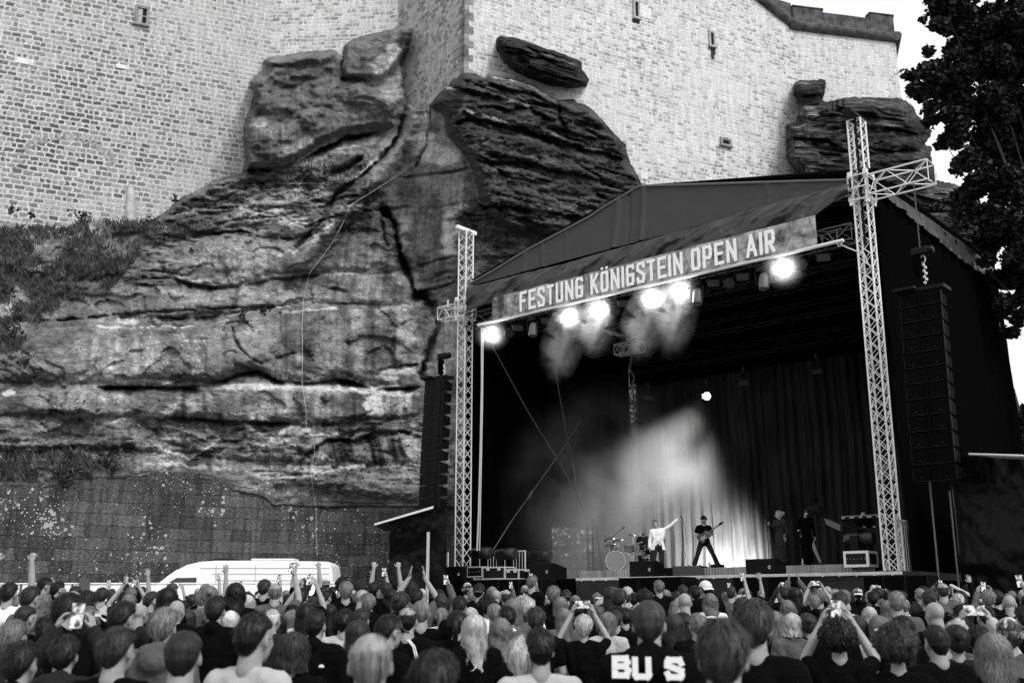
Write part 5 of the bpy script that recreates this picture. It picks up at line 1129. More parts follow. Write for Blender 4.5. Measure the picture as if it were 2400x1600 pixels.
# ---- front speakers on the deck edge, subs on the ground
def wedge(px0, px1, pyt, pyb, v, label, dep=.55, logo=True, m_=None, lean=.18, name='monitor_speaker'):
    a = uz(px0, pyb, v); b = uz(px1, pyb, v); h = uz((px0 + px1) / 2, pyt, v)[1] - DECK; w_ = b[0] - a[0]; uc = (a[0] + b[0]) / 2
    t = thing(name, label, 'speaker', S(uc, v, DECK), 0, 'speakers along the stage edge')
    m = MB(); pr = [(0, 0), (-lean * .0, h * .98), (lean, h), (dep, h * .72), (dep, .0)]
    m.prism([S(uc - w_ / 2, v + y, DECK + z + .01) for y, z in pr], SU * w_); obj('cabinet', m, m_ or M_gloss, t)
    g = MB(); g.box(S(uc, v - .006, DECK + h * .5), (w_ * .95, .012, h * .9), AX); obj('grille', g, m_ or mat_gr, t)
    if logo:
        l = MB(); c = S(uc + w_ * .32, v - .02, DECK + h * .45)
        P = [c + SU * (.045 * math.cos(x)) + Z1 * (.045 * math.sin(x)) for x in np.linspace(.4, 5.6, 10)]; l.path(P, .008, 4); l.path([c - SU * .0 + Z1 * .02, c - Z1 * .045], .007, 4); obj('round_logo', l, M_off, t)
    return t
wedge(1040, 1084, 1327, 1359, -.7, 'black speaker at the foot of the left tower behind a raised phone', .5)
wedge(1241, 1292, 1320, 1356, -.7, 'black speaker in front of the stonework gap', .9)
wedge(1476, 1534, 1314, 1351, -.75, 'black speaker before the singer on the stage edge', .6)
wedge(1749, 1818, 1309, 1349, -.75, 'black speaker on the stage edge before the backing singers', .7)
t_ = wedge(1577, 1626, 1326, 1349, -.1, 'low grey wedge monitor facing the singer', .7, False, mat('grey_wedge_grille', .06, .6), .3)
t_ = wedge(1552, 1578, 1330, 1352, .2, 'low black wedge monitor right behind the singer', .6, False, None, .3)
def subs(px0, px1, pyt, v, n, label):
    a = uz(px0, 1400, v); b = uz(px1, 1400, v); zt = uz(px0, pyt, v)[1]; w_ = (b[0] - a[0]) / n
    t = thing('subwoofer_stack', label, 'subwoofers', S((a[0] + b[0]) / 2, v, .5), 0, 'subwoofer stacks before the stage')
    for k in range(n):
        for j in range(3):
            h = (zt - .5) / 3; c = S(a[0] + (k + .5) * w_, v + .4, .5 + (j + .5) * h); m = MB(); m.box(c, (w_ - .015, .8, h - .012), AX, .012); cb_ = obj('cabinet', m, M_gloss, t)
            g = MB(); g.box(c - SV * .405, (w_ * .90, .014, h * .90), AX); obj('grille', g, mat_gr2, cb_)
            g = MB(); g.box(c - SV * .41 + SU * w_ * .46, (.014, .012, h * .9), AX); obj('corner_trim', g, mat_rig, cb_)
subs(1450, 1602, 1353, -1.8, 3, 'stack of black subwoofers below the singer')
subs(1718, 1880, 1352, -1.8, 2, 'stack of black subwoofers below the backing singers')
subs(2026, 2180, 1348, -1.6, 3, 'stack of black subwoofers at the right end of the stage')
subs(1120, 1270, 1358, -1.8, 3, 'stack of black subwoofers left of the pale stage edge')

# ---- flight cases, floor moving lamps, keyboards
M_edge = mat('case_edge_aluminium', .6, .4, .4)
def flight_case(px0, px1, pyt, pyb, v, label, dots=0, dep=.6, zb=None, hscale=None, lid=0, tr=.045, em=None):
    a = uz(px0, pyb, v); b = uz(px1, pyb, v); z0 = zb if zb is not None else a[1]; z1_ = uz(px0, pyt, v)[1]; h = z1_ - z0; w_ = b[0] - a[0]; uc = (a[0] + b[0]) / 2
    t = thing('flight_case', label, 'flight case', S(uc, v, z0), 0, 'flight cases on the stage')
    m = MB(); c = S(uc, v + dep / 2, z0 + h / 2); m.box(c, (w_, dep, h), AX); obj('body', m, M_case, t)
    e = MB(); r = tr
    for sx in (-1, 1):
        for sy in (-1, 1): e.box(c + SU * sx * (w_ / 2 - r / 2 + .006) + SV * sy * (dep / 2 - r / 2 + .006), (r, r, h + .01), AX)
        for sz in (-1, 1): e.box(c + SU * sx * (w_ / 2 - r / 2 + .008) + Z1 * sz * (h / 2 - r / 2 + .008), (r, dep, r), AX)
    for sy in (-1, 1):
        for sz in (-1, 1): e.box(c + SV * sy * (dep / 2 - r / 2 + .01) + Z1 * sz * (h / 2 - r / 2 + .01), (w_, r, r), AX)
    obj('edge_trim', e, em or M_edge, t)
    if lid:
        for q in (-.25, .25): l = MB(); l.box(c + SU * (w_ * q) - SV * (dep / 2 + .015) + Z1 * (h * .32), (.14, .02, .10), AX); obj('latch', l, M_edge, t)
    if dots:
        for k in range(dots): l = MB(); l.ell(c - SV * (dep / 2 + .005) + SU * (w_ * ((k + .5) / dots - .5) * .85), (.012, .01, .012), nu=6, nv=4); obj('rivet', l, M_edge, t)
    return t
flight_case(1094, 1130, 1328, 1352, -.45, 'flight case with white edges right of the left tower', 4, .6)
flight_case(1131, 1183, 1329, 1357, -.5, 'wider flight case in the middle of the left row', 0, .6, lid=1)
flight_case(1184, 1216, 1334, 1357, -.5, 'flight case at the right end of the left row', 0, .6, lid=1)
flight_case(1222, 1242, 1337, 1358, -.2, 'small flight case behind the left speaker', 0, .5)
flight_case(1979, 2037, 1292, 1328, .7, 'flight case with thick white edges below the keyboards', 6, .7, tr=.075, em=M_white)
def big_head(px, py, v, sc_, label):
    q = uz(px, py, v); c = S(q[0], v, q[1]); t = thing('floor_moving_lamp', label, 'stage lamp', S(q[0], v, q[1] - .75 * sc_), 0, 'big lamps on the stage floor')
    b = MB(); b.box(c - Z1 * .68 * sc_, (.5 * sc_, .45 * sc_, .2 * sc_), AX, .04); obj('base_unit', b, M_gloss, t)
    y = MB()
    for s_ in (-1, 1): y.prism([c + SV * s_ * .24 * sc_ - SU * .12 * sc_ - Z1 * .6 * sc_, c + SV * s_ * .24 * sc_ + SU * .12 * sc_ - Z1 * .6 * sc_, c + SV * s_ * .24 * sc_ + SU * .14 * sc_ + Z1 * .1 * sc_, c + SV * s_ * .24 * sc_ - SU * .14 * sc_ + Z1 * .1 * sc_], SV * (s_ * .06))
    obj('yoke', y, M_gloss, t)
    h = MB(); h.lathe(c - SU * .45 * sc_, [(.10 * sc_, 0), (.19 * sc_, .06 * sc_), (.21 * sc_, .3 * sc_), (.20 * sc_, .6 * sc_), (.23 * sc_, .75 * sc_), (.22 * sc_, .95 * sc_), (.18 * sc_, 1.0 * sc_)], (SV, Z1, SU), 20); obj('head_unit', h, mat('lamp_shell_black', .02, .35, spec=.5), t, ang=40)
    for k in range(3): r_ = MB(); r_.lathe(c + SU * (.1 + .12 * k) * sc_, [(.215 * sc_, 0), (.235 * sc_, .02), (.215 * sc_, .04)], (SV, Z1, SU), 20, False); obj('cooling_ring', r_, M_blk, t)
    return t
big_head(1125, 1296, -.1, 1.0, 'big black floor lamp behind the flight cases by the left tower'); big_head(1182, 1298, .1, 1.0, 'second big black floor lamp, under the rising rope')
big_head(1262, 1302, 3, 1.05, 'dim big floor lamp left of the stonework gap'); big_head(2010, 1262, 1.6, .95, 'big black floor lamp under the keyboards')
# keyboards
kb = thing('keyboard_stand', 'two tier stand of stage keyboards beside the right tower', 'keyboards', S(uz(2030, 1320, 2.2)[0], 2.2, DECK))
a = uz(1972, 1215, 2.0); b = uz(2082, 1212, 2.0)
m = MB(); m.box(S((a[0] + b[0]) / 2, 2.1, a[1]), (b[0] - a[0], .36, .10), AX, .015); k1 = obj('keyboard', m, M_gloss, kb)
m = MB(); m.box(S((a[0] + b[0]) / 2, 1.95, a[1] + .055), (b[0] - a[0] - .1, .14, .012), AX); obj('white_keys', m, M_off, k1)
for k in range(5): m = MB(); m.box(S(a[0] + .1 + k * .28, 1.915, a[1] + .01), (.10 + .05 * (k % 2), .008, .035), AX); obj('control_panel', m, M_off, k1)
m = MB(); m.box(S((a[0] + b[0]) / 2 - .4, 2.6, a[1] - .28), (1.5, .34, .1), (SU * .95 - Z1 * .2, SV, Z1)); obj('keyboard', m, M_gloss, kb)
a2 = uz(1938, 1215, 2.4); b2 = uz(1975, 1236, 2.4); m = MB(); m.prism([S(a2[0], 2.2, a2[1]), S(b2[0], 2.2, b2[1] + .08), S(b2[0], 2.2, b2[1] - .12), S(a2[0] + .05, 2.2, a2[1] - .2)], SV * .3); obj('side_desk', m, mat('grey_desk', .12, .5), kb)
m = MB()
for s_ in (a[0] + .15, b[0] - .25):
    m.tube(S(s_ - .25, 2.1, DECK + .32), S(s_ + .2, 2.3, a[1]), .02); m.tube(S(s_ + .25, 2.1, DECK + .32), S(s_ - .2, 2.3, a[1]), .02)
obj('stand', m, M_blk, kb)
for k, (x0, y0, x1, y1) in enumerate(((1975, 1235, 1995, 1310), (2060, 1240, 2090, 1315), (1950, 1240, 1978, 1300))):
    P = [uz(x0 + (x1 - x0) * t, y0 + (y1 - y0) * t + 10 * math.sin(3.14 * t), 1.6) for t in np.linspace(0, 1, 8)]; m = MB(); m.path([S(a_, 1.6, b_) for a_, b_ in P], .014); obj('cable', m, M_blk, kb)

# ---- railings
def railing(p0, p1, h, label, m_=M_alu, n=10, lean=None):
    t = thing('barrier_railing', label, 'railing', p0); d = (p1 - p0); m = MB()
    for z in (0.08, h): m.tube(p0 + Z1 * z, p1 + Z1 * z, .026)
    for q in (0, 1): m.tube(p0 + d * q, p0 + d * q + Z1 * (h + .02), .028)
    obj('frame', m, m_, t); m = MB()
    for k in range(1, n): m.tube(p0 + d * (k / n) + Z1 * .08, p0 + d * (k / n) + Z1 * h, .011)
    obj('bars', m, m_, t)
a = uz(1022, 1356, -.5); railing(S(a[0], -.5, DECK - .1), S(-.3, -.5, DECK - .1), 1.15, 'silver railing left of the left tower', n=9)
a = uz(1095, 1330, .5); b = uz(1215, 1330, .5); railing(S(a[0], .9, DECK), S(b[0], .9, DECK), 1.1, 'silver railing behind the floor lamps', n=18)
railing(S(SW + .3, -.35, DECK - .1), S(SW + .3, 1.6, DECK - .1), 1.55, 'silver railing right of the right tower', n=13, m_=mat('grey_aluminium', .35, .5, .4))

# ---- side tents
def tent(name, label, P0, P1, depth, zt0, zt1, zb, eave):
    t = thing(name, label, 'tent', P0); d = (P1 - P0).normalized(); n = Vector((-d.y, d.x, 0))
    m = MB(); cloth(m, P0 + Z1 * zt0, P1 + Z1 * zt1, Vector((P0.x, P0.y, zb)), Vector((P1.x, P1.y, zb)), 90, 60, .22, int(P0.x) % 50, 0, fs=1.5); obj('front_sheet', m, M_tent, t, smooth=True)
    m = MB(); cloth(m, P0 + n * depth + Z1 * zt0, P0 + Z1 * zt0, Vector((P0.x, P0.y, zb)) + n * depth, Vector((P0.x, P0.y, zb)), 30, 30, .1, 3, 0, fs=1.3); obj('side_sheet', m, M_tent, t, smooth=True)
    return t, d, n
zb_ = DECK - 2.1
pA = pt(912, 1356, 40.2); pB = pt(1046, 1356, 40.2); gz = .55; pA.z = gz; pB.z = gz
tl, d_, n_ = tent('side_tent', 'small black sheeted shelter with a pale roof edge left of the stage', pA, pB, 3.0, pt(908, 1222, 40.2).z - gz, pt(1012, 1196, 40.2).z - gz + .3, gz, 0)
m = MB(); r0 = pt(878, 1231, 39.6); r1 = pt(1016, 1191, 39.6); m.prism([r0, r1, r1 + Z1 * .03, r0 + Z1 * .03], n_ * 3.4); obj('roof_panel', m, mat('dark_roof_panel', .03, .5), tl)
m = MB(); m.prism([r0 - n_ * .03, r1 - n_ * .03, r1 - n_ * .03 + Z1 * .09, r0 - n_ * .03 + Z1 * .07], n_ * -.04); obj('roof_edge', m, M_off, tl)
m = MB(); q = pt(1003, 1300, 39.9); m.box(Vector((q.x, q.y, (pt(1003, 1246, 39.9).z + gz) / 2)), (.11, .08, pt(1003, 1246, 39.9).z - gz)); obj('post', m, mat('grey_post', .4, .5), tl)
pA = pt(2258, 1400, 30.3); pB = pt(2560, 1400, 27.5); pA.z = pB.z = .45
tr, d_, n_ = tent('side_tent', 'black sheeted enclosure with a thin white roof line right of the stage', pA, pB, 4.0, pt(2258, 1070, 30.3).z - .45, pt(2560, 1080, 27.5).z - .45, .45, 0)
m = MB(); r0 = pt(2271, 1064, 29.8); r1 = pt(2560, 1073, 27.2); m.tube(r0, r1, .035); m.prism([r0, r1, r1 + Z1 * .03, r0 + Z1 * .03], n_ * 4); obj('roof_edge', m, M_off, tr)
m = MB(); 
for px_ in (2195, 2290, 2240): q = pt(px_, 1300, 30.2); m.tube((q.x, q.y, .45), (q.x, q.y, pt(px_, 1120 if px_ == 2195 else 1150, 30.2).z), .03)
obj('post', m, M_alud, tr)
m = MB(); m.tube(pt(2229, 1371, 24), pt(2355, 1436, 21), .035); m.tube(pt(2229, 1371, 24), Vector((pt(2229, 1371, 24).x, 24, .3)), .03); m.tube(pt(2355, 1436, 21), Vector((pt(2355, 1436, 21).x, 21, .3)), .03)
tag(obj('stair_handrail', m, M_off), 'white sloping handrail low beside the right end of the stage', 'handrail')

# ---- van and fence
vt_ = thing('white_van', 'long white high-roofed van parked in front of the ashlar wall', 'van', (0, 38, .55))
VF = 37.2; gz = .58
zr = pt(560, 1313, VF).z; xr = pt(779, 1350, VF).x; xf = pt(385, 1362, VF).x; s_ = (xr - xf)
prof = [(xr, gz + .45), (xr + .0, zr - .55), (xr - .06, zr - .16), (xr - .22, zr - .03), (xr - 2.5, zr), (xf + 1.7, zr - .0), (xf + 1.15, zr - .04), (xf + .71, zr - .14), (xf + .39, zr - .31), (xf + .12, zr - .50), (xf - .12, zr - .70), (xf - .75, zr - 1.15), (xf - .95, zr - 1.6), (xf - .98, gz + .5), (xf - .6, gz + .4)]
m = MB(); m.prism([Vector((x, VF, z)) for x, z in prof], Vector((0, 2.0, 0)))
bm = bmesh.new(); vs = [bm.verts.new(v) for v in m.v]; [bm.faces.new([vs[i] for i in f]) for f in m.f]
bmesh.ops.bevel(bm, geom=[e for e in bm.edges if abs(e.verts[0].co.y - e.verts[1].co.y) < .01], offset=.12, segments=3, affect='EDGES', profile=.6)
me = bpy.data.meshes.new('body'); bm.to_mesh(me); bm.free(); me.materials.append(mat('white_van_paint', .85, .3, spec=.5)); obj('body', me, None, vt_, ang=35)
m = MB()
for zz, a_, b_ in ((zr - .25, 1.2, -.1), (zr - .44, 1.6, -.12), (zr - .66, 1.8, -.35)): m.box(((xf + a_ + xr + b_) / 2, VF - .008, zz), (xr + b_ - xf - a_, .02, .014))
for xx in (xf + 1.75, xf + 3.1, xr - .5): m.box((xx, VF - .008, zr - .8), (.014, .02, 1.3))
obj('panel_groove', m, mat('van_groove', .42, .5), vt_)
m = MB(); m.prism([Vector((xf + .42, VF + .1, zr - .27)), Vector((xf + .1, VF + .1, zr - .49)), Vector((xf - .14, VF + .1, zr - .68)), Vector((xf - .6, VF + .1, zr - 1.03)), Vector((xf - .5, VF + .1, zr - 1.08)), Vector((xf + .45, VF + .1, zr - .36))], Vector((0, 1.8, 0)));  obj('windscreen', m, mat('van_glass', .05, .08, spec=.8), vt_)
m = MB(); m.prism([Vector((xf + 1.1, VF - .01, zr - .57)), Vector((xf + .42, VF - .01, zr - .58)), Vector((xf - .3, VF - .01, zr - 1.0)), Vector((xf + 1.1, VF - .01, zr - 1.02))], Vector((0, -.012, 0))); obj('side_window', m, mat('van_window', .02, .1, spec=.8), vt_)
m = MB(); m.ell((xf + 1.75, VF + 1.0, zr), (.62, .5, .12), nu=20); obj('roof_vent', m, M_blk, vt_)
m = MB(); m.box((xf + 3.6, VF + .7, zr + .05), (1.5, .8, .07), None, .02); obj('roof_rack', m, M_off, vt_)
for xx in (xf + .35, xr - 1.1):
    m = MB(); m.lathe(Vector((xx, VF - .02, gz + .36)), [(.2, -.0), (.36, .0), (.38, .05), (.38, .2), (.36, .24), (.2, .24)], (Vector((1, 0, 0)), Vector((0, 0, 1)), Vector((0, -1, 0)) * -1), 24)
    w_ = obj('wheel', m, M_gloss, vt_); m = MB(); m.lathe(Vector((xx, VF - .03, gz + .36)), [(.02, 0), (.2, 0), (.22, .02)], (Vector((1, 0, 0)), Vector((0, 0, 1)), Vector((0, 1, 0))), 18); obj('rim', m, M_alud, w_)
fn = thing('white_fence', 'white sheeted barrier fence along the back of the crowd at the left', 'fence', (-14, 34, .5))
m = MB(); cloth(m, pt(-200, 1371, 35.6), pt(800, 1369, 35.6), pt(-200, 1440, 35.4), pt(800, 1440, 35.4), 200, 8, .02, 8, 0); obj('white_sheet', m, mat('white_fence_sheet', .75, .7), fn, smooth=True)
m = MB(); m.tube(pt(-200, 1368, 35.6), pt(800, 1366, 35.6), .03)
obj('top_rail', m, M_alu, fn)
for k in range(9):
    x = -190 + 96 * 0 + k * 120; m = MB(); p = pt(x, 1368, 35.55); m.tube((p.x, p.y, .5), p, .035); obj('post', m, M_alud, fn)
m = MB(); p = pt(199, 1362, 35.5); m.box((p.x, p.y, p.z - .6), (.32, .1, 1.4)); obj('joint_panel', m, M_alud, fn)
# ================================================================== PEOPLE
def remeshed(name, mb, mats, voxel=.012, smooth=3, noise=0, seed=0):
    me = mkmesh('tmp', mb, []); o = bpy.data.objects.new('tmp', me); C.objects.link(o)
    r = o.modifiers.new('r', 'REMESH'); r.mode = 'VOXEL'; r.voxel_size = voxel; r.use_smooth_shade = True
    if smooth: s_ = o.modifiers.new('s', 'SMOOTH'); s_.iterations = smooth; s_.factor = .5
    dg = bpy.context.evaluated_depsgraph_get(); dg.update()
    out = bpy.data.meshes.new_from_object(o.evaluated_get(dg)); bpy.data.objects.remove(o); bpy.data.meshes.remove(me)
    out.name = name; out.materials.clear()
    for m in (mats if isinstance(mats, (list, tuple)) else [mats]): out.materials.append(m)
    n = len(out.vertices)
    if noise:
        co = np.zeros(n * 3, np.float32); out.vertices.foreach_get('co', co); co = co.reshape(-1, 3)
        nr = np.zeros(n * 3, np.float32); out.vertices.foreach_get('normal', nr); nr = nr.reshape(-1, 3)
        d = fbm(co[:, 0] * 9 + co[:, 2] * 5, co[:, 2] * 7 - co[:, 1] * 6, seed, 4) * 2 + .6 * np.abs(fbm(co[:, 0] * 14 + co[:, 1] * 9, co[:, 2] * 12, seed + 4, 3) * 2)
        co = co + nr * (d * noise)[:, None]; out.vertices.foreach_set('co', co.astype(np.float32).ravel()); out.update()
    out.polygons.foreach_set('use_smooth', [True] * len(out.polygons)); return out
V3 = lambda *a: Vector(a)
def frame(fwd, up):
    f = Vector(fwd).normalized(); u = Vector(up); u = (u - f * u.dot(f)).normalized(); return f.cross(u), f, u     # right, forward, up
def head_parts(m, P, fem=False):
    X, Y, Z = P['hf']; h = P['head']; A = (X, Y, Z); k = .95 if fem else 1
    m.ell(h + Z * .022 - Y * .006, (.075 * k, .094 * k, .086), A, 20, 14)
    m.ell(h - Z * .045 + Y * .030, (.058 * k, .060, .072), A, 16, 12)
    m.ell(h - Z * .098 + Y * .058, (.026, .022, .020), A)                       # chin
    m.ell(h + Y * .060 + Z * .005, (.055, .030, .050), A)                      # face
    m.cap(h + Y * .092 + Z * .004, h + Y * .112 - Z * .034, .009, .014, 8)      # nose
    m.ell(h + Y * .086 - Z * .062, (.024, .012, .009), A, 10, 6)                # lips
    m.cap(h + X * .028 + Y * .086 + Z * .020, h - X * .028 + Y * .086 + Z * .020, .010, .010, 8)   # brow
    for s in (-1, 1):
        m.ell(h + X * s * .076 * k - Y * .006 - Z * .018, (.010, .019, .032), A, 10, 8)
        m.ell(h + X * s * .044 + Y * .058 - Z * .028, (.020, .020, .022), A, 10, 8)
    m.cap(P['neck'], h - Z * .040 - Y * .022, .063 * k * (1 if not fem else .86), .054 * k * (1 if not fem else .88), 14)
def hand(m, w, d, n, side=1, curl=.35, spread=.12, s=1.0, thumb=.9, fist=False):
    """w wrist, d finger direction, n palm normal (towards the palm), side +1 thumb on d x n side"""
    d = Vector(d).normalized(); n = Vector(n); n = (n - d * n.dot(d)).normalized(); t = d.cross(n) * side
    pc = w + d * .048 * s
    m.ell(pc, (.040 * s, .046 * s, .016 * s), (t, d, n), 12, 8); m.cap(w, w + d * .02 * s, .026 * s, .027 * s, 10)
    L = [.064, .074, .068, .054]; off = [.030, .010, -.010, -.029]
    for k in range(4):
        b = w + d * (.082 - .004 * abs(k - 1)) * s + t * off[k] * s; c = (1.5 if fist else curl * (1 + .12 * k)); a = off[k] / .03 * spread
        dd = (d * math.cos(a) + t * math.sin(a))
        p1 = b + (dd * math.cos(c * .6) + n * math.sin(c * .6)) * L[k] * .45 * s
        p2 = p1 + (dd * math.cos(c * 1.5) + n * math.sin(c * 1.5)) * L[k] * .32 * s
        p3 = p2 + (dd * math.cos(c * 2.2) + n * math.sin(c * 2.2)) * L[k] * .25 * s
        m.cap(b - dd * .018 * s, b, .0105 * s, .0098 * s, 8); m.cap(b, p1, .0095 * s, .0088 * s, 8); m.cap(p1, p2, .0088 * s, .0082 * s, 8); m.cap(p2, p3, .0082 * s, .0072 * s, 8)
    b = w + d * .025 * s + t * .026 * s; e = b + (t * math.sin(thumb) + d * math.cos(thumb)) * .036 * s + n * .008 * s; e2 = e + (t * .35 + d * .9 + n * .25).normalized() * .030 * s
    m.cap(b, e, .014 * s, .011 * s, 8); m.cap(e, e2, .0105 * s, .009 * s, 8)
BASE = dict(pel=V3(0, 0, .95), waist=V3(0, .005, 1.10), chest=V3(0, 0, 1.30), neck=V3(0, -.012, 1.478), head=V3(0, .028, 1.632),
            sh={-1: V3(-.185, -.01, 1.425), 1: V3(.185, -.01, 1.425)}, el={-1: V3(-.245, -.03, 1.15), 1: V3(.245, -.03, 1.15)}, wr={-1: V3(-.235, .06, .92), 1: V3(.235, .06, .92)},
            hd={-1: (V3(-.02, .15, -1), V3(1, 0, 0)), 1: (V3(.02, .15, -1), V3(-1, 0, 0))}, hip={-1: V3(-.09, 0, .93), 1: V3(.09, 0, .93)}, kn={-1: V3(-.10, .02, .50), 1: V3(.10, .02, .50)},
            an={-1: V3(-.10, -.02, .09), 1: V3(.10, -.02, .09)}, ft={-1: V3(-.12, .13, .03), 1: V3(.12, .13, .03)}, hf=(V3(1, 0, 0), V3(0, 1, 0), V3(0, 0, 1)), tf=(V3(1, 0, 0), V3(0, 1, 0), V3(0, 0, 1)), hopt={-1: {}, 1: {}})
def pose(**k):
    P = {a: (dict(b) if isinstance(b, dict) else b) for a, b in BASE.items()}
    for a, b in k.items():
        if isinstance(P.get(a), dict): P[a].update(b)
        else: P[a] = b
    return P
def torso(m, P, g=0.0, fem=False, waist=True):
    X, Y, Z = P['tf']; A = (X, Y, Z); c = P['chest']
    m.ell(c + Z * .02, (.150 + g - (.016 if fem else 0), .104 + g, .17), A, 18, 12)
    m.cap(P['sh'][-1] - Z * .01 + X * .03, P['sh'][1] - Z * .01 - X * .03, .062 + g - (.006 if fem else 0), .062 + g - (.006 if fem else 0), 14)
    for s in (-1, 1):
        m.cap(P['neck'] - Z * .02 + X * s * .015, P['sh'][s] + Z * .005, .050 + g * .6, .046 + g, 12)       # trapezius
        m.cap(P['sh'][s] - Z * .02 - X * s * .02, c - Z * .10 + X * s * .085, .070 + g, .080 + g, 14)
        if fem: m.ell(c + Y * .085 + X * s * .07 + Z * .0, (.058 + g * .5, .05 + g * .5, .055), A, 12, 8)
    m.cap(c - Z * .08, P['waist'], .108 + g, .100 + g - (.014 if fem else -.006), 18)
    for s in (-1, 1): m.cap(P['waist'] + X * s * .045, P['pel'] + X * s * .055 + Z * .02, .085 + g - (.01 if fem else 0), .090 + g + (.004 if fem else 0), 14)
def arm(m, P, s, g=0.0, upto=2.0, fem=False):
    k = .88 if fem else 1
    a, b, c = P['sh'][s], P['el'][s], P['wr'][s]
    if upto >= 1: m.cap(a, b, .050 * k + g, .038 * k + g, 14)
    elif upto > 0: m.cap(a, a.lerp(b, upto), .052 * k + g, (.052 - .010 * upto) * k + g * 1.5, 14)
    if upto > 1:
        e = b.lerp(c, min(1, upto - 1)); m.cap(b, b.lerp(c, .35), .040 * k + g, .041 * k + g, 12) if upto > 1.3 else None; m.cap(b.lerp(c, .3) if upto > 1.3 else b, e, .041 * k + g, .0275 * k + g * 1.2, 12)
def legs(m, P, g=0.0, flare=0.0):
    for s in (-1, 1):
        m.cap(P['hip'][s], P['kn'][s], .082 + g, .056 + g, 14); m.cap(P['kn'][s], P['an'][s] + V3(0, 0, .02), .054 + g, .036 + g + flare, 14)
    m.cap(P['hip'][-1], P['hip'][1], .088 + g, .088 + g, 14); m.cap(P['hip'][-1] + V3(0, 0, .05), P['hip'][1] + V3(0, 0, .05), .082 + g, .082 + g, 14)
def body_mesh(P, mats, fem=False, vox=.012, hands=True):
    m = MB(); torso(m, P, 0, fem); legs(m, P); head_parts(m, P, fem)
    for s in (-1, 1):
        arm(m, P, s, 0, 2.0, fem)
        d, n = P['hd'][s]; hand(m, P['wr'][s], d, n, **({'side': s, **P['hopt'].get(s, {})}))
        m.cap(P['an'][s] + V3(0, -.02, -.02), P['ft'][s], .040, .034, 10)
    return remeshed('body', m, mats, vox, 2)
def top_mesh(P, mats, fem=False, kind='tshirt', vox=.013, seed=1, g=None):
    g = {'tshirt': .012, 'jacket': .019, 'hoodie': .021, 'tank': .012, 'open_jacket': .03}[kind] if g is None else g
    m = MB(); torso(m, P, g, fem)
    X, Y, Z = P['tf']
    for s in (-1, 1): arm(m, P, s, g, {'tshirt': .62, 'tank': .04}.get(kind, 1.96), fem)
    if kind in ('jacket', 'hoodie'): m.cap(P['neck'] + V3(0, -.035, .01), P['neck'] + V3(0, .03, -.01), .068, .064, 14)
    if kind == 'hoodie':
        m.cap(P['neck'] + V3(-.07, -.07, .0), P['neck'] + V3(.07, -.07, .0), .052, .052, 12); m.ell(P['neck'] + V3(0, -.10, -.06), (.11, .055, .085), None, 14, 10)
    for s in (-1, 1): m.cap(P['pel'] + X * s * .055 + Z * .03, P['pel'] + X * s * .055 - Z * (.03 if kind == 'tshirt' else .05), .108 + g * .6, .108 + g * .6, 14)
    return remeshed('shirt' if kind in ('tshirt', 'tank') else kind, m, mats, vox, 2, .010 if kind != 'tank' else .005, seed)
def leg_mesh(P, mats, vox=.016, g=.013, flare=.012):
    m = MB(); legs(m, P, g, flare); return remeshed('trousers', m, mats, vox, 2, .008, 5)
def shoe_mesh(P, mats):
    m = MB()
    for s in (-1, 1):
        m.cap(P['an'][s] + V3(0, -.03, -.035), P['ft'][s] + V3(0, .03, .012), .050, .044, 12); m.cap(P['an'][s] + V3(0, 0, .03), P['an'][s] + V3(0, -.01, -.03), .05, .05, 10)
    return remeshed('shoes', m, mats, .012, 1)
# ---- hair
def hair_mat(name, base, amp=.85, rough=.46):
    m = bpy.data.materials.new(name); m.use_nodes = True; t = m.node_tree; N, L = t.nodes, t.links; b = N['Principled BSDF']; b.inputs['Roughness'].default_value = rough; b.inputs['Specular IOR Level'].default_value = .25
    tc = N.new('ShaderNodeTexCoord'); mp = N.new('ShaderNodeMapping'); mp.inputs['Scale'].default_value = (30, 1.3, 1); L.new(tc.outputs['UV'], mp.inputs[0])
    n = N.new('ShaderNodeTexNoise'); n.inputs['Scale'].default_value = 1; n.inputs['Detail'].default_value = 4; n.inputs['Distortion'].default_value = .6; L.new(mp.outputs[0], n.inputs[0])
    r = N.new('ShaderNodeMapRange'); r.inputs[1].default_value = .32; r.inputs[2].default_value = .68; r.inputs[3].default_value = base * (1 - amp); r.inputs[4].default_value = base * (1 + amp); L.new(n.outputs[0], r.inputs[0])
    n3 = N.new('ShaderNodeTexNoise'); n3.inputs['Scale'].default_value = 7; n3.inputs['Detail'].default_value = 3; L.new(tc.outputs['Object'], n3.inputs[0]); r3 = N.new('ShaderNodeMapRange'); r3.inputs[1].default_value = .35; r3.inputs[2].default_value = .65; r3.inputs[3].default_value = .7; r3.inputs[4].default_value = 1.35; L.new(n3.outputs[0], r3.inputs[0]); m3 = N.new('ShaderNodeMath'); m3.operation = 'MULTIPLY'; L.new(r.outputs[0], m3.inputs[0]); L.new(r3.outputs[0], m3.inputs[1]); L.new(m3.outputs[0], b.inputs['Base Color'])
    bp = N.new('ShaderNodeBump'); bp.inputs['Distance'].default_value = .012; L.new(n.outputs[0], bp.inputs['Height']); L.new(bp.outputs[0], b.inputs['Normal']); return m
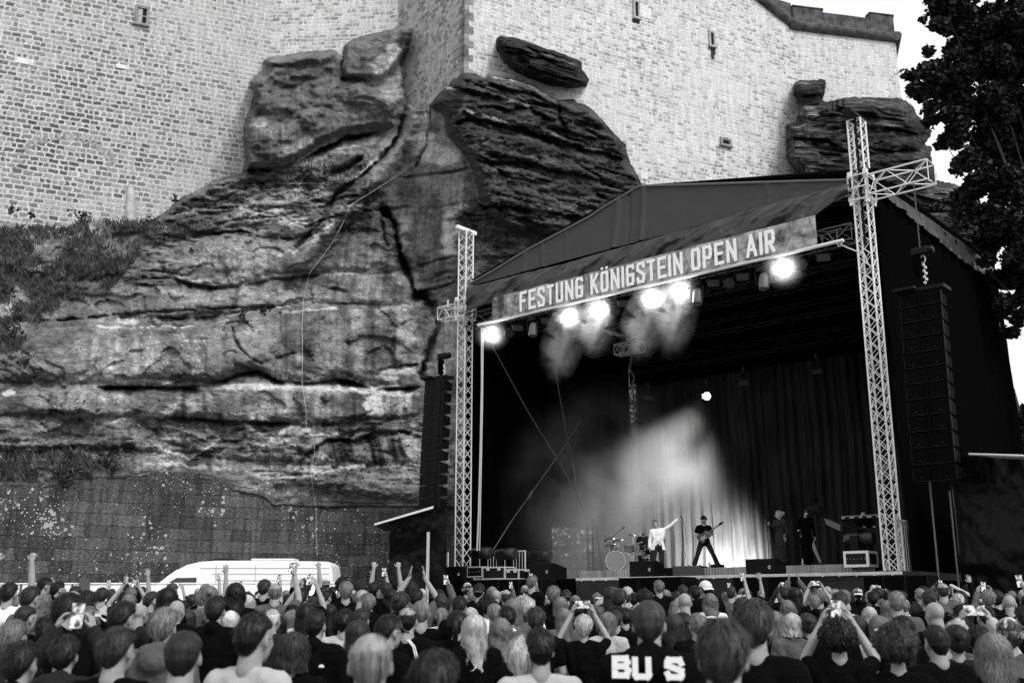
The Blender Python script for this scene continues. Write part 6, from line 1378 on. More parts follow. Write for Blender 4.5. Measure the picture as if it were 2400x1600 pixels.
def hair_mesh(style, seed, mats, P=None, flow=0.0):
    P = P or BASE; X, Y, Z = P['hf']; h = P['head'] + Z * .018 - Y * .006
    r0 = np.random.default_rng(seed)
    NA, N1 = 120, 26
    long_ = {'long': .36, 'bob': .13, 'halflong': .24, 'wavy': .30}.get(style, 0)
    N2 = int(long_ / .012)
    th = np.linspace(-math.pi, math.pi, NA + 1)                    # 0 = front
    fr = np.exp(-(th / .9) ** 2); back = .5 - .5 * np.cos(th)        # back = 1 behind
    sideb = np.exp(-((np.abs(th) - 1.55) / .35) ** 2)
    if style in ('buzz', 'short', 'fade', 'messy', 'receding', 'fringe_bald'):
        pm = 1.05 + 1.32 * back - .14 * sideb * (1 - back) - .18 * fr - .28 * np.exp(-((np.abs(th) - 1.6) / .42) ** 2)
        if style == 'receding': pm = pm - .35 * fr
        thick = {'buzz': .006, 'short': .014, 'fade': .012, 'messy': .022, 'receding': .010, 'fringe_bald': .004}[style]
    elif style in ('curly', 'afro'): pm = 1.05 + 1.05 * back; thick = .045 if style == 'curly' else .06
    else: pm = 1.12 + 1.2 * back + .1 * sideb; thick = .020
    if long_: pm = np.minimum(pm, 1.75)
    rows = []; uv = []
    k = (np.sin(th * 9 + seed) * .3 + r0.normal(0, 1, NA + 1) * .5); k[-1] = k[0]
    k = np.convolve(np.r_[k[-3:], k, k[:3]], [.2, .6, .2], 'same')[3:-3]
    for j in range(N1 + 1):
        t = j / N1; ph = t * pm
        rx, ry, rz = .078, .097, .088
        edge = np.clip((1 - t) * 5, 0, 1) ** .6 if not long_ else np.ones_like(th)
        tk = thick * (edge if not long_ else 1) * (1 + .25 * back) + .0015
        if style == 'fade': tk = thick * np.clip(1.5 - ph, .12, 1) + .001
        if style == 'fringe_bald': tk = np.where(ph < 1.25 - .25 * sideb, -.006, thick * edge)
        nz = .0022 * k * min(1, t * 4)
        if style in ('short', 'receding'): nz = nz + .007 * 2 * fbm(th * 4 + seed, ph * 3 + seed, seed, 4) * min(1, t * 3)
        if style in ('messy', 'wavy'): nz = nz + .012 * 2 * fbm(th * 5 + seed, ph * 5 + seed, seed, 4)
        if style in ('curly', 'afro'): nz = nz + .034 * (np.abs(fbm(np.cos(th) * 9 * np.sin(ph) + seed, np.sin(th) * 9 * np.sin(ph) + ph * 5, seed, 3) * 4)) + .02 * fbm(np.cos(th) * 3 + 5, np.sin(th) * 3 + ph * 2, seed + 2)
        R_ = 1.0
        x = np.sin(th) * np.sin(ph) * (rx + tk + nz); y = np.cos(th) * np.sin(ph) * (ry + tk + nz); z = np.cos(ph) * (rz + tk + nz)
        if not long_: z = np.where(z < 0, z * (1 + .62 * back), z); y = np.where(z < -.02, y - .006 * back, y)
        rows.append((x, y, z)); uv.append((th / 6.2832 + .5, np.full_like(th, t)))
    if long_:
        x0, y0, z0 = rows[-1]; open_ = np.clip((np.abs(th) - .75) / .6, 0, 1)
        for j in range(1, N2 + 1):
            t = j / N2; dz = long_ * t * (open_ ** .7) * (.9 + .1 * k * .6)
            wv = .008 * np.sin(t * 9 + th * 3 + seed) * (2.2 if style in ('wavy',) else .6)
            flare = 1 + (.16 if style != 'bob' else .10) * math.sin(min(1, t * 1.4) * 1.6) - .12 * t
            bx = x0 * flare * (1 + .04 * k * t) + wv; by = y0 * (1 - .12 * t) - (.035 * t * (long_ / .36)) + wv * .5 + (.0)
            rows.append((bx, by, z0 - dz + (0 if style != 'bob' else .0))); uv.append((th / 6.2832 + .5, np.full_like(th, 1 + t * long_ * 7)))
    m = MB(); nr = len(rows); uvs = []
    for (x, y, z), (u, v) in zip(rows, uv):
        for i in range(NA + 1):
            p = h + X * float(x[i]) + Y * float(y[i]) + Z * float(z[i]) if not flow else h + X * float(x[i]) + Y * float(y[i]) + Z * float(z[i]); m.v.append(tuple(p)); uvs.append((float(u[i]), float(v[i])))
    m.n = len(m.v)
    for j in range(nr - 1):
        for i in range(NA): a = j * (NA + 1) + i; m.f.append((a, a + 1, a + NA + 2, a + NA + 1))
    # loose strands
    ns = {'buzz': 0, 'fade': 160, 'receding': 160, 'fringe_bald': 60}.get(style, 420)
    for q in range(ns):
        i = int(r0.integers(0, NA)); tot = nr - 1; a = int(r0.integers(0, max(1, int(N1 * .7)))); ln = int(r0.integers(5, 10)) + (int(N2 * .9) if long_ else 0)
        off = r0.uniform(.002, .010) ; pts = []
        for j in range(a, min(tot, a + ln) + 1, 2):
            x, y, z = rows[j]; ii = min(NA, max(0, i + int(2.2 * math.sin(j * .35 + q)))); v = Vector((float(x[ii]), float(y[ii]), float(z[ii]))); rr = Vector((v.x, v.y, v.z * (.6 if j <= N1 else 0)))
            lift = off * (1 + .8 * (j - a) / max(1, ln)); v += Vector(r0.normal(0, .009 if style == 'curly' else .003, 3)); v += rr.normalized() * lift if rr.length > 0 else Vector((0, 0, lift))
            pts.append(h + X * v.x + Y * v.y + Z * v.z)
        if len(pts) < 2: continue
        w_ = r0.uniform(.0018, .0038); n0 = len(m.v)
        sd = (pts[-1] - pts[0]).cross(pts[0] - h); sd = sd.normalized() if sd.length > 1e-6 else X
        for c_, p in enumerate(pts): ww = w_ * (1 - .7 * c_ / len(pts)); m.v.append(tuple(p - sd * ww)); m.v.append(tuple(p + sd * ww)); uvs += [(q * .37 % 1, c_ * .1)] * 2
        m.n = len(m.v)
        for c_ in range(len(pts) - 1): a_ = n0 + 2 * c_; m.f.append((a_, a_ + 1, a_ + 3, a_ + 2))
    if style in ('pony', 'bun', 'updo'):
        n0 = len(m.v); b = h - Y * .105 + Z * (.02 if style == 'pony' else .035)
        if style == 'pony':
            path = [b, b - Y * .035 + Z * .01, b - Y * .05 - Z * .05, b - Y * .045 - Z * .13, b - Y * .03 - Z * .21, b - Y * .03 - Z * .27]; m.path(path, [.016, .022, .030, .028, .020, .006], 14)
        else:
            for q in range(9): o_ = Vector(r0.normal(0, .016 if style == 'bun' else .026, 3)); m.ell(b - Y * .03 + o_, (.030, .026, .030), None, 10, 8)
        uvs += [(.3 + .01 * ((i - n0) % 14), (i - n0) * .01) for i in range(n0, len(m.v))]
    me = mkmesh('hair', m, mats, True); ul = me.uv_layers.new(name='UVMap'); vi = np.zeros(len(me.loops), np.int32); me.loops.foreach_get('vertex_index', vi)
    ul.data.foreach_set('uv', np.array(uvs, np.float32)[vi].ravel()); return me
def cap_mesh(mats, kind='cap', P=None, back=False):
    P = P or BASE; X, Y, Z = P['hf']; h = P['head'] + Z * .030 - Y * .004; A = (X, Y, Z); m = MB(); NA = 40
    if kind in ('cap', 'beanie'):
        top_ = .092 if kind == 'cap' else .112
        V = []; rows = 12
        for j in range(rows + 1):
            ph = j / rows * (1.52 if kind == 'cap' else 1.75)
            for i in range(NA):
                t = 2 * math.pi * i / NA; rr = 1 + (.012 if (i % 7 == 0 and kind == 'cap') else 0) + (.02 * math.sin(i * 2.2 + j) if kind == 'beanie' else 0)
                V.append(h + X * (.091 * math.sin(ph) * math.cos(t) * rr) + Y * (.108 * math.sin(ph) * math.sin(t) * rr) + Z * (math.cos(ph) * top_))
        F = [(j * NA + i, j * NA + (i + 1) % NA, (j + 1) * NA + (i + 1) % NA, (j + 1) * NA + i) for j in range(rows) for i in range(NA)]; m.add(V, F)
        if kind == 'cap':
            s = -1 if back else 1; m.ell(h + Z * .095, (.009, .009, .005), A, 8, 5)
            V = []
            for j in range(7):
                for i in range(13):
                    a = (i / 12 - .5) * 2.0; r_ = j / 6; V.append(h + X * (math.sin(a) * (.090 + .0 * r_)) + Y * s * (math.cos(a) * .098 + .085 * r_ * math.cos(a * .75)) + Z * (.004 - .030 * r_ - .014 * abs(math.sin(a)) * r_))
            n = len(V); V += [v - Z * .006 for v in V]; F = []
            for j in range(6):
                for i in range(12): a = j * 13 + i; F += [(a, a + 1, a + 14, a + 13), (n + a, n + a + 13, n + a + 14, n + a + 1)]
            F += [(78 + i, n + 78 + i, n + 79 + i, 79 + i) for i in range(12)]
            m.add(V, F)
        else: m.lathe(h - Z * .035, [(.094, -.01), (.102, .0), (.102, .04), (.096, .05)], (X, Y * 1.17, Z), 30, False)
    else:                                                           # brimmed hat
        m.lathe(h + Z * .0, [(.0, .095), (.05, .10), (.078, .088), (.088, .05), (.092, .0), (.13, -.012), (.165, -.004), (.168, -.010), (.13, -.02), (.088, -.012)], (X, Y * 1.12, Z), 32, False)
    me = mkmesh('cap' if kind == 'cap' else kind, m, mats, True); smooth_angle(me, 45); return me

# ---- materials
M_skin = mat('skin', .25, .5, spec=.3, nscale=18, namp=.12); M_skinD = mat('tanned_skin', .16, .5, spec=.35, nscale=18, namp=.15); M_skinstage = mat('stage_skin', .36, .5)
HM = {'black': hair_mat('black_hair', .003, .6, .4), 'dark': hair_mat('dark_brown_hair', .007, .7), 'brown': hair_mat('brown_hair', .020, .7), 'grey': hair_mat('grey_hair', .11, .75), 'fair': hair_mat('dark_blond_hair', .13, .65), 'blond': hair_mat('blond_hair', .36, .65), 'white': hair_mat('white_hair', .55, .4)}
TM = {'black': mat('black_cotton', .003, .9, spec=.03, bump=.01, bscale=18), 'charcoal': mat('charcoal_cotton', .014, .9, spec=.1, bump=.01, bscale=18), 'grey': mat('grey_cotton', .08, .9, spec=.1, nscale=9, namp=.15, bump=.01, bscale=18), 'light': mat('light_grey_cotton', .38, .9, spec=.1, bump=.01, bscale=16), 'white': mat('white_cotton', .68, .9, spec=.1, bump=.01, bscale=16)}
M_jeans = mat('dark_denim', .03, .9); M_shoe = mat('dark_shoe', .03, .6); M_lightcap = mat('light_cap_cloth', .55, .85, nscale=12, namp=.15); M_darkcap = mat('dark_cap_cloth', .035, .85, nscale=12, namp=.3); M_straw = mat('straw', .5, .8, nscale=60, namp=.3)
M_glass = mat('glasses_frame', .01, .3, spec=.6)
M_phone = mat('phone_case', .01, .3, spec=.5)
def screen_mat():
    m = bpy.data.materials.new('phone_screen'); m.use_nodes = True; t = m.node_tree; N, L = t.nodes, t.links; b = N['Principled BSDF']; b.inputs['Base Color'].default_value = (.02, .02, .02, 1); b.inputs['Roughness'].default_value = .15
    tc = N.new('ShaderNodeTexCoord'); n = N.new('ShaderNodeTexNoise'); n.inputs['Scale'].default_value = 22; L.new(tc.outputs['Object'], n.inputs[0]); r = N.new('ShaderNodeMapRange'); r.inputs[1].default_value = .42; r.inputs[2].default_value = .6; r.inputs[3].default_value = .03; r.inputs[4].default_value = .8; L.new(n.outputs[0], r.inputs[0])
    b.inputs['Emission Color'].default_value = (1, 1, 1, 1); L.new(r.outputs[0], b.inputs['Emission Strength']); return m
M_screen = screen_mat()

# ---- crowd pose templates
def up_arm(s, x, y, z, ex=.26, ey=.05, ez=1.52): return dict(el={s: V3(s * ex, ey, ez)}, wr={s: V3(s * x, y, z)})
POSES = {
 'idle': pose(),
 'idle2': pose(el={-1: V3(-.25, .0, 1.16), 1: V3(.25, .0, 1.16)}, wr={-1: V3(-.10, .20, 1.13), 1: V3(.10, .21, 1.11)}, hd={-1: (V3(1, .2, 0), V3(0, -1, 0)), 1: (V3(-1, .2, 0), V3(0, -1, 0))}),
 'phone2': pose(el={-1: V3(-.27, .14, 1.50), 1: V3(.27, .14, 1.50)}, wr={-1: V3(-.12, .24, 1.78), 1: V3(.12, .24, 1.78)}, hd={-1: (V3(.25, .1, 1), V3(1, .3, 0)), 1: (V3(-.25, .1, 1), V3(-1, .3, 0))}, hopt={-1: dict(curl=.55), 1: dict(curl=.55)}),
 'phone1': pose(el={1: V3(.27, .10, 1.55)}, wr={1: V3(.20, .20, 1.82)}, hd={1: (V3(-.1, .05, 1), V3(-1, .35, 0))}, hopt={1: dict(curl=.6)}),
 'clap': pose(el={-1: V3(-.28, .06, 1.62), 1: V3(.28, .06, 1.62)}, wr={-1: V3(-.10, .14, 1.90), 1: V3(.10, .14, 1.90)}, hd={-1: (V3(.15, .1, 1), V3(1, 0, 0)), 1: (V3(-.15, .1, 1), V3(-1, 0, 0))}, hopt={-1: dict(curl=.1, spread=.25), 1: dict(curl=.1, spread=.25)}),
 'wave': pose(el={1: V3(.30, .02, 1.66)}, wr={1: V3(.27, .06, 1.94)}, hd={1: (V3(-.1, .0, 1), V3(0, 1, 0))}, hopt={1: dict(curl=.15, spread=.3)}),
 'both_up': pose(el={-1: V3(-.24, .04, 1.70), 1: V3(.24, .04, 1.70)}, wr={-1: V3(-.20, .06, 1.98), 1: V3(.20, .06, 1.98)}, hd={-1: (V3(0, .1, 1), V3(0, 1, 0)), 1: (V3(0, .1, 1), V3(0, 1, 0))}, hopt={-1: dict(fist=True), 1: dict(fist=True)}),
}
_bodies = {}; _tops = {}; _legs = {}; _hair = {}; _hats = {}
def get_body(p, fem, sk):
    k = (p, fem, sk)
    if k not in _bodies:
        if (p, fem, 'a') in _bodies: me = _bodies[(p, fem, 'a')].copy()
        else: me = body_mesh(POSES[p], M_skin, fem, .011 if p.startswith('idle') else .0075); _bodies[(p, fem, 'a')] = me; 
        if sk != 'a': me = _bodies[(p, fem, 'a')].copy(); me.materials[0] = M_skinD
        _bodies[k] = me
    return _bodies[k]
def get_top(p, fem, kind, tone):
    k = (p, fem, kind, tone); b = (p, fem, kind)
    if b not in _tops: _tops[b] = top_mesh(POSES[p], TM['black'], fem, kind, .014, len(_tops))
    if k not in _tops: me = _tops[b].copy(); me.materials[0] = TM[tone]; _tops[k] = me
    return _tops[k]
def get_hair(style, tone, var=0):
    k = (style, tone, var); b = (style, var)
    if b not in _hair: _hair[b] = hair_mesh(style, 11 + 7 * var + len(style), HM['black'])
    if k not in _hair: me = _hair[b].copy(); me.materials[0] = HM[tone]; _hair[k] = me
    return _hair[k]
def get_hat(kind, m, back=False):
    k = (kind, m.name, back)
    if k not in _hats: _hats[k] = cap_mesh(m, kind, None, back)
    return _hats[k]
_leg0 = None
def glasses_mesh():
    m = MB(); h = BASE['head']
    for s in (-1, 1):
        m.path([h + V3(s * .032 + .022 * math.cos(a), .104, .002 + .017 * math.sin(a)) for a in np.linspace(0, 6.283, 12)], .0022, 4); m.path([h + V3(s * .055, .100, .004), h + V3(s * .079, .06, .004), h + V3(s * .081, -.01, -.002)], .0024, 4)
    m.tube(h + V3(-.011, .106, .004), h + V3(.011, .106, .004), .002); return mkmesh('glasses', m, M_glass)
_gl = None
def child(name, me, parent):
    o = bpy.data.objects.new(name, me); C.objects.link(o); o.parent = parent; return o
def make_person(x, y, H, yaw, p='idle', fem=False, hair=('short', 'dark'), top=('tshirt', 'black'), skin='a', hat=None, glasses=False, label='', group=None, var=0, tilt=0.0, z=None, lean=0.0):
    global _leg0, _gl
    r = bpy.data.objects.new('person', None); C.objects.link(r); r.empty_display_size = .2
    r.location = (x, y, ground_z(y) if z is None else z); r.rotation_euler = (lean, tilt, yaw); r.scale = (H / 1.745,) * 3
    r['label'] = label; r['category'] = 'person'
    if group: r['group'] = group
    child('body', get_body(p, fem, skin), r)
    if hair and hair[0] != 'bald': child('hair', get_hair(hair[0], hair[1], var), r)
    child('shirt' if top[0] == 'tshirt' else top[0], get_top(p, fem, top[0], top[1]), r)
    if _leg0 is None: _leg0 = leg_mesh(POSES['idle'], M_jeans), shoe_mesh(POSES['idle'], M_shoe)
    child('trousers', _leg0[0], r); child('shoes', _leg0[1], r)
    if hat: child({'cap': 'cap', 'beanie': 'beanie', 'hat': 'hat'}[hat[0]], get_hat(*hat), r)
    if glasses:
        if _gl is None: _gl = glasses_mesh()
        child('glasses', _gl, r)
    return r
_ph = None
def phone_at(r, p, label, group='phones held up in the crowd', wide=None):
    """a phone in the hands of person r"""
    global _ph
    if _ph is None:
        m = MB(); m.box((0, 0, 0), (.074, .009, .150), None, .006); b = mkmesh('body', m, M_phone); m = MB(); m.box((0, -.0052, 0), (.068, .001, .140)); s = mkmesh('screen', m, M_screen)
        m = MB(); m.box((.02, .006, .055), (.022, .004, .026), None, .002); l = mkmesh('camera_lens', m, M_glass); _ph = (b, s, l)
    loc = {'phone2': V3(0, .275, 1.875), 'phone1': V3(.155, .245, 1.915)}[p]; k = r.scale[0]
    o = bpy.data.objects.new('phone', None); C.objects.link(o); o.empty_display_size = .05
    M = Matrix.Translation(r.location) @ Matrix.Rotation(r.rotation_euler[2], 4, 'Z'); o.location = M @ (loc * k)
    wide = (p == 'phone2' and random.random() < .6) if wide is None else wide
    o.rotation_euler = (R(-8), R(90) if wide else R(random.uniform(-8, 8)), r.rotation_euler[2])
    o['label'] = label; o['category'] = 'phone'; o['group'] = group
    child('body', _ph[0], o); child('screen', _ph[1], o); child('camera_lens', _ph[2], o); return o
# ================================================================== CROWD
# (x, top y, head width px, hair, top, extras) -- heads read off the photograph, set down at the distance their size gives
CW = {'short': .165, 'buzz': .155, 'fade': .160, 'messy': .19, 'receding': .158, 'bald': .153, 'fringe_bald': .155, 'long': .20, 'bob': .20, 'wavy': .21, 'halflong': .20, 'pony': .175, 'bun': .175, 'updo': .175, 'curly': .25, 'afro': .27}
T_ = 'tshirt'; J = 'jacket'; H_ = 'hoodie'
HAND = [
 (157, 1388, 58, 'short', 'dark', J, 'black', dict(yaw=-35, l='young man with short dark hair turned to the right, behind a big raised phone')),
 (209, 1414, 50, 'short', 'grey', J, 'black', dict(yaw=-40, hat=('cap', M_lightcap, False), gl=1, l='person in a pale baseball cap facing right, left part of the crowd')),
 (286, 1411, 60, 'messy', 'dark', J, 'black', dict(yaw=-25, l='man with thick dark wavy hair and dark top behind the pale baseball cap')),
 (385, 1426, 70, 'messy', 'fair', H_, 'grey', dict(yaw=-10, l='person with tousled fair hair in a grey hooded sweatshirt')),
 (439, 1428, 42, 'long', 'brown', T_, 'black', dict(l='person with straight shoulder length brown hair beside the tousled fair head', fem=1)),
 (506, 1395, 45, 'receding', 'dark', J, 'black', dict(l='balding dark haired man in a black jacket below the front of the van')),
 (275, 1467, 80, 'short', 'brown', T_, 'black', dict(yaw=-20, l='man with short brown hair and bare neck low in the left foreground')),
 (431, 1477, 88, 'buzz', 'dark', T_, 'black', dict(l='blurred dark cropped head in front of the grey hooded sweatshirt')),
 (50, 1500, 80, 'short', 'dark', J, 'black', dict(l='dark round head in the bottom left corner')),
 (30, 1452, 66, 'short', 'grey', J, 'charcoal', dict(yaw=-20, l='grey haired head at the left edge above the bottom corner')),
 (492, 1466, 50, 'curly', 'fair', T_, 'black', dict(l='head of fair frizzy curls left of the long white-blond hair', fem=1)),
 (538, 1469, 46, 'wavy', 'white', T_, 'light', dict(l='person with long wavy white-blond hair', fem=1)),
 (594, 1432, 80, 'receding', 'black', T_, 'light', dict(yaw=-30, gl=1, l='large man with slicked black hair and glasses in a pale t-shirt')),
 (303, 1393, 34, 'bob', 'fair', T_, 'black', dict(p='clap', fem=1, l='fair haired person clapping with both bare arms high')),
 (22, 1364, 34, 'short', 'dark', T_, 'white', dict(p='both_up', l='dark haired person in white raising both arms at the left edge')),
 (105, 1349, 28, 'short', 'dark', T_, 'black', dict(yaw=-60, hat=('cap', M_darkcap, False), l='tall man in a black cap seen in profile against the white fence')),
 (135, 1362, 25, 'short', 'dark', J, 'black', dict(yaw=-50, gl=1, l='dark haired man with glasses right of the tall man in the black cap')),
 (72, 1373, 38, 'short', 'brown', T_, 'grey', dict(yaw=-30, gl=1, l='person with brown hair and glasses below the tall black cap')),
 (102, 1393, 38, 'bob', 'fair', T_, 'grey', dict(fem=1, l='person with streaky blond bob at the left')),
 (58, 1418, 44, 'buzz', 'dark', T_, 'black', dict(yaw=-35, l='man with cropped dark hair and sunglasses on his head, left', gl=1)),
 (107, 1444, 48, 'short', 'black', T_, 'charcoal', dict(l='black haired head under the big raised phone')),
 (392, 1378, 44, 'long', 'black', T_, 'black', dict(fem=1, l='person with long black hair below the nose of the van')),
 (553, 1367, 42, 'wavy', 'black', T_, 'black', dict(fem=1, l='person with voluminous long black hair below the van roof')),
 (413, 1405, 36, 'bald', '', T_, 'black', dict(gl=1, yaw=-20, l='bald man with glasses left of the balding man in black')),
 (354, 1384, 30, 'receding', 'brown', T_, 'grey', dict(yaw=-50, l='man with receding brown hair leaning right below the van')),
 (328, 1415, 34, 'bald', '', T_, 'charcoal', dict(gl=1, yaw=-35, l='bald man with dark glasses beside the thick wavy hair')),
 (580, 1395, 36, 'long', 'blond', T_, 'white', dict(fem=1, l='person with sleek blond hair above the pale t-shirt man')),
 (492, 1374, 34, 'bun', 'fair', T_, 'grey', dict(fem=1, l='person with messy fair bun below the van')),
 (209, 1450, 46, 'short', 'black', J, 'black', dict(l='black haired head below the pale baseball cap')),
 (150, 1520, 70, 'short', 'dark', H_, 'charcoal', dict(p='phone2', l='person in the left foreground holding a phone up with both hands', wide=False)),
 (684, 1551, 82, 'bob', 'brown', T_, 'black', dict(fem=1, l='brown haired crown of a head at the bottom between pale shirt and bald head')),
 (870, 1469, 107, 'fringe_bald', 'fair', T_, 'charcoal', dict(l='big bald head in the foreground, out of focus')),
 (1018, 1528, 128, 'messy', 'dark', T_, 'black', dict(l='big blurred dark head at the bottom, right of the bald head')),
 (739, 1426, 52, 'fade', 'black', J, 'black', dict(yaw=-10, logo=1, l='man with cropped black hair in a black jacket with a small white emblem')),
 (807, 1428, 48, 'messy', 'black', T_, 'light', dict(l='man with tousled black hair in a pale t-shirt left of the cap')),
 (847, 1424, 40, 'short', 'brown', T_, 'grey', dict(yaw=-15, l='man with short greying brown hair left of the dark cap')),
 (908, 1430, 66, 'short', 'dark', J, 'black', dict(yaw=-45, gl=1, hat=('cap', M_darkcap, False), l='man in a faded dark baseball cap pointing right')),
 (955, 1416, 48, 'fringe_bald', 'black', T_, 'black', dict(strap=1, l='man with bald spot in black hair, white striped strap on his shoulder')),
 (988, 1406, 42, 'buzz', 'grey', T_, 'black', dict(l='man with cropped grey hair in black, right of the bald spot')),
 (1034, 1421, 36, 'pony', 'fair', T_, 'white', dict(fem=1, hat=('cap', M_lightcap, False), l='person in a white spotted cap with fair ponytail')),
 (1072, 1431, 48, 'pony', 'black', T_, 'black', dict(fem=1, l='person with smooth black ponytail, black top')),
 (1112, 1441, 60, 'long', 'blond', T_, 'black', dict(fem=1, var=1, l='person with very bright long blond hair, centre foreground')),
 (1174, 1470, 60, 'wavy', 'fair', T_, 'black', dict(fem=1, l='person with streaked wavy fair hair right of the bright blond')),
 (838, 1462, 60, 'halflong', 'brown', J, 'black', dict(l='person with collar length brown hair half hidden by the big bald head')),
 (637, 1421, 40, 'fringe_bald', 'white', T_, 'charcoal', dict(gl=1, yaw=-20, l='bald white haired man with glasses beside the pale t-shirt man')),
 (648, 1445, 50, 'long', 'black', T_, 'black', dict(fem=1, l='curtain of long black hair right of the pale t-shirt man')),
 (682, 1465, 42, 'halflong', 'fair', J, 'black', dict(yaw=-30, fem=1, l='person with collar length dark blond hair left of the emblem jacket')),
 (700, 1442, 40, 'curly', 'brown', T_, 'light', dict(l='brown curly head behind the emblem jacket')),
 (684, 1416, 32, 'short', 'black', T_, 'black', dict(l='round black haired head above the brown curls')),
 (773, 1416, 36, 'long', 'dark', T_, 'black', dict(fem=1, l='person with long dark hair between the two men in black and pale tops')),
 (847, 1380, 28, 'bald', '', T_, 'black', dict(gl=1, yaw=-35, l='bald man with glasses in black below the ashlar wall')),
 (915, 1379, 30, 'wavy', 'black', T_, 'black', dict(fem=1, l='person with long curly black hair before the side tent')),
 (883, 1381, 26, 'bob', 'fair', T_, 'light', dict(fem=1, l='person with fair bob and lace top before the side tent')),
 (763, 1353, 28, 'short', 'grey', T_, 'black', dict(hat=('hat', M_straw, False), l='person in a pale straw hat at the rear end of the van')),
 (763, 1378, 28, 'short', 'dark', T_, 'black', dict(hat=('cap', M_darkcap, True), yaw=-30, l='man in a backwards dark cap below the straw hat')),
 (707, 1377, 30, 'short', 'black', T_, 'black', dict(p='phone2', l='black haired person filming with both hands below the van end')),
 (646, 1362, 30, 'fringe_bald', 'grey', T_, 'grey', dict(gl=1, p='phone1', l='balding grey man with glasses holding a phone below the van')),
 (620, 1357, 26, 'short', 'brown', T_, 'black', dict(l='brown haired man below the middle of the van')),
 (801, 1351, 24, 'short', 'dark', T_, 'black', dict(yaw=-40, l='dark haired man right of the van against the wall')),
 (718, 1360, 24, 'messy', 'dark', T_, 'black', dict(p='both_up', l='person raising two bare arms high in front of the van')),
 (875, 1362, 23, 'short', 'dark', T_, 'black', dict(p='phone1', l='person holding a phone up against the ashlar wall')),
 (905, 1364, 23, 'short', 'brown', T_, 'black', dict(p='both_up', l='person with open hands raised before the side tent')),
 (944, 1360, 20, 'short', 'dark', T_, 'grey', dict(hat=('beanie', M_lightcap, False), l='person in white cap before the side tent')),
 (975, 1378, 30, 'short', 'dark', T_, 'grey', dict(p='clap', l='person with bare arms folded over the head before the side tent')),
 (1034, 1393, 38, 'wavy', 'brown', T_, 'black', dict(fem=1, l='person with long wavy brown hair below the left tower')),
 (1077, 1396, 34, 'short', 'dark', T_, 'black', dict(l='short dark haired man right of the long wavy brown hair')),
 (1103, 1424, 40, 'bob', 'blond', T_, 'grey', dict(fem=1, l='blond bob above the very bright long blond hair')),
 (1159, 1413, 36, 'buzz', 'grey', T_, 'white', dict(l='man with cropped grey hair in white, centre')),
 (1190, 1419, 40, 'short', 'black', T_, 'grey', dict(l='black haired head right of the cropped grey man')),
 (1122, 1363, 28, 'short', 'dark', T_, 'black', dict(hat=('cap', M_darkcap, True), yaw=-10, l='man in black backwards cap and black shirt below the flight cases')),
 (1095, 1363, 23, 'short', 'dark', T_, 'grey', dict(hat=('beanie', M_lightcap, False), l='person in a white woolly hat below the left tower')),
 (1153, 1375, 24, 'long', 'fair', T_, 'black', dict(fem=1, l='person with straight long fair hair below the flight cases')),
 (1265, 1467, 72, 'receding', 'black', T_, 'light', dict(l='man with thinning black hair in a pale t-shirt, bottom centre')),
 (1225, 1553, 86, 'messy', 'blond', T_, 'grey', dict(l='blurred pale blond crown at the very bottom centre')),
 (1368, 1477, 48, 'messy', 'blond', T_, 'black', dict(p='phone2', fem=1, wide=True, l='person with tousled short blond hair filming with both bare arms up')),
 (1519, 1406, 76, 'buzz', 'brown', H_, 'black', dict(text=1, l='broad man with shaved head in a black hooded top with big white letters')),
 (1690, 1449, 122, 'short', 'brown', T_, 'black', dict(l='very large blurred shaved dark head, right of centre')),
 (1765, 1409, 92, 'messy', 'brown', T_, 'black', dict(l='big blurred head of brown wavy hair behind the largest shaved head')),
 (1634, 1434, 42, 'receding', 'grey', T_, 'black', dict(l='man with receding grey hair in black left of the largest head')),
 (1668, 1434, 36, 'short', 'grey', T_, 'black', dict(hat=('cap', M_lightcap, True), l='white cap between two big heads right of centre')),
 (1580, 1462, 50, 'long', 'brown', T_, 'black', dict(fem=1, l='person with long straight brown hair right of the lettered top')),
 (1600, 1440, 46, 'long', 'dark', T_, 'black', dict(fem=1, var=1, l='person with long dark hair behind the long brown hair')),
 (1465, 1452, 36, 'messy', 'black', T_, 'black', dict(l='black tousled head left of the lettered top')),
 (1425, 1488, 46, 'bob', 'fair', T_, 'light', dict(fem=1, l='fair bob between the filming blond and the lettered top')),
 (1352, 1408, 36, 'messy', 'black', J, 'black', dict(l='man with thick black hair in a dark jacket, centre')),
 (1256, 1422, 44, 'short', 'brown', T_, 'black', dict(l='round head of short brown hair above the thinning black hair')),
 (1322, 1426, 40, 'long', 'fair', T_, 'grey', dict(fem=1, l='person with long fair brown hair left of the thick black hair')),
 (1287, 1416, 26, 'bun', 'dark', T_, 'black', dict(fem=1, l='small head with dark bun near the centre')),
 (1292, 1395, 28, 'long', 'blond', T_, 'black', dict(fem=1, l='person with long blond hair below the stonework gap')),
 (1236, 1408, 30, 'short', 'fair', T_, 'white', dict(l='man with short light brown hair below the left speaker')),
 (1414, 1415, 30, 'curly', 'white', T_, 'grey', dict(l='head of short white curls in the centre')),
 (1443, 1433, 34, 'short', 'brown', T_, 'black', dict(l='short brown haired head left of the shaved broad man')),
 (1544, 1359, 21, 'short', 'grey', T_, 'black', dict(l='tall grey haired man standing out before the subwoofers')),
 (1470, 1375, 22, 'pony', 'blond', T_, 'white', dict(fem=1, l='person with blond ponytail in white below the singer')),
 (1450, 1380, 18, 'short', 'fair', T_, 'grey', dict(hat=('cap', M_lightcap, True), l='white cap left of the blond ponytail')),
 (1399, 1385, 18, 'short', 'fair', T_, 'grey', dict(hat=('cap', M_lightcap, True), yaw=20, l='white cap below the drum kit')),
 (1560, 1382, 24, 'long', 'fair', T_, 'black', dict(fem=1, l='person with long streaked blond hair below the tall grey man')),
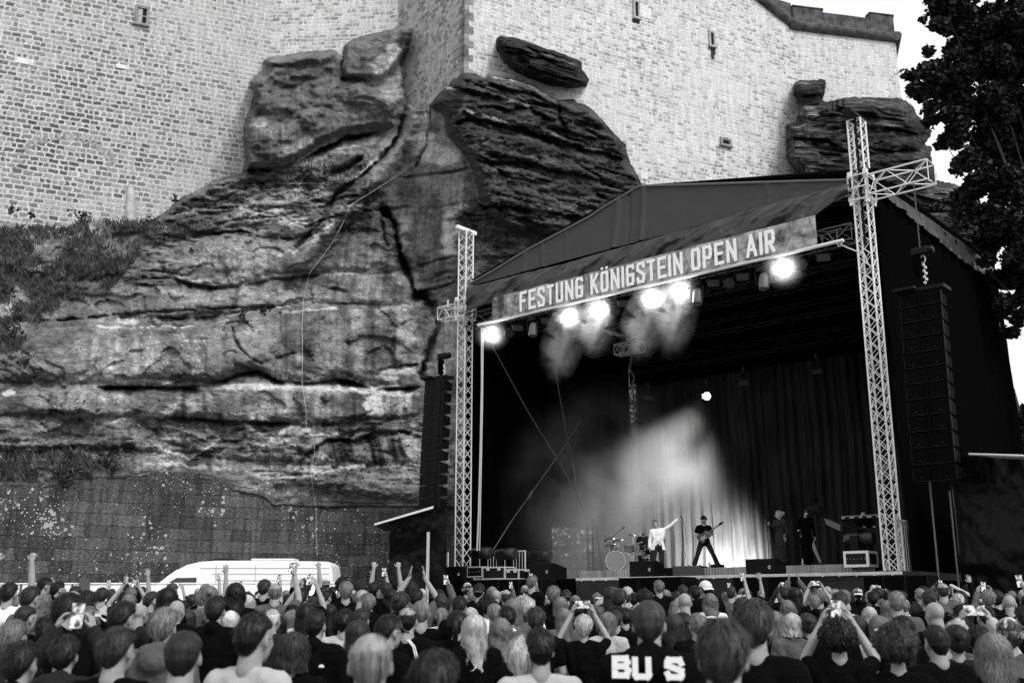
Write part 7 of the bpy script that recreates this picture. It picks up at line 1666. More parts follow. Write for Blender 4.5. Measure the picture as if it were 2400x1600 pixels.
 (1750, 1377, 23, 'short', 'dark', T_, 'black', dict(hat=('cap', M_lightcap, True), p='wave', l='person in a grey cap pointing a raised hand at the stage')),
 (1657, 1388, 26, 'updo', 'blond', T_, 'white', dict(fem=1, l='person with messy blond updo below the guitarist')),
 (1629, 1372, 24, 'short', 'black', T_, 'black', dict(l='black haired man against the dark skirting cloth')),
 (1247, 1348, 21, 'short', 'grey', T_, 'black', dict(yaw=-30, l='tall grey haired man below the left speaker')),
 (1815, 1446, 44, 'long', 'fair', T_, 'black', dict(fem=1, var=1, l='person with straight dark blond hair right of the big wavy head')),
 (1857, 1462, 48, 'bob', 'blond', T_, 'grey', dict(fem=1, l='layered blond bob in the right foreground')),
 (1892, 1444, 42, 'bun', 'brown', T_, 'black', dict(fem=1, l='person with brown hair in a low bun, bare neck')),
 (1944, 1426, 44, 'receding', 'dark', T_, 'black', dict(l='dark balding head behind the raised phone at the right')),
 (1854, 1431, 32, 'short', 'grey', T_, 'white', dict(hat=('beanie', M_lightcap, False), l='white smooth cap above the layered blond bob')),
 (1979, 1379, 26, 'fade', 'grey', T_, 'black', dict(yaw=40, gl=1, l='tall man with cropped grey hair and glasses in black, looking left')),
 (1908, 1391, 27, 'fade', 'fair', J, 'black', dict(l='man with shaved neck and dark collar before the skirting cloth')),
 (2045, 1398, 27, 'long', 'fair', T_, 'black', dict(fem=1, l='long fair hair in front of the right subwoofers')),
 (2118, 1402, 26, 'buzz', 'grey', T_, 'white', dict(l='shaved head in a white top before the right subwoofers')),
 (2170, 1395, 27, 'bald', '', T_, 'black', dict(l='bald head right of the shaved head in white')),
 (2192, 1409, 42, 'bald', '', T_, 'black', dict(yaw=20, l='bigger bald head in front of the other bald head at the right')),
 (2115, 1443, 56, 'long', 'black', T_, 'black', dict(fem=1, l='person with long smooth black hair in the right foreground')),
 (2194, 1462, 60, 'fade', 'black', T_, 'black', dict(l='man with a black haircut shaved at the neck in a black t-shirt')),
 (2010, 1462, 52, 'long', 'brown', T_, 'charcoal', dict(fem=1, l='long straight brown hair right of the raised phone')),
 (2040, 1460, 36, 'long', 'blond', T_, 'black', dict(fem=1, l='blond streaked hair right of the long straight brown hair')),
 (2064, 1490, 50, 'bob', 'fair', T_, 'light', dict(fem=1, hat=('cap', M_lightcap, True), l='pale cap over a fair bob at the right')),
 (1965, 1500, 86, 'curly', 'black', T_, 'black', dict(p='phone2', wide=False, l='dark curly head holding a phone up in the right foreground')),
 (2101, 1508, 100, 'curly', 'brown', T_, 'black', dict(fem=1, l='big blurred head of brown curls at the bottom right')),
 (2240, 1455, 56, 'updo', 'blond', T_, 'grey', dict(fem=1, l='tousled blond updo with sunglasses at the right')),
 (2245, 1520, 60, 'bun', 'dark', T_, 'charcoal', dict(fem=1, l='dark head low between the shaved neck and white sleeve')),
 (2362, 1440, 66, 'short', 'brown', T_, 'grey', dict(fem=1, hat=('beanie', None, False), l='person in a flowered white headscarf at the right edge')),
 (2330, 1520, 84, 'long', 'fair', T_, 'black', dict(fem=1, l='blurred long fair hair in the bottom right corner')),
 (2300, 1540, 56, 'short', 'dark', J, 'light', dict(p='phone2', l='person in a pale long sleeved top raising both hands at the lower right', wide=True)),
 (2364, 1393, 30, 'bald', '', T_, 'black', dict(p='phone1', l='bald man holding a phone near the white handrail')),
 (2371, 1424, 28, 'short', 'dark', T_, 'black', dict(hat=('hat', M_straw, False), l='person in a small pale hat at the right edge')),
 (2257, 1411, 38, 'halflong', 'dark', T_, 'black', dict(yaw=70, hat=('cap', M_darkcap, False), fem=1, l='person in a dark cap turned to the left at the right')),
 (2250, 1384, 27, 'bob', 'dark', T_, 'black', dict(fem=1, l='dark bob beside the upper end of the white handrail')),
 (2307, 1418, 38, 'short', 'black', T_, 'black', dict(l='black haired head between dark cap and small pale hat')),
 (2398, 1420, 40, 'short', 'dark', J, 'black', dict(l='dark head cut by the right edge of the picture')),
]
M_scarf = mat('flowered_headscarf', .45, .8, nscale=26, namp=.85)
people = []
def put_head(px, py, wpx, style, tone, top, ttone, e):
    rw = CW[style]; hat = e.get('hat')
    if hat: rw = .19 if hat[0] != 'hat' else .34; 
    a, b = ray(px, py); F = 2490 * rw / wpx / (_c + _s * (b)) if False else 2566 * rw / wpx
    F = min(F, 24.0)
    p = pt(px, py, F); H = p.z - ground_z(F)
    if hat or style in ('curly', 'afro'): H -= .04
    elif style not in ('bald', 'buzz'): H -= .015
    H0 = H; H = min(max(H, 1.50), 1.98)
    yaw = R(e.get('yaw', random.uniform(-14, 14))) - math.atan2(p.x, F) * .3
    if hat and hat[1] is None: hat = (hat[0], M_scarf, hat[2])
    r = make_person(p.x, F, H, yaw, e.get('p', ('idle', 'idle2')[len(people) % 2]), bool(e.get('fem')), (style, tone), (top, ttone), 'a', hat, bool(e.get('gl')), e['l'], None, e.get('var', 0))
    r['group'] = 'audience in front of the stage'
    people.append((p.x, F, rw))
    if e.get('p', '').startswith('phone'): phone_at(r, e['p'], 'phone held by the ' + ' '.join(e['l'].replace('person ', 'one ').split()[:11]), wide=e.get('wide'))
    if e.get('text'):
        from mathutils.bvhtree import BVHTree
        hm_ = get_top(e.get('p', ('idle', 'idle2')[(len(people) - 1) % 2]), False, top, ttone); bv = BVHTree.FromPolygons([v.co for v in hm_.vertices], [p_.vertices for p_ in hm_.polygons])
        y0 = min(bv.ray_cast(Vector((x, -1, z)), Vector((0, 1, 0)))[0].y for x in (-.13, -.09, 0, .07, .13) for z in (1.40, 1.43, 1.46))
        for ch, dx, dz in (('B', -.15, 1.405), ('U', -.055, 1.40), ('S', .095, 1.40)):
            mm_ = MB(); g_ = {'B': [((0, 0), (0, 1)), ((0, 1), (.85, 1)), ((.85, 1), (.95, .78)), ((.95, .78), (.8, .54)), ((.8, .54), (0, .54)), ((.8, .54), (1, .3)), ((1, .3), (.88, 0)), ((.88, 0), (0, 0))]}.get(ch) or GL[ch]
            for k_, (q0, q1) in enumerate(g_):
                f = lambda q: V3(dx + q[0] * .062, y0 - .016 - .0006 * k_, dz + q[1] * .075); stroke(mm_, f(q0), f(q1), .027, V3(0, -1, 0), .005)
            me = mkmesh('letter', mm_, M_white)
            child('back_letter', me, r)
    if e.get('logo'):
        m = MB(); m.prism([V3(.11 + .022 * math.cos(a), -.137, 1.33 + .022 * math.sin(a)) for a in np.linspace(0, math.pi, 9)], V3(0, -.004, 0)); child('chest_emblem', mkmesh('chest_emblem', m, M_white), r)
    if e.get('strap'):
        m = MB(); 
        for q in (0, .016): m.path([V3(.02 + q, -.10, 1.49), V3(.07 + q, -.125, 1.44), V3(.10 + q, -.135, 1.34), V3(.12 + q, -.13, 1.2)], .005, 5)
        child('striped_strap', mkmesh('striped_strap', m, M_white), r)
    return r
for h_ in HAND: put_head(*h_)
# the rest of the crowd, rank by rank up to the stage
front = FL + SU * 8 - SV * 3.6
def zone_name(px):
    for x, nme in ((190, 'by the left edge'), (400, 'by the fence'), (600, 'below the van front'), (790, 'below the van rear'), (900, 'below the ashlar wall'), (1030, 'by the left tent'), (1150, 'below the left tower'), (1330, 'below the flight cases'), (1460, 'below the drum kit'), (1600, 'below the singer'), (1720, 'below the guitarist'), (1880, 'below the backing singers'), (2040, 'below the keyboards'), (2180, 'by the right subwoofers'), (2500, 'at the right edge')):
        if px < x: return nme
adj = {'short': 'short', 'buzz': 'shaved', 'fade': 'cropped', 'messy': 'tousled', 'receding': 'thinning', 'long': 'long straight', 'bob': 'bobbed', 'wavy': 'long wavy', 'halflong': 'collar length', 'pony': 'ponytailed', 'bun': 'pinned up', 'curly': 'curly', 'updo': 'piled up', 'fringe_bald': 'bald crowned', 'bald': 'bald'}
tn = {'black': 'black', 'dark': 'dark brown', 'brown': 'brown', 'grey': 'grey', 'fair': 'dark blond', 'blond': 'blond', 'white': 'white'}
mst = ['short', 'short', 'buzz', 'fade', 'messy', 'receding', 'bald', 'fringe_bald', 'short']; fst = ['long', 'long', 'bob', 'wavy', 'halflong', 'pony', 'bun', 'curly', 'updo']
def far_limit(x):                       # crowd stops at the barrier before the stage and at the fence on the left
    q = Vector((x, 0, 0)); n = SV; s_lim = (FL - SV * 3.4).dot(SV); F = (s_lim - x * SV.x) / SV.y
    return min(F, 25.5)
cands = []; tries = 0; seen = {}
rr_ = random.Random(21)
while len(cands) < 178 and tries < 60000:
    tries += 1
    F = 10.5 + 15 * rr_.random() ** .62; tx = rr_.uniform(-.478, .478); x = tx * F
    if F > far_limit(x): continue
    if any((x - a) ** 2 + (F - b) ** 2 < (.50 + .012 * F) ** 2 for a, b, _ in people): continue
    people.append((x, F, .18)); cands.append((x, F))
cands.sort(key=lambda q: -q[1])
used = set()
for (x, F) in cands:
    fem = rr_.random() < .5; st = rr_.choice(fst if fem else mst); tone = rr_.choice(['black', 'dark', 'brown', 'brown', 'fair', 'fair', 'blond', 'blond', 'grey'] if fem else ['black', 'dark', 'dark', 'brown', 'brown', 'fair', 'grey'] if st not in ('fringe_bald',) else ['grey', 'brown'])
    hgt = rr_.gauss(1.64, .04) if fem else rr_.gauss(1.74, .05); hgt = min(1.90 if F > 15 else 1.72, max(1.55, hgt))
    u = rr_.random(); po = 'idle' if u < .42 else 'idle2' if u < .80 else 'phone2' if u < .85 else 'phone1' if u < .93 else 'clap' if u < .945 else 'wave' if u < .96 else 'idle'
    if F < 15.5 and po not in ('idle', 'idle2') : po = 'idle'
    hat = None
    if rr_.random() < .09: hat = rr_.choice([('cap', M_lightcap, True), ('cap', M_darkcap, True), ('beanie', M_lightcap, False), ('cap', M_darkcap, False)])
    tk = rr_.choice([T_, T_, J, H_]); tt = rr_.choice(['black', 'black', 'black', 'charcoal', 'grey', 'light', 'white'] if tk == T_ else ['black', 'charcoal', 'black', 'grey'])
    gl = rr_.random() < .15
    px, _ = cam_px(x, F, 1.75)
    hd = ('bald person' if st == 'bald' else 'person with %s %s hair' % (adj[st], tn[tone])); hw = ''
    if hat: hd = 'person in a %s %s' % ('pale' if hat[1] is M_lightcap else 'dark', {'cap': 'cap' + (' worn backwards' if hat[2] else ''), 'beanie': 'woolly hat'}[hat[0]])
    act = {'idle': '', 'idle2': '', 'phone2': ' filming', 'phone1': ' holding a phone up', 'clap': ' clapping', 'wave': ' waving'}[po]
    row = 'front ranks' if F > 19.5 else 'middle ranks' if F > 13 else 'near ranks'
    lb = '%s%s, %s %s' % (hd, act, row, zone_name(px))
    if lb in used: 
        lb2 = '%s in %s%s, %s %s' % (hd, {'light': 'pale grey', 'charcoal': 'charcoal'}.get(tt, tt), act, row, zone_name(px)); lb = lb2
    if lb in used: lb += ', head turned ' + rr_.choice(['left', 'right'])
    used.add(lb)
    if len(lb.split()) > 16: lb = lb.replace(' worn backwards', '').replace(' the', '')
    r = make_person(x, F, hgt, R(rr_.uniform(-22, 22)) - math.atan2(x, F) * .5, po, fem, (st, tone), (tk, tt), 'a', hat, gl, lb, 'audience in front of the stage', rr_.randint(0, 1) if st in ('long', 'short', 'messy') else 0)
    if po.startswith('phone'): phone_at(r, po, 'phone of the %s' % lb.replace(' holding a phone up', '').replace(' filming', '')[:200])
# ================================================================== PERFORMERS
def performer(u, v, z, yaw, P, label, parts, body=dict(), fem=False, scale=1.0):
    """figure facing local +y; yaw turns it. parts: list of (name, mesh)"""
    r = bpy.data.objects.new('person', None); C.objects.link(r); r.location = S(u, v, z); r.rotation_euler = (0, 0, yaw); r.scale = (scale,) * 3
    r['label'] = label; r['category'] = 'person'; r['group'] = 'band on the stage'
    child('body', body_mesh(P, M_skinstage, fem, .0085), r)
    for n, me in parts: child(n, me, r)
    return r
FACE = math.atan2(0, -1)          # towards the camera (-y)
YC = math.pi                       # local +y turned to world -y
M_wht = mat('white_suit_cloth', .82, .8, spec=.2, bump=.01, bscale=14); M_blkp = mat('black_trousers', .012, .85); M_vest = mat('white_vest', .75, .85)
def swap(p): return p
# local frame for figures facing the camera: +x is the picture's LEFT
def px2(px, v): return uz(px, 1300, v)[0]
# ---- singer: leaning back, left arm (picture right) stretched to the microphone stand
P = pose(pel=V3(.02, 0, .93), waist=V3(.01, .01, 1.08), chest=V3(.0, -.02, 1.27), neck=V3(.03, -.05, 1.44), head=V3(.075, -.04, 1.60),
         hf=frame(V3(.55, .80, .16), V3(.38, -.15, .9)), tf=frame(V3(.05, 1, .08), V3(.06, -.1, 1)),
         sh={-1: V3(-.17, -.03, 1.41), 1: V3(.19, -.04, 1.37)}, el={-1: V3(-.40, .04, 1.55), 1: V3(.25, -.05, 1.12)}, wr={-1: V3(-.59, .10, 1.72), 1: V3(.27, .0, .88)},
         hd={-1: (V3(-.75, .2, .75), V3(0, .6, .6)), 1: (V3(.05, .1, -1), V3(-1, 0, 0))}, hopt={-1: dict(fist=True), 1: {}},
         hip={-1: V3(-.07, 0, .91), 1: V3(.11, 0, .91)}, kn={-1: V3(-.07, .08, .50), 1: V3(.17, .05, .50)}, an={-1: V3(-.10, -.02, .09), 1: V3(.19, -.03, .09)}, ft={-1: V3(-.12, .13, .03), 1: V3(.24, .12, .03)})
m = MB(); torso(m, P, .010); vest = remeshed('vest', m, M_vest, .010, 2)
def jacket(P, mats, flap=.30):
    m = MB(); g = .022
    for s in (-1, 1): arm(m, P, s, g * .7, 1.93)
    m2 = MB(); torso(m2, P, g)
    me = remeshed('t', m2, mats, .012, 2); bm = bmesh.new(); bm.from_mesh(me)
    X, Y, Z = P['tf']; c = P['chest']
    # open front: delete a V wedge
    for f in list(bm.faces):
        q = f.calc_center_median() - c; y = q.dot(Y); x = q.dot(X); z = q.dot(Z)
        if y > .0 and abs(x) < .055 + .12 * max(0, -(z + .05)) + (.03 if z > .05 else 0): bm.faces.remove(f)
        elif z < -.40: bm.faces.remove(f)
    bmesh.ops.delete(bm, geom=[v for v in bm.verts if not v.link_faces], context='VERTS'); bm.to_mesh(me); bm.free()
    m3 = MB(); m3.add([v.co.copy() for v in me.vertices], [tuple(p.vertices) for p in me.polygons])
    sl = remeshed('t2', m, mats, .011, 2); m3.add([v.co.copy() for v in sl.vertices], [tuple(p.vertices) for p in sl.polygons])
    # skirts of the jacket flaring from the waist
    hemz = P['pel'].z - .12
    def hem(a0, a1, fl):
        def f(u, v):
            a = a0 + (a1 - a0) * u; w_ = P['waist'].lerp(P['pel'], v * 1.4); rx = .155 + fl * v; ry = .130 + fl * .7 * v
            return V3(w_.x + rx * math.cos(a) + .006 * math.sin(a * 9), w_.y + ry * math.sin(a), P['waist'].z + .03 - (P['waist'].z + .03 - hemz) * v)
        m3.grid(f, 26, 12)
    hem(R(118), R(262), .10); hem(R(-82), R(58), .07)
    out = mkmesh('jacket', m3, mats, True); return out
tr = MB(); legs(tr, P, .016, .014); tro = remeshed('trousers', tr, M_blkp, .012, 2)
def sun_glasses(P):
    m = MB(); X, Y, Z = P['hf']; h = P['head'] - V3(0, 0, 0)
    for s in (-1, 1): m.ell(h + X * s * .034 + Y * .098 + Z * .006, (.030, .010, .020), (X, Y, Z), 12, 8); m.path([h + X * s * .06 + Y * .09 + Z * .008, h + X * s * .082 + Z * .0], .004, 4)
    m.tube(h + X * -.01 + Y * .106 + Z * .01, h + X * .01 + Y * .106 + Z * .01, .004); return mkmesh('sunglasses', m, M_glass, True)
def beard(P, mats):
    m = MB(); X, Y, Z = P['hf']; h = P['head']; m.ell(h - Z * .085 + Y * .038, (.058, .054, .040), (X, Y, Z), 16, 10); m.ell(h - Z * .052 + Y * .098, (.030, .010, .008), (X, Y, Z), 10, 6); return mkmesh('beard', m, mats, True)
M_beard = mat('stubble', .035, .9)
SGu = px2(1544, .15)
def moust(P):
    m = MB(); X, Y, Z = P['hf']; h = P['head']; m.ell(h - Z * .048 + Y * .100, (.030, .010, .009), (X, Y, Z), 10, 6); m.ell(h - Z * .10 + Y * .064, (.022, .018, .018), (X, Y, Z), 10, 6); return mkmesh('moustache', m, M_beard, True)
sg = performer(SGu, .15, DECK, YC, P, 'singer in a white suit jacket and dark glasses, arm stretched to the microphone stand', [('vest', vest), ('jacket', jacket(P, M_wht)), ('trousers', tro), ('hair', hair_mesh('fade', 3, HM['black'], P)), ('sunglasses', sun_glasses(P)), ('moustache', moust(P)), ('shoes', shoe_mesh(P, M_shoe))], scale=1.10)
# microphone stands
def mic_stand(u, v, z, h, label, boom=None, lean=(0, 0), cable=None):
    t = thing('microphone_stand', label, 'microphone stand', S(u, v, z), 0, 'microphone stands on the stage'); b = S(u, v, z); tp = b + Z1 * h + SU * lean[0] + SV * lean[1]
    m = MB(); m.lathe(b, [(.14, 0), (.14, .02), (.03, .035)], None, 20); obj('base', m, M_blk, t)
    m = MB(); m.tube(b, tp, .014, .011); obj('pole', m, M_blk, t)
    e = tp
    if boom is not None: e = tp + boom; m = MB(); m.tube(tp - boom * .3, e, .009); obj('boom', m, M_blk, t)
    d = (boom.normalized() if boom is not None else Vector((-.45, -.45, .75)).normalized())
    m = MB(); m.cap(e, e + d * .11, .014, .019); m.ell(e + d * .14, (.029, .029, .029)); obj('microphone', m, M_gloss, t)
    if cable:
        m = MB(); P_ = [e - d * .02, e + SU * .10 - Z1 * .3, e + SU * .12 - Z1 * .9, tp * .2 + b * .8 + SU * .07, b + SU * .05 + Z1 * .02]; 
        Q = []
        for i in range(len(P_) - 1):
            for t_ in np.linspace(0, 1, 5)[:-1]: Q.append(P_[i].lerp(P_[i + 1], t_))
        m.path(Q, .007, 5); obj('cable', m, M_blk, t)
    return t
mu, mz = uz(1600, 1217, .15)
mic_stand(uz(1597, 1330, .15)[0], .15, DECK, mz - DECK, 'microphone stand gripped by the singer, cable hanging', cable=True, lean=(mu - uz(1597, 1330, .15)[0], 0))
# ---- guitarist: wide stance, guitar across the body
def guitar():
    m = MB(); prof = [(-.20, -.02), (-.21, .08), (-.15, .155), (-.04, .14), (.05, .095), (.11, .12), (.19, .13), (.17, .06), (.13, .02), (.17, -.05), (.20, -.13), (.11, -.13), (.04, -.10), (-.05, -.135), (-.15, -.15)]
    return prof
P2 = pose(pel=V3(.0, 0, .86), waist=V3(.0, .02, 1.01), chest=V3(.0, .03, 1.20), neck=V3(.0, .045, 1.37), head=V3(.0, .075, 1.535), hf=frame(V3(-.05, .8, -.55), V3(0, .55, .85)),
          sh={-1: V3(-.18, .02, 1.32), 1: V3(.18, .02, 1.32)}, el={-1: V3(-.27, .06, 1.10), 1: V3(.29, .02, 1.09)}, wr={-1: V3(-.10, .20, 1.08), 1: V3(.16, .19, .97)},
          hd={-1: (V3(.5, .5, .5), V3(.5, -.8, 0)), 1: (V3(-.8, .1, -.2), V3(0, -1, 0))}, hopt={-1: dict(curl=1.0), 1: dict(curl=.8)},
          hip={-1: V3(-.09, 0, .84), 1: V3(.09, 0, .84)}, kn={-1: V3(-.25, .06, .47), 1: V3(.24, .06, .45)}, an={-1: V3(-.42, -.02, .09), 1: V3(.36, -.02, .09)}, ft={-1: V3(-.50, .12, .03), 1: V3(.42, .13, .03)})
GU = px2(1652, 2.1); GV = 2.1
m = MB(); legs(m, P2, .016, .03)
gt = performer(GU, GV, DECK + RH, YC, P2, 'guitarist in black t-shirt standing with legs wide, looking down at his guitar', [('shirt', top_mesh(P2, TM['black'], False, 'tshirt', .012)), ('trousers', remeshed('trousers', m, M_blkp, .012, 2)), ('hair', hair_mesh('messy', 5, HM['black'], P2)), ('sunglasses', sun_glasses(P2)), ('beard', beard(P2, M_beard)), ('shoes', shoe_mesh(P2, M_shoe))], scale=1.08)
ga = Vector((-.80, .0, .60)).normalized()           # neck direction in the figure's frame (picture right and up)
gb = Vector((0, 1, 0)).cross(ga).normalized() * -1
def gw(x, y, d=0.0):                                  # guitar coordinates -> world
    q = Vector((.06, .235 + d, 1.00)) + ga * x + Vector((0, 1, 0)).cross(ga) * y
    return gt_M @ (q * 1.08)
gt_M = Matrix.Translation(S(GU, GV, DECK + RH)) @ Matrix.Rotation(YC, 4, 'Z')
gtt = thing('electric_guitar', 'dark electric guitar with pale pickguard held by the guitarist', 'guitar', gw(0, 0))
yv = (gw(0, 0, .04) - gw(0, 0, 0))
m = MB(); m.prism([gw(x, y) for x, y in guitar()], yv); obj('body', m, mat('guitar_lacquer', .03, .2, spec=.6), gtt)
m = MB(); m.prism([gw(x * .5 - .02, y * .42 - .02, .042) for x, y in guitar()], yv * .08); obj('pickguard', m, mat('pale_pickguard', .3, .4), gtt)
m = MB(); m.prism([gw(.12, -.024, .02), gw(.62, -.020, .02), gw(.62, .020, .02), gw(.12, .024, .02)], yv * .7); obj('neck', m, mat('guitar_neck', .12, .5), gtt)
m = MB(); m.prism([gw(.62, -.03, .02), gw(.78, -.05, .02), gw(.80, .02, .02), gw(.64, .035, .02)], yv * .5); obj('headstock', m, M_gloss, gtt)
m = MB(); m.path([gw(-.2, .05, .02), gt_M @ V3(.22, -.02, 1.30), gt_M @ V3(.10, -.06, 1.47), gt_M @ V3(-.16, .10, 1.38), gw(.19, .12, .02)], .012, 5); obj('strap', m, M_blkp, gtt)
# ---- drum kit and drummer
DU, DV = px2(1452, 3.0), 3.0; DZ = DECK + RH
dk_ = thing('drum_kit', 'drum kit with transparent bass drum and cymbals behind the singer', 'drum kit', S(DU, DV, DZ))
M_acryl = mat('clear_drum_shell', .25, .15, spec=.8); M_cym = mat('cymbal_bronze', .22, .25, .8); M_head = mat('drum_head', .34, .5)
toC = (CAM - S(DU, DV, DZ)); toC.z = 0; toC.normalize(); sd_ = toC.cross(Z1)
def drum(c, r, d, ax, name, lugs=8, clear=True):
    X = ax.orthogonal().normalized(); Y = ax.cross(X); m = MB(); m.lathe(c, [(r, 0), (r, d)], (X, Y, ax), 28, False); o = obj(name, m, M_acryl, dk_, smooth=True)
    hw = MB(); [hw.lathe(c + ax * (e - .015), [(r, 0), (r + .014, 0), (r + .014, .03), (r, .03)], (X, Y, ax), 28, False) for e in (0, d)]
    m = MB(); m.lathe(c + ax * (d - .003), [(.001, 0), (r, 0)], (X, Y, ax), 28, False); obj('drum_head', m, M_head, o)
    for k in range(lugs): a = 6.283 * k / lugs; p = c + X * math.cos(a) * (r + .008) + Y * math.sin(a) * (r + .008); hw.tube(p, p + ax * d, .008, seg=5)
    obj('rim', hw, M_chrome, o)
ux = lambda px, py: (lambda q: S(q[0], DV, q[1]))(uz(px, py, DV))
drum(ux(1443, 1315), .36, .42, toC, 'bass_drum'); drum(ux(1468, 1316) - toC * .3, .33, .4, (toC + sd_ * .25).normalized(), 'bass_drum')
drum(ux(1474, 1290), .17, .22, (Z1 + toC * .3).normalized(), 'tom_drum', 6); drum(ux(1500, 1300), .19, .16, (Z1 + toC * .1).normalized(), 'snare_drum', 6); drum(ux(1440, 1290) - toC * .3, .16, .2, (Z1 + toC * .35).normalized(), 'tom_drum', 6)
for px_, py_, tilt_ in ((1448, 1265, .35), (1428, 1262, .5), (1485, 1253, .25), (1512, 1277, .1), (1430, 1275, .3)):
    c_ = ux(px_, py_) - toC * .2; n_c = (Z1 + toC * tilt_ + sd_ * .25 * (-1) ** int(px_)).normalized(); X = n_c.orthogonal().normalized(); m = MB(); m.lathe(c_, [(.001, .03), (.03, .025), (.05, .008), (.23, -.006), (.23, -.010), (.05, .004)], (X, n_c.cross(X), n_c), 26, False)
    cy = obj('cymbal', m, M_cym, dk_, smooth=True); m = MB(); f_ = Vector((c_.x, c_.y, DZ)); m.tube(f_ + Z1 * .45, c_, .010)
    for k in range(3): a = 2.1 * k; m.tube(f_ + Z1 * .5, f_ + Vector((math.cos(a) * .25, math.sin(a) * .25, .01)), .008)
    obj('cymbal_stand', m, M_chrome, dk_)
DP = pose(pel=V3(0, -.05, .55), waist=V3(0, -.03, .70), chest=V3(0, 0, .90), neck=V3(0, .0, 1.07), head=V3(.02, .03, 1.245), hf=frame(V3(.5, 1, -.1), V3(0, 0, 1)), sh={-1: V3(-.18, 0, 1.03), 1: V3(.18, 0, 1.03)}, el={-1: V3(-.27, .10, .80), 1: V3(.27, .10, .80)}, wr={-1: V3(-.20, .32, .82), 1: V3(.16, .34, .85)}, hd={-1: (V3(.3, .9, .2), V3(0, 0, -1)), 1: (V3(-.3, .9, .3), V3(0, 0, -1))}, hopt={-1: dict(fist=True), 1: dict(fist=True)},
          hip={-1: V3(-.09, 0, .54), 1: V3(.09, 0, .54)}, kn={-1: V3(-.22, .42, .50), 1: V3(.22, .42, .50)}, an={-1: V3(-.2, .46, .09), 1: V3(.2, .46, .09)}, ft={-1: V3(-.2, .6, .03), 1: V3(.2, .6, .03)})
m = MB(); legs(m, DP, .016, .01)
q = uz(1508, 1239, 3.6); performer(q[0], 3.6, q[1] - 1.42, YC, DP, 'bearded drummer in a dark shirt seated behind the drum kit', [('shirt', top_mesh(DP, TM['charcoal'], False, 'tshirt', .012)), ('trousers', remeshed('trousers', m, M_blkp, .013, 2)), ('hair', hair_mesh('buzz', 9, HM['grey'], DP)), ('beard', beard(DP, M_beard)), ('shoes', shoe_mesh(DP, M_shoe))], scale=1.05)
st = thing('drum_stool', 'round stool under the drummer', 'stool', S(q[0], 3.6, DZ)); m = MB(); m.lathe(S(q[0], 3.62, DZ), [(.16, .42), (.18, .46), (.17, .50)], None, 18); obj('seat', m, M_blk, st)
m = MB(); [m.tube(S(q[0], 3.62, DZ + .42), S(q[0] + .2 * math.cos(a), 3.62 + .2 * math.sin(a), DZ), .012) for a in (0, 2.1, 4.2)]; obj('leg_frame', m, M_chrome, st)
mic_stand(uz(1430, 1300, 3.2)[0], 3.2, DZ, 1.25, 'boom microphone stand in the haze left of the drums', boom=(SU * .55 + Z1 * .35))
# ---- backing singers
def dress(P, mats, hem=.25, flare=.2, g=.014, sleeves=1.95, fem=True, seed=4):
    m = MB(); torso(m, P, g, fem)
    for s in (-1, 1): arm(m, P, s, g, sleeves, fem)
    p = P['pel']; m.cap(p + V3(0, 0, .03), V3(p.x, p.y, hem), .165, .165 + flare * .5, 20)
    m.cap(p + V3(-.04, 0, -.1), V3(p.x - flare * .4, p.y, hem), .12, .12 + flare * .3, 16); m.cap(p + V3(.04, 0, -.1), V3(p.x + flare * .4, p.y, hem), .12, .12 + flare * .3, 16)
    me = remeshed('dress', m, mats, .014, 2, .012, seed); return me
BP = pose(hf=frame(V3(.75, .7, 0), V3(0, 0, 1)), el={1: V3(.24, .10, 1.22)}, wr={1: V3(.16, .33, 1.30)}, hd={1: (V3(.1, .6, .8), V3(-1, 0, 0))}, hopt={1: dict(fist=True)}, sh={})
M_dress1 = mat('black_flowered_dress', .02, .9, nscale=30, namp=.9)
b1 = px2(1832, 3.2); performer(b1, 3.2, DZ, YC + R(-50), BP, 'blond backing singer in a long black dress holding a microphone stand', [('dress', dress(BP, M_dress1, .22, .10)), ('hair', hair_mesh('updo', 12, HM['blond'], BP)), ('shoes', shoe_mesh(BP, M_shoe))], fem=True, scale=1.10)
mic_stand(uz(1803, 1320, 3.0)[0], 3.0, DZ, 1.62, 'microphone stand in the blond backing singer\'s hand')
BP2 = pose(neck=V3(0, -.01, 1.47), head=V3(-.04, .02, 1.63), hf=frame(V3(.2, .9, -.3), V3(-.35, .1, .9)), el={1: V3(.27, .12, 1.16), -1: V3(-.25, -.05, 1.15)}, wr={1: V3(.32, .36, 1.08)}, hd={1: (V3(.3, .9, .1), V3(0, 0, -1))}, kn={-1: V3(-.20, .10, .52)}, an={-1: V3(-.36, .10, .10)}, ft={-1: V3(-.44, .22, .03)})
def flying_hair(P, seed=3):
    r0 = np.random.default_rng(seed); m = MB(); h = P['head']; uvs = []
    m.ell(h + V3(-.01, -.01, .035), (.105, .115, .100), None, 24, 14)
    for k in range(170):
        a = r0.uniform(-1, 1); b_ = r0.uniform(-1, 1); s0 = h + V3(-.05 - .03 * abs(a), .06 * a, .05 + .07 * b_); L_ = r0.uniform(.30, .52); up = r0.uniform(-.30, .12) - .12 * b_ * 0
        pts = [s0 + V3(-L_ * t, .10 * a * t + .02 * math.sin(t * 5 + k), .08 * math.sin(t * 2.6) + up * t * t * .75 + .05 * b_) for t in np.linspace(0, 1, 7)]
        m.path(pts, [.016, .016, .013, .010, .007, .004, .001], 5)
    return mkmesh('hair', m, mat('black_flying_hair', .008, .5), True)
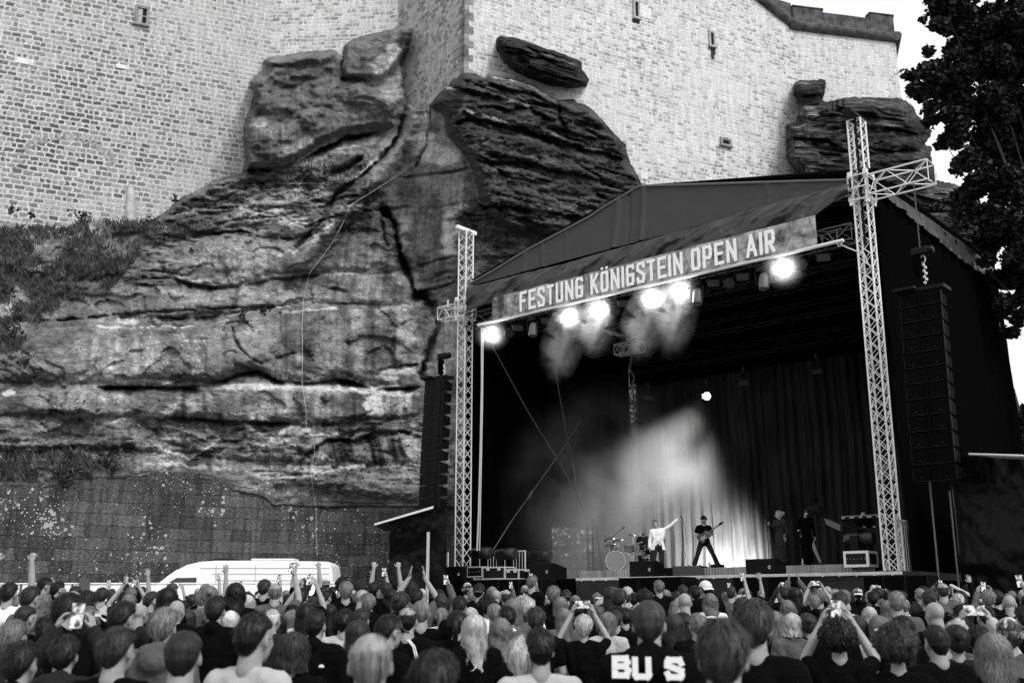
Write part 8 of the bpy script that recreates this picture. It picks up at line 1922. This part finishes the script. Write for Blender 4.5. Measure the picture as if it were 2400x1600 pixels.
b2 = px2(1893, 3.1); performer(b2, 3.1, DZ, YC, BP2, 'dark haired backing singer with hair flying sideways and one bare leg', [('dress', dress(BP2, TM['black'], .80, .06)), ('skirt', dress(BP2, TM['black'], .25, .03, .018, .03)), ('hair', flying_hair(BP2)), ('shoes', shoe_mesh(BP2, M_shoe))], fem=True, scale=1.10)
mic_stand(uz(1862, 1320, 2.9)[0], 2.9, DZ, 1.58, 'microphone stand in front of the dark haired backing singer')
# ---- keyboard player bent over
KP = pose(pel=V3(0, -.10, .95), waist=V3(0, -.05, 1.08), chest=V3(0, .10, 1.22), neck=V3(.03, .24, 1.32), head=V3(.10, .36, 1.38), hf=frame(V3(.5, .6, -.65), V3(.4, .6, .6)), tf=frame(V3(0, .8, -.5), V3(0, .5, .85)), sh={-1: V3(-.17, .18, 1.30), 1: V3(.17, .18, 1.30)}, el={-1: V3(-.26, .24, 1.06), 1: V3(.26, .24, 1.06)}, wr={-1: V3(-.16, .45, 1.06), 1: V3(.16, .45, 1.06)}, hd={-1: (V3(.1, .9, -.2), V3(0, 0, -1)), 1: (V3(-.1, .9, -.2), V3(0, 0, -1))})
m = MB(); legs(m, KP, .016, .01); q = uz(2022, 1202, 2.95)
performer(q[0], 2.95, q[1] - 1.48 * 1.06, YC, KP, 'keyboard player in black bent low over the keys, headset on', [('shirt', top_mesh(KP, TM['black'], False, 'jacket', .013)), ('trousers', remeshed('trousers', m, M_blkp, .013, 2)), ('hair', hair_mesh('fringe_bald', 9, HM['dark'], KP)), ('shoes', shoe_mesh(KP, M_shoe))], scale=1.06)
# pedals, bottles, small things at the riser edge
t = thing('pedal_board', 'flat board of guitar pedals at the guitarist\'s feet', 'pedal board', S(px2(1625, 1.5), 1.55, DZ)); a = px2(1600, 1.5); b = px2(1650, 1.5)
m = MB(); m.box(S((a + b) / 2, 1.55, DZ + .04), (b - a, .35, .06), AX); obj('tray', m, M_gloss, t)
for k in range(7): m = MB(); m.box(S(a + .06 + k * (b - a - .1) / 7, 1.47, DZ + .09), (.07, .11, .04), AX, .008); m.ell(S(a + .06 + k * (b - a - .1) / 7, 1.44, DZ + .115), (.012, .012, .01), nu=8, nv=5); obj('pedal', m, M_off if k % 2 else M_alud, t)
def bottle(px, v, label, name='water_bottle'):
    c = S(px2(px, v), v, DZ + .003); t = thing(name, label, 'bottle', c, 0, 'water bottles on the riser'); m = MB(); m.lathe(c, [(.032, 0), (.034, .02), (.034, .14), (.022, .18), (.013, .20), (.013, .215)], None, 14); obj('bottle_body', m, mat('clear_plastic', .3, .15, spec=.8), t, smooth=False); m = MB(); m.lathe(c + Z1 * .215, [(.014, 0), (.014, .02)], None, 12); obj('bottle_cap', m, M_off, t)
bottle(1662, 1.6, 'water bottle beside the guitarist\'s pedals'); bottle(1686, 2.6, 'water bottle near the foot of the guitarist'); bottle(1880, 1.7, 'water bottle beside the bare leg of the backing singer')
t = thing('floor_uplight', 'low lamp box on the riser lighting the curtain behind the guitarist', 'stage lamp', S(px2(1712, 9.4), 9.4, DZ)); c = S(px2(1712, 9.4), 9.4, DZ + .06); m = MB(); m.box(c, (.62, .22, .10), AX, .01); obj('body', m, M_gloss, t)
m = MB(); m.box(c + Z1 * .055 + SV * .03, (.54, .10, .012), AX); obj('lens', m, mat('uplight_glow', .8, .5, emit=12), t)
t = thing('set_list_box', 'small flat black box with papers right of the guitarist', 'box', S(px2(1670, 1.6), 1.7, DZ)); m = MB(); m.box(S(px2(1676, 1.7), 1.8, DZ + .07), (.42, .3, .13), AX, .02); obj('case', m, M_gloss, t)
# ================================================================== TREES, PLANTS
def leaf_mat(name, base, amp=.5):
    m = mat(name, base, .6, spec=.25, nscale=1.2, namp=amp); return m
M_leaf = leaf_mat('dark_maple_leaves', .010, .6); M_leaf2 = leaf_mat('ledge_leaves', .035, .8); M_bark = mat('dark_bark', .03, .9, nscale=5, namp=.4, bump=.03)
def leaves(name, clumps, n_per, size, m_, parent=None, flat=.35, seed=1, droop=0):
    r0 = np.random.default_rng(seed); Pn = []; 
    tot = 0
    for (c, r, dens) in clumps:
        n = max(6, int(n_per * dens * r * r)); d = r0.normal(0, 1, (n, 3)); d /= np.linalg.norm(d, axis=1)[:, None]; rad = r * r0.uniform(.35, 1, n) ** .5
        Pn.append(np.array(c)[None, :] + d * rad[:, None] * np.array([1, 1, .85]))
    Pn = np.concatenate(Pn); n = len(Pn)
    a = r0.normal(0, 1, (n, 3)); a[:, 2] *= .6; a /= np.linalg.norm(a, axis=1)[:, None]; b = r0.normal(0, 1, (n, 3)); b -= a * (a * b).sum(1)[:, None]; b /= np.linalg.norm(b, axis=1)[:, None]
    s = size * r0.uniform(.55, 1.2, n)[:, None]
    # maple-like 5-point leaf folded along the midrib: 6 verts, 2 quads
    nn = np.cross(a, b); V = np.stack([Pn - a * s * .5, Pn + b * s * .45 - a * s * .12 + nn * s * .12, Pn + b * s * .22 + a * s * .28 + nn * s * .05, Pn + a * s * .6, Pn - b * s * .22 + a * s * .28 + nn * s * .05, Pn - b * s * .45 - a * s * .12 + nn * s * .12], 1).reshape(-1, 3)
    me = bpy.data.meshes.new(name); me.vertices.add(len(V)); me.vertices.foreach_set('co', V.astype(np.float32).ravel()); base = (np.arange(n) * 6)[:, None]
    q = np.concatenate([base + np.array([0, 1, 2, 3]), base + np.array([0, 3, 4, 5])], 1).reshape(-1, 4)
    me.loops.add(q.size); me.polygons.add(len(q)); me.loops.foreach_set('vertex_index', q.astype(np.int32).ravel()); me.polygons.foreach_set('loop_start', np.arange(0, q.size, 4, dtype=np.int32)); me.update(calc_edges=True); me.materials.append(m_); return me
def traced_tree(label, outline_clumps, F0, trunk_px, dens=1.0, lsize=.24, seed=3):
    r0 = random.Random(seed); cl = []
    for (px, py, rp, dn) in outline_clumps:
        F = F0 + r0.uniform(-1.5, 1.5) + rp * .012; p = pt(px, py, F); r = rp * F / 2566 * 1.02
        for k in range(max(2, int(rp / 3.6))):
            q = Vector([r0.gauss(0, 1) for _ in range(3)]).normalized() * r * r0.random() ** .4 * .85; sub = r * r0.uniform(.22, .42) + .12
            cl.append(((p.x + q.x, p.y + q.y * 1.3, p.z + q.z), sub, dn))
    t = thing('tree', label, 'tree', Vector((pt(trunk_px, 1400, F0).x, F0, .5)))
    obj('crown', leaves('crown', cl, 620 * dens, lsize, M_leaf, seed=seed), None, t)
    m = MB(); b = Vector((pt(trunk_px, 1400, F0).x, F0, .4)); top = b + Z1 * 13 + Vector((-.8, 0, 0)); m.path([b, b + Z1 * 4, b + Z1 * 9 + Vector((-.3, 0, 0)), top], [.55, .42, .34, .22], 12); obj('trunk', m, M_bark, t)
    m = MB()
    for k, (c_, r_, d_) in enumerate(cl):
        if k % 40 == 0:
            s0 = b + Z1 * r0.uniform(5, 13); e = Vector(c_); mid = s0.lerp(e, .5) + Vector((0, 0, .5)); m.path([s0, mid, e], [.07, .04, .012], 5)
    obj('limbs', m, M_bark, t); return t
CL = [(2230, 30, 50, 1), (2290, 60, 60, 1), (2360, 60, 70, 1), (2215, 0, 40, 1), (2200, 60, 26, .8), (2330, 150, 80, 1), (2260, 160, 50, 1), (2205, 170, 30, .9), (2180, 120, 16, .5), (2240, 235, 50, .9), (2170, 165, 22, .9), (2150, 180, 18, .8), (2125, 175, 14, .8), (2140, 205, 18, .8), (2190, 210, 34, 1), (2160, 220, 22, .9), (2300, 260, 70, 1), (2370, 240, 70, 1), (2390, 150, 60, 1), (2210, 275, 30, .9), (2180, 250, 18, .7), (2250, 310, 40, .9), (2220, 330, 26, .8), (2180, 290, 18, .7), (2170, 260, 10, .5), (2320, 350, 60, 1), (2380, 350, 60, 1), (2275, 370, 36, .8), (2250, 400, 26, .6), (2300, 430, 40, .9), (2360, 440, 50, 1), (2260, 450, 30, .9), (2280, 500, 36, .9), (2340, 510, 44, 1), (2385, 530, 44, 1), (2240, 490, 20, .7), (2330, 570, 38, .9), (2380, 600, 40, .9), (2350, 640, 34, .8), (2390, 680, 34, .9), (2365, 720, 30, .9), (2395, 750, 24, .9), (2375, 780, 18, .7), (2350, 700, 18, .6), (2310, 610, 22, .7), (2300, 555, 22, .8), (2220, 40, 36, 1), (2245, 100, 40, 1), (2170, 45, 10, .5), (2185, 20, 16, .6), (2420, 450, 60, 1), (2440, 300, 90, 1), (2440, 100, 90, 1), (2430, 620, 60, 1)]
traced_tree('big dark leafy tree overhanging the right side against the white sky', CL, 37.5, 2620, 1.15, .235)
CL2 = [(2395, 965, 16, 1), (2402, 990, 18, 1), (2405, 1020, 20, 1), (2400, 1050, 16, 1), (2430, 1000, 50, 1)]
traced_tree('small patch of leafy tree behind the stage at the right edge', CL2, 58.0, 2460, 1.2, .30, 5)
CL3 = [(2190, 560, 40, .8), (2230, 590, 40, .8), (2260, 520, 30, .7), (2300, 590, 40, .8), (2200, 480, 20, .5)]
traced_tree('bushy dark growth on the rock behind the right roof edge', CL3, 55.0, 2300, .6, .25, 8)
# ledge vegetation at the left, growing on the cliff surface
def cliffF(px, py):
    j = int(np.clip((py - 40) / 3.4, 0, len(c_ys) - 1)); i = int(np.clip((px + 440) / 3.4, 0, len(c_xs) - 1)); return float(c_F[j, i])
def shrub(px, py, rp, label, n=3, group='shrubs growing on the cliff', lsize=.16, dens=1.4):
    F = cliffF(px, py) - .15; p = pt(px, py, F); r = rp * F / 2566; cl = []
    r0 = random.Random(int(px * 7 + py))
    for k in range(n * 3):
        q = Vector((r0.gauss(0, .5), r0.gauss(0, .3) - .2, r0.gauss(.1, .4))) * r; cl.append((tuple(p + q), r * r0.uniform(.25, .5), 1))
    t = thing('shrub', label, 'shrub', p - Z1 * r * .6, 0, group); obj('foliage', leaves('foliage', cl, 150 * dens, lsize, M_leaf2, seed=int(px)), None, t)
    m = MB()
    for k in range(6): e = Vector(cl[k % len(cl)][0]); m.path([p - Z1 * r * .6, p.lerp(e, .6), e], [.03, .02, .006], 5)
    obj('stem', m, M_bark, t)
c_xs, c_ys, c_F = CLF
for (x, y, r, lb) in ((28, 492, 14, 'small shrub against the masonry at the far left'), (190, 508, 26, 'leafy shrub on the ledge below the walled up arch'), (360, 522, 20, 'shrub at the foot of the masonry right of the plaster rib'),
    (410, 468, 12, 'tiny plant at the edge of masonry and rock'), (75, 505, 10, 'sprig beside the shrub at the far left'), (20, 700, 40, 'hanging bush at the left edge, halfway up the cliff'), (30, 800, 46, 'dark bush on the left edge of the big rock face'), (60, 850, 34, 'lowest part bush left of the sand band'),
    (575, 745, 16, 'ferny tuft in the curved crack'), (620, 728, 12, 'small tuft right of the ferny one'), (420, 892, 12, 'grass tuft on the bright sand band'), (250, 1080, 30, 'ivy clump above the ashlar wall at the left'), (150, 1120, 50, 'ivy mass at the top left of the ashlar wall'), (265, 1100, 24, 'hanging plant on the ashlar top beside the ivy'),
    (60, 1160, 34, 'dark ivy on the ashlar wall at the left edge'), (90, 1290, 34, 'dark bush on the lower ashlar wall at the left'), (560, 1228, 10, 'small tuft in the ashlar joints, centre'), (375, 1285, 9, 'small tuft low in the ashlar joints'), (848, 392, 16, 'small plant in the gully below the boulder'), (792, 402, 14, 'leafy tuft beneath the boulder overhang'), (985, 372, 8, 'tiny tuft on the pale slab')):
    shrub(x, y, r, lb)
# rough grass covering the ledges: one mass
r0 = np.random.default_rng(5); N_ = 30000
reg = [(0, 330, 535, 700, 1.0), (0, 140, 640, 860, 1.0), (140, 330, 690, 705, .5), (180, 350, 520, 545, 1), (640, 900, 380, 470, .10), (0, 220, 1060, 1130, .35), (330, 480, 520, 560, .4)]
V = []; 
def grass_blades(n, x0, x1, y0, y1, dn, seed):
    r1 = np.random.default_rng(seed); px = r1.uniform(x0, x1, n); py = r1.uniform(y0, y1, n)
    dens = fbm(px / 55, py / 28, 66, 4) * 2; lim_ = np.interp(px, [0, 60, 140, 250, 330], [880, 800, 720, 690, 600]); keep = (dens > r1.uniform(-.30, .40, n)) & ((py < lim_) | (x0 > 335) | (y0 > 1000)); px, py = px[keep], py[keep]
    out = []
    for a, b_ in zip(px, py):
        p = pt(a, b_, cliffF(a, b_) - .02); out.append(p)
    return out
pts = []
for k, (x0, x1, y0, y1, dn) in enumerate(reg): pts += grass_blades(int((x1 - x0) * (y1 - y0) * .34 * dn), x0, x1, y0, y1, dn, 90 + k)
P_ = np.array([tuple(p) for p in pts]); n = len(P_); r1 = np.random.default_rng(3)
h = r1.uniform(.12, .42, n)[:, None]; d = np.stack([r1.normal(0, .3, n), r1.normal(-.25, .2, n), np.ones(n)], 1); s = np.stack([r1.normal(0, 1, n), r1.normal(0, .5, n), np.zeros(n)], 1); s /= np.linalg.norm(s, axis=1)[:, None]; wd_ = r1.uniform(.02, .05, n)[:, None]
V = np.stack([P_ - s * wd_, P_ + s * wd_, P_ + d * h * .6 + s * wd_ * .8, P_ + d * h + s * .01 + np.stack([r1.normal(0, .05, n), -.1 * h[:, 0], -.05 * h[:, 0]], 1)], 1).reshape(-1, 3)
me = bpy.data.meshes.new('ledge_grass'); me.vertices.add(len(V)); me.vertices.foreach_set('co', V.astype(np.float32).ravel()); q = (np.arange(n) * 4)[:, None] + np.arange(4); me.loops.add(q.size); me.polygons.add(n); me.loops.foreach_set('vertex_index', q.astype(np.int32).ravel()); me.polygons.foreach_set('loop_start', np.arange(0, q.size, 4, dtype=np.int32)); me.update(calc_edges=True); me.materials.append(mat('rough_grass', .075, .8, nscale=2.5, namp=.85))
o = bpy.data.objects.new('grass', me); C.objects.link(o); o['kind'] = 'stuff'; o['label'] = 'rough grass and weeds covering the ledges at the left'
# rope hanging down the cliff
Q = [(1003, 245), (1006, 290), (1002, 340), (985, 370), (940, 405), (880, 445), (822, 480), (800, 530), (775, 575), (725, 640), (712, 700), (708, 760), (709, 830), (708, 895), (716, 950), (718, 1000), (735, 1030), (738, 1060), (728, 1100), (734, 1150), (741, 1190), (741, 1240), (744, 1330)]
P_ = []
for (a, b), (a2, b2) in zip(Q[:-1], Q[1:]):
    for t in np.linspace(0, 1, 4)[:-1]:
        x, y = a + (a2 - a) * t, b + (b2 - b) * t; P_.append(pt(x, y, min(cliffF(x, y), cliffF(x + 6, y), cliffF(x - 6, y), cliffF(x, y + 8)) - .12 if y < 1180 else 43.5 + x / 1100 * 9 - .12))
tag(obj('cliff_rope', MB().path(P_, .012, 6), mat('weathered_rope', .42, .8)), 'pale rope running from the bastion corner down the whole cliff', 'rope')
# ================================================================== STAGE LIGHT AND SMOKE
def smoke_mat(name, dens, scale, lo, hi, pwr=1.8, aniso=.2):
    m = bpy.data.materials.new(name); m.use_nodes = True; t = m.node_tree; N, L = t.nodes, t.links; N.remove(N['Principled BSDF']); out = N['Material Output']
    v = N.new('ShaderNodeVolumePrincipled'); v.inputs['Color'].default_value = (.95, .95, .95, 1); v.inputs['Anisotropy'].default_value = aniso; L.new(v.outputs[0], out.inputs['Volume'])
    tc = N.new('ShaderNodeTexCoord'); n = N.new('ShaderNodeTexNoise'); n.inputs['Scale'].default_value = scale; n.inputs['Detail'].default_value = 3; n.inputs['Distortion'].default_value = .5; L.new(tc.outputs['Object'], n.inputs[0])
    r = N.new('ShaderNodeMapRange'); r.inputs[1].default_value = lo; r.inputs[2].default_value = hi; r.inputs[3].default_value = 0; r.inputs[4].default_value = dens; L.new(n.outputs[0], r.inputs[0])
    # fade to nothing at the puff's own outline (generated coordinates)
    gx = N.new('ShaderNodeVectorMath'); gx.operation = 'SUBTRACT'; gx.inputs[1].default_value = (.5, .5, .5); L.new(tc.outputs['Generated'], gx.inputs[0])
    ln = N.new('ShaderNodeVectorMath'); ln.operation = 'LENGTH'; L.new(gx.outputs[0], ln.inputs[0])
    f = N.new('ShaderNodeMapRange'); f.inputs[1].default_value = .5; f.inputs[2].default_value = .02; f.inputs[3].default_value = 0; f.inputs[4].default_value = 1; L.new(ln.outputs[1], f.inputs[0]); pw = N.new('ShaderNodeMath'); pw.operation = 'POWER'; pw.inputs[1].default_value = pwr; L.new(f.outputs[0], pw.inputs[0]); f = pw
    mu = N.new('ShaderNodeMath'); mu.operation = 'MULTIPLY'; L.new(r.outputs[0], mu.inputs[0]); L.new(f.outputs[0], mu.inputs[1]); L.new(mu.outputs[0], v.inputs['Density']); return m
def smoke(name, c, r, ax, m_, label):
    mb = MB(); mb.ell((0, 0, 0), r, ax, 24, 16); o = obj(name, mb, m_); o.location = c; o['kind'] = 'stuff'; o['label'] = label; return o
# main cloud on the stage under the rear lamp
q = uz(1450, 1190, 6.0); c0 = S(q[0], 6.0, q[1])
smoke('stage_smoke', c0, (5.6, 5.4, 5.8), AX, smoke_mat('stage_smoke_cloud', .60, .42, .38, .70, 1.3), 'drifting smoke over the drums, lit from the rear lamp')
rear_spot = spot('rear_lamp_beam', cb - SV * .12, S(uz(1510, 1180, 5.5)[0], 5.0, DECK + 1.5), 3500, 76, 1.0, tb, .12)
# plumes under the glaring lamps
for i, (x, y, c_, t_) in enumerate(plumes):
    n = (CAM - c_).normalized()
    smoke('lamp_bloom', c_ - n * .1 + n * .35, (.85, .85, .8), AX, smoke_mat('lamp_bloom_%d' % i, 1.2, 1.0, .1, .5, 2.4), 'added mist puff standing in for the glare bloom of a lit lamp')  # mist puff added at each lit lamp to imitate its round glare
    spot('lamp_halo', c_ + n * .06, c_ + n * 2, 130, 150, .6, t_, .1)
    if x in (1153, 1836): 
        continue
    L_ = {1336: 1.9, 1404: 1.25, 1528: 1.7, 1594: 1.7}[x]; dx = {1336: -.50, 1404: -.45, 1528: -.55, 1594: -.42}[x]
    dirv = (SU * dx - Z1).normalized(); X = dirv.orthogonal().normalized(); Y = dirv.cross(X)
    cc = c_ + dirv * (L_ * .55) + SV * .15
    smoke('lamp_smoke', cc, (.85, .85, L_ * 1.1), (X, Y, dirv), smoke_mat('lamp_plume_%d' % i, 4.0, 2.0, .38, .66, 2.3), 'bright smoke plume drifting down from a glaring front lamp')
    spot('lamp_beam', c_ + dirv * .05 + SV * .12, c_ + dirv * 3 + SV * .3, 11000, 46, 1.0, t_, .08)
spot('uplight_beam', S(px2(1708, 9.4), 9.4, DZ + .25), S(px2(1694, SD), SD, DECK + .9), 9500, 105, .9, None, .2)
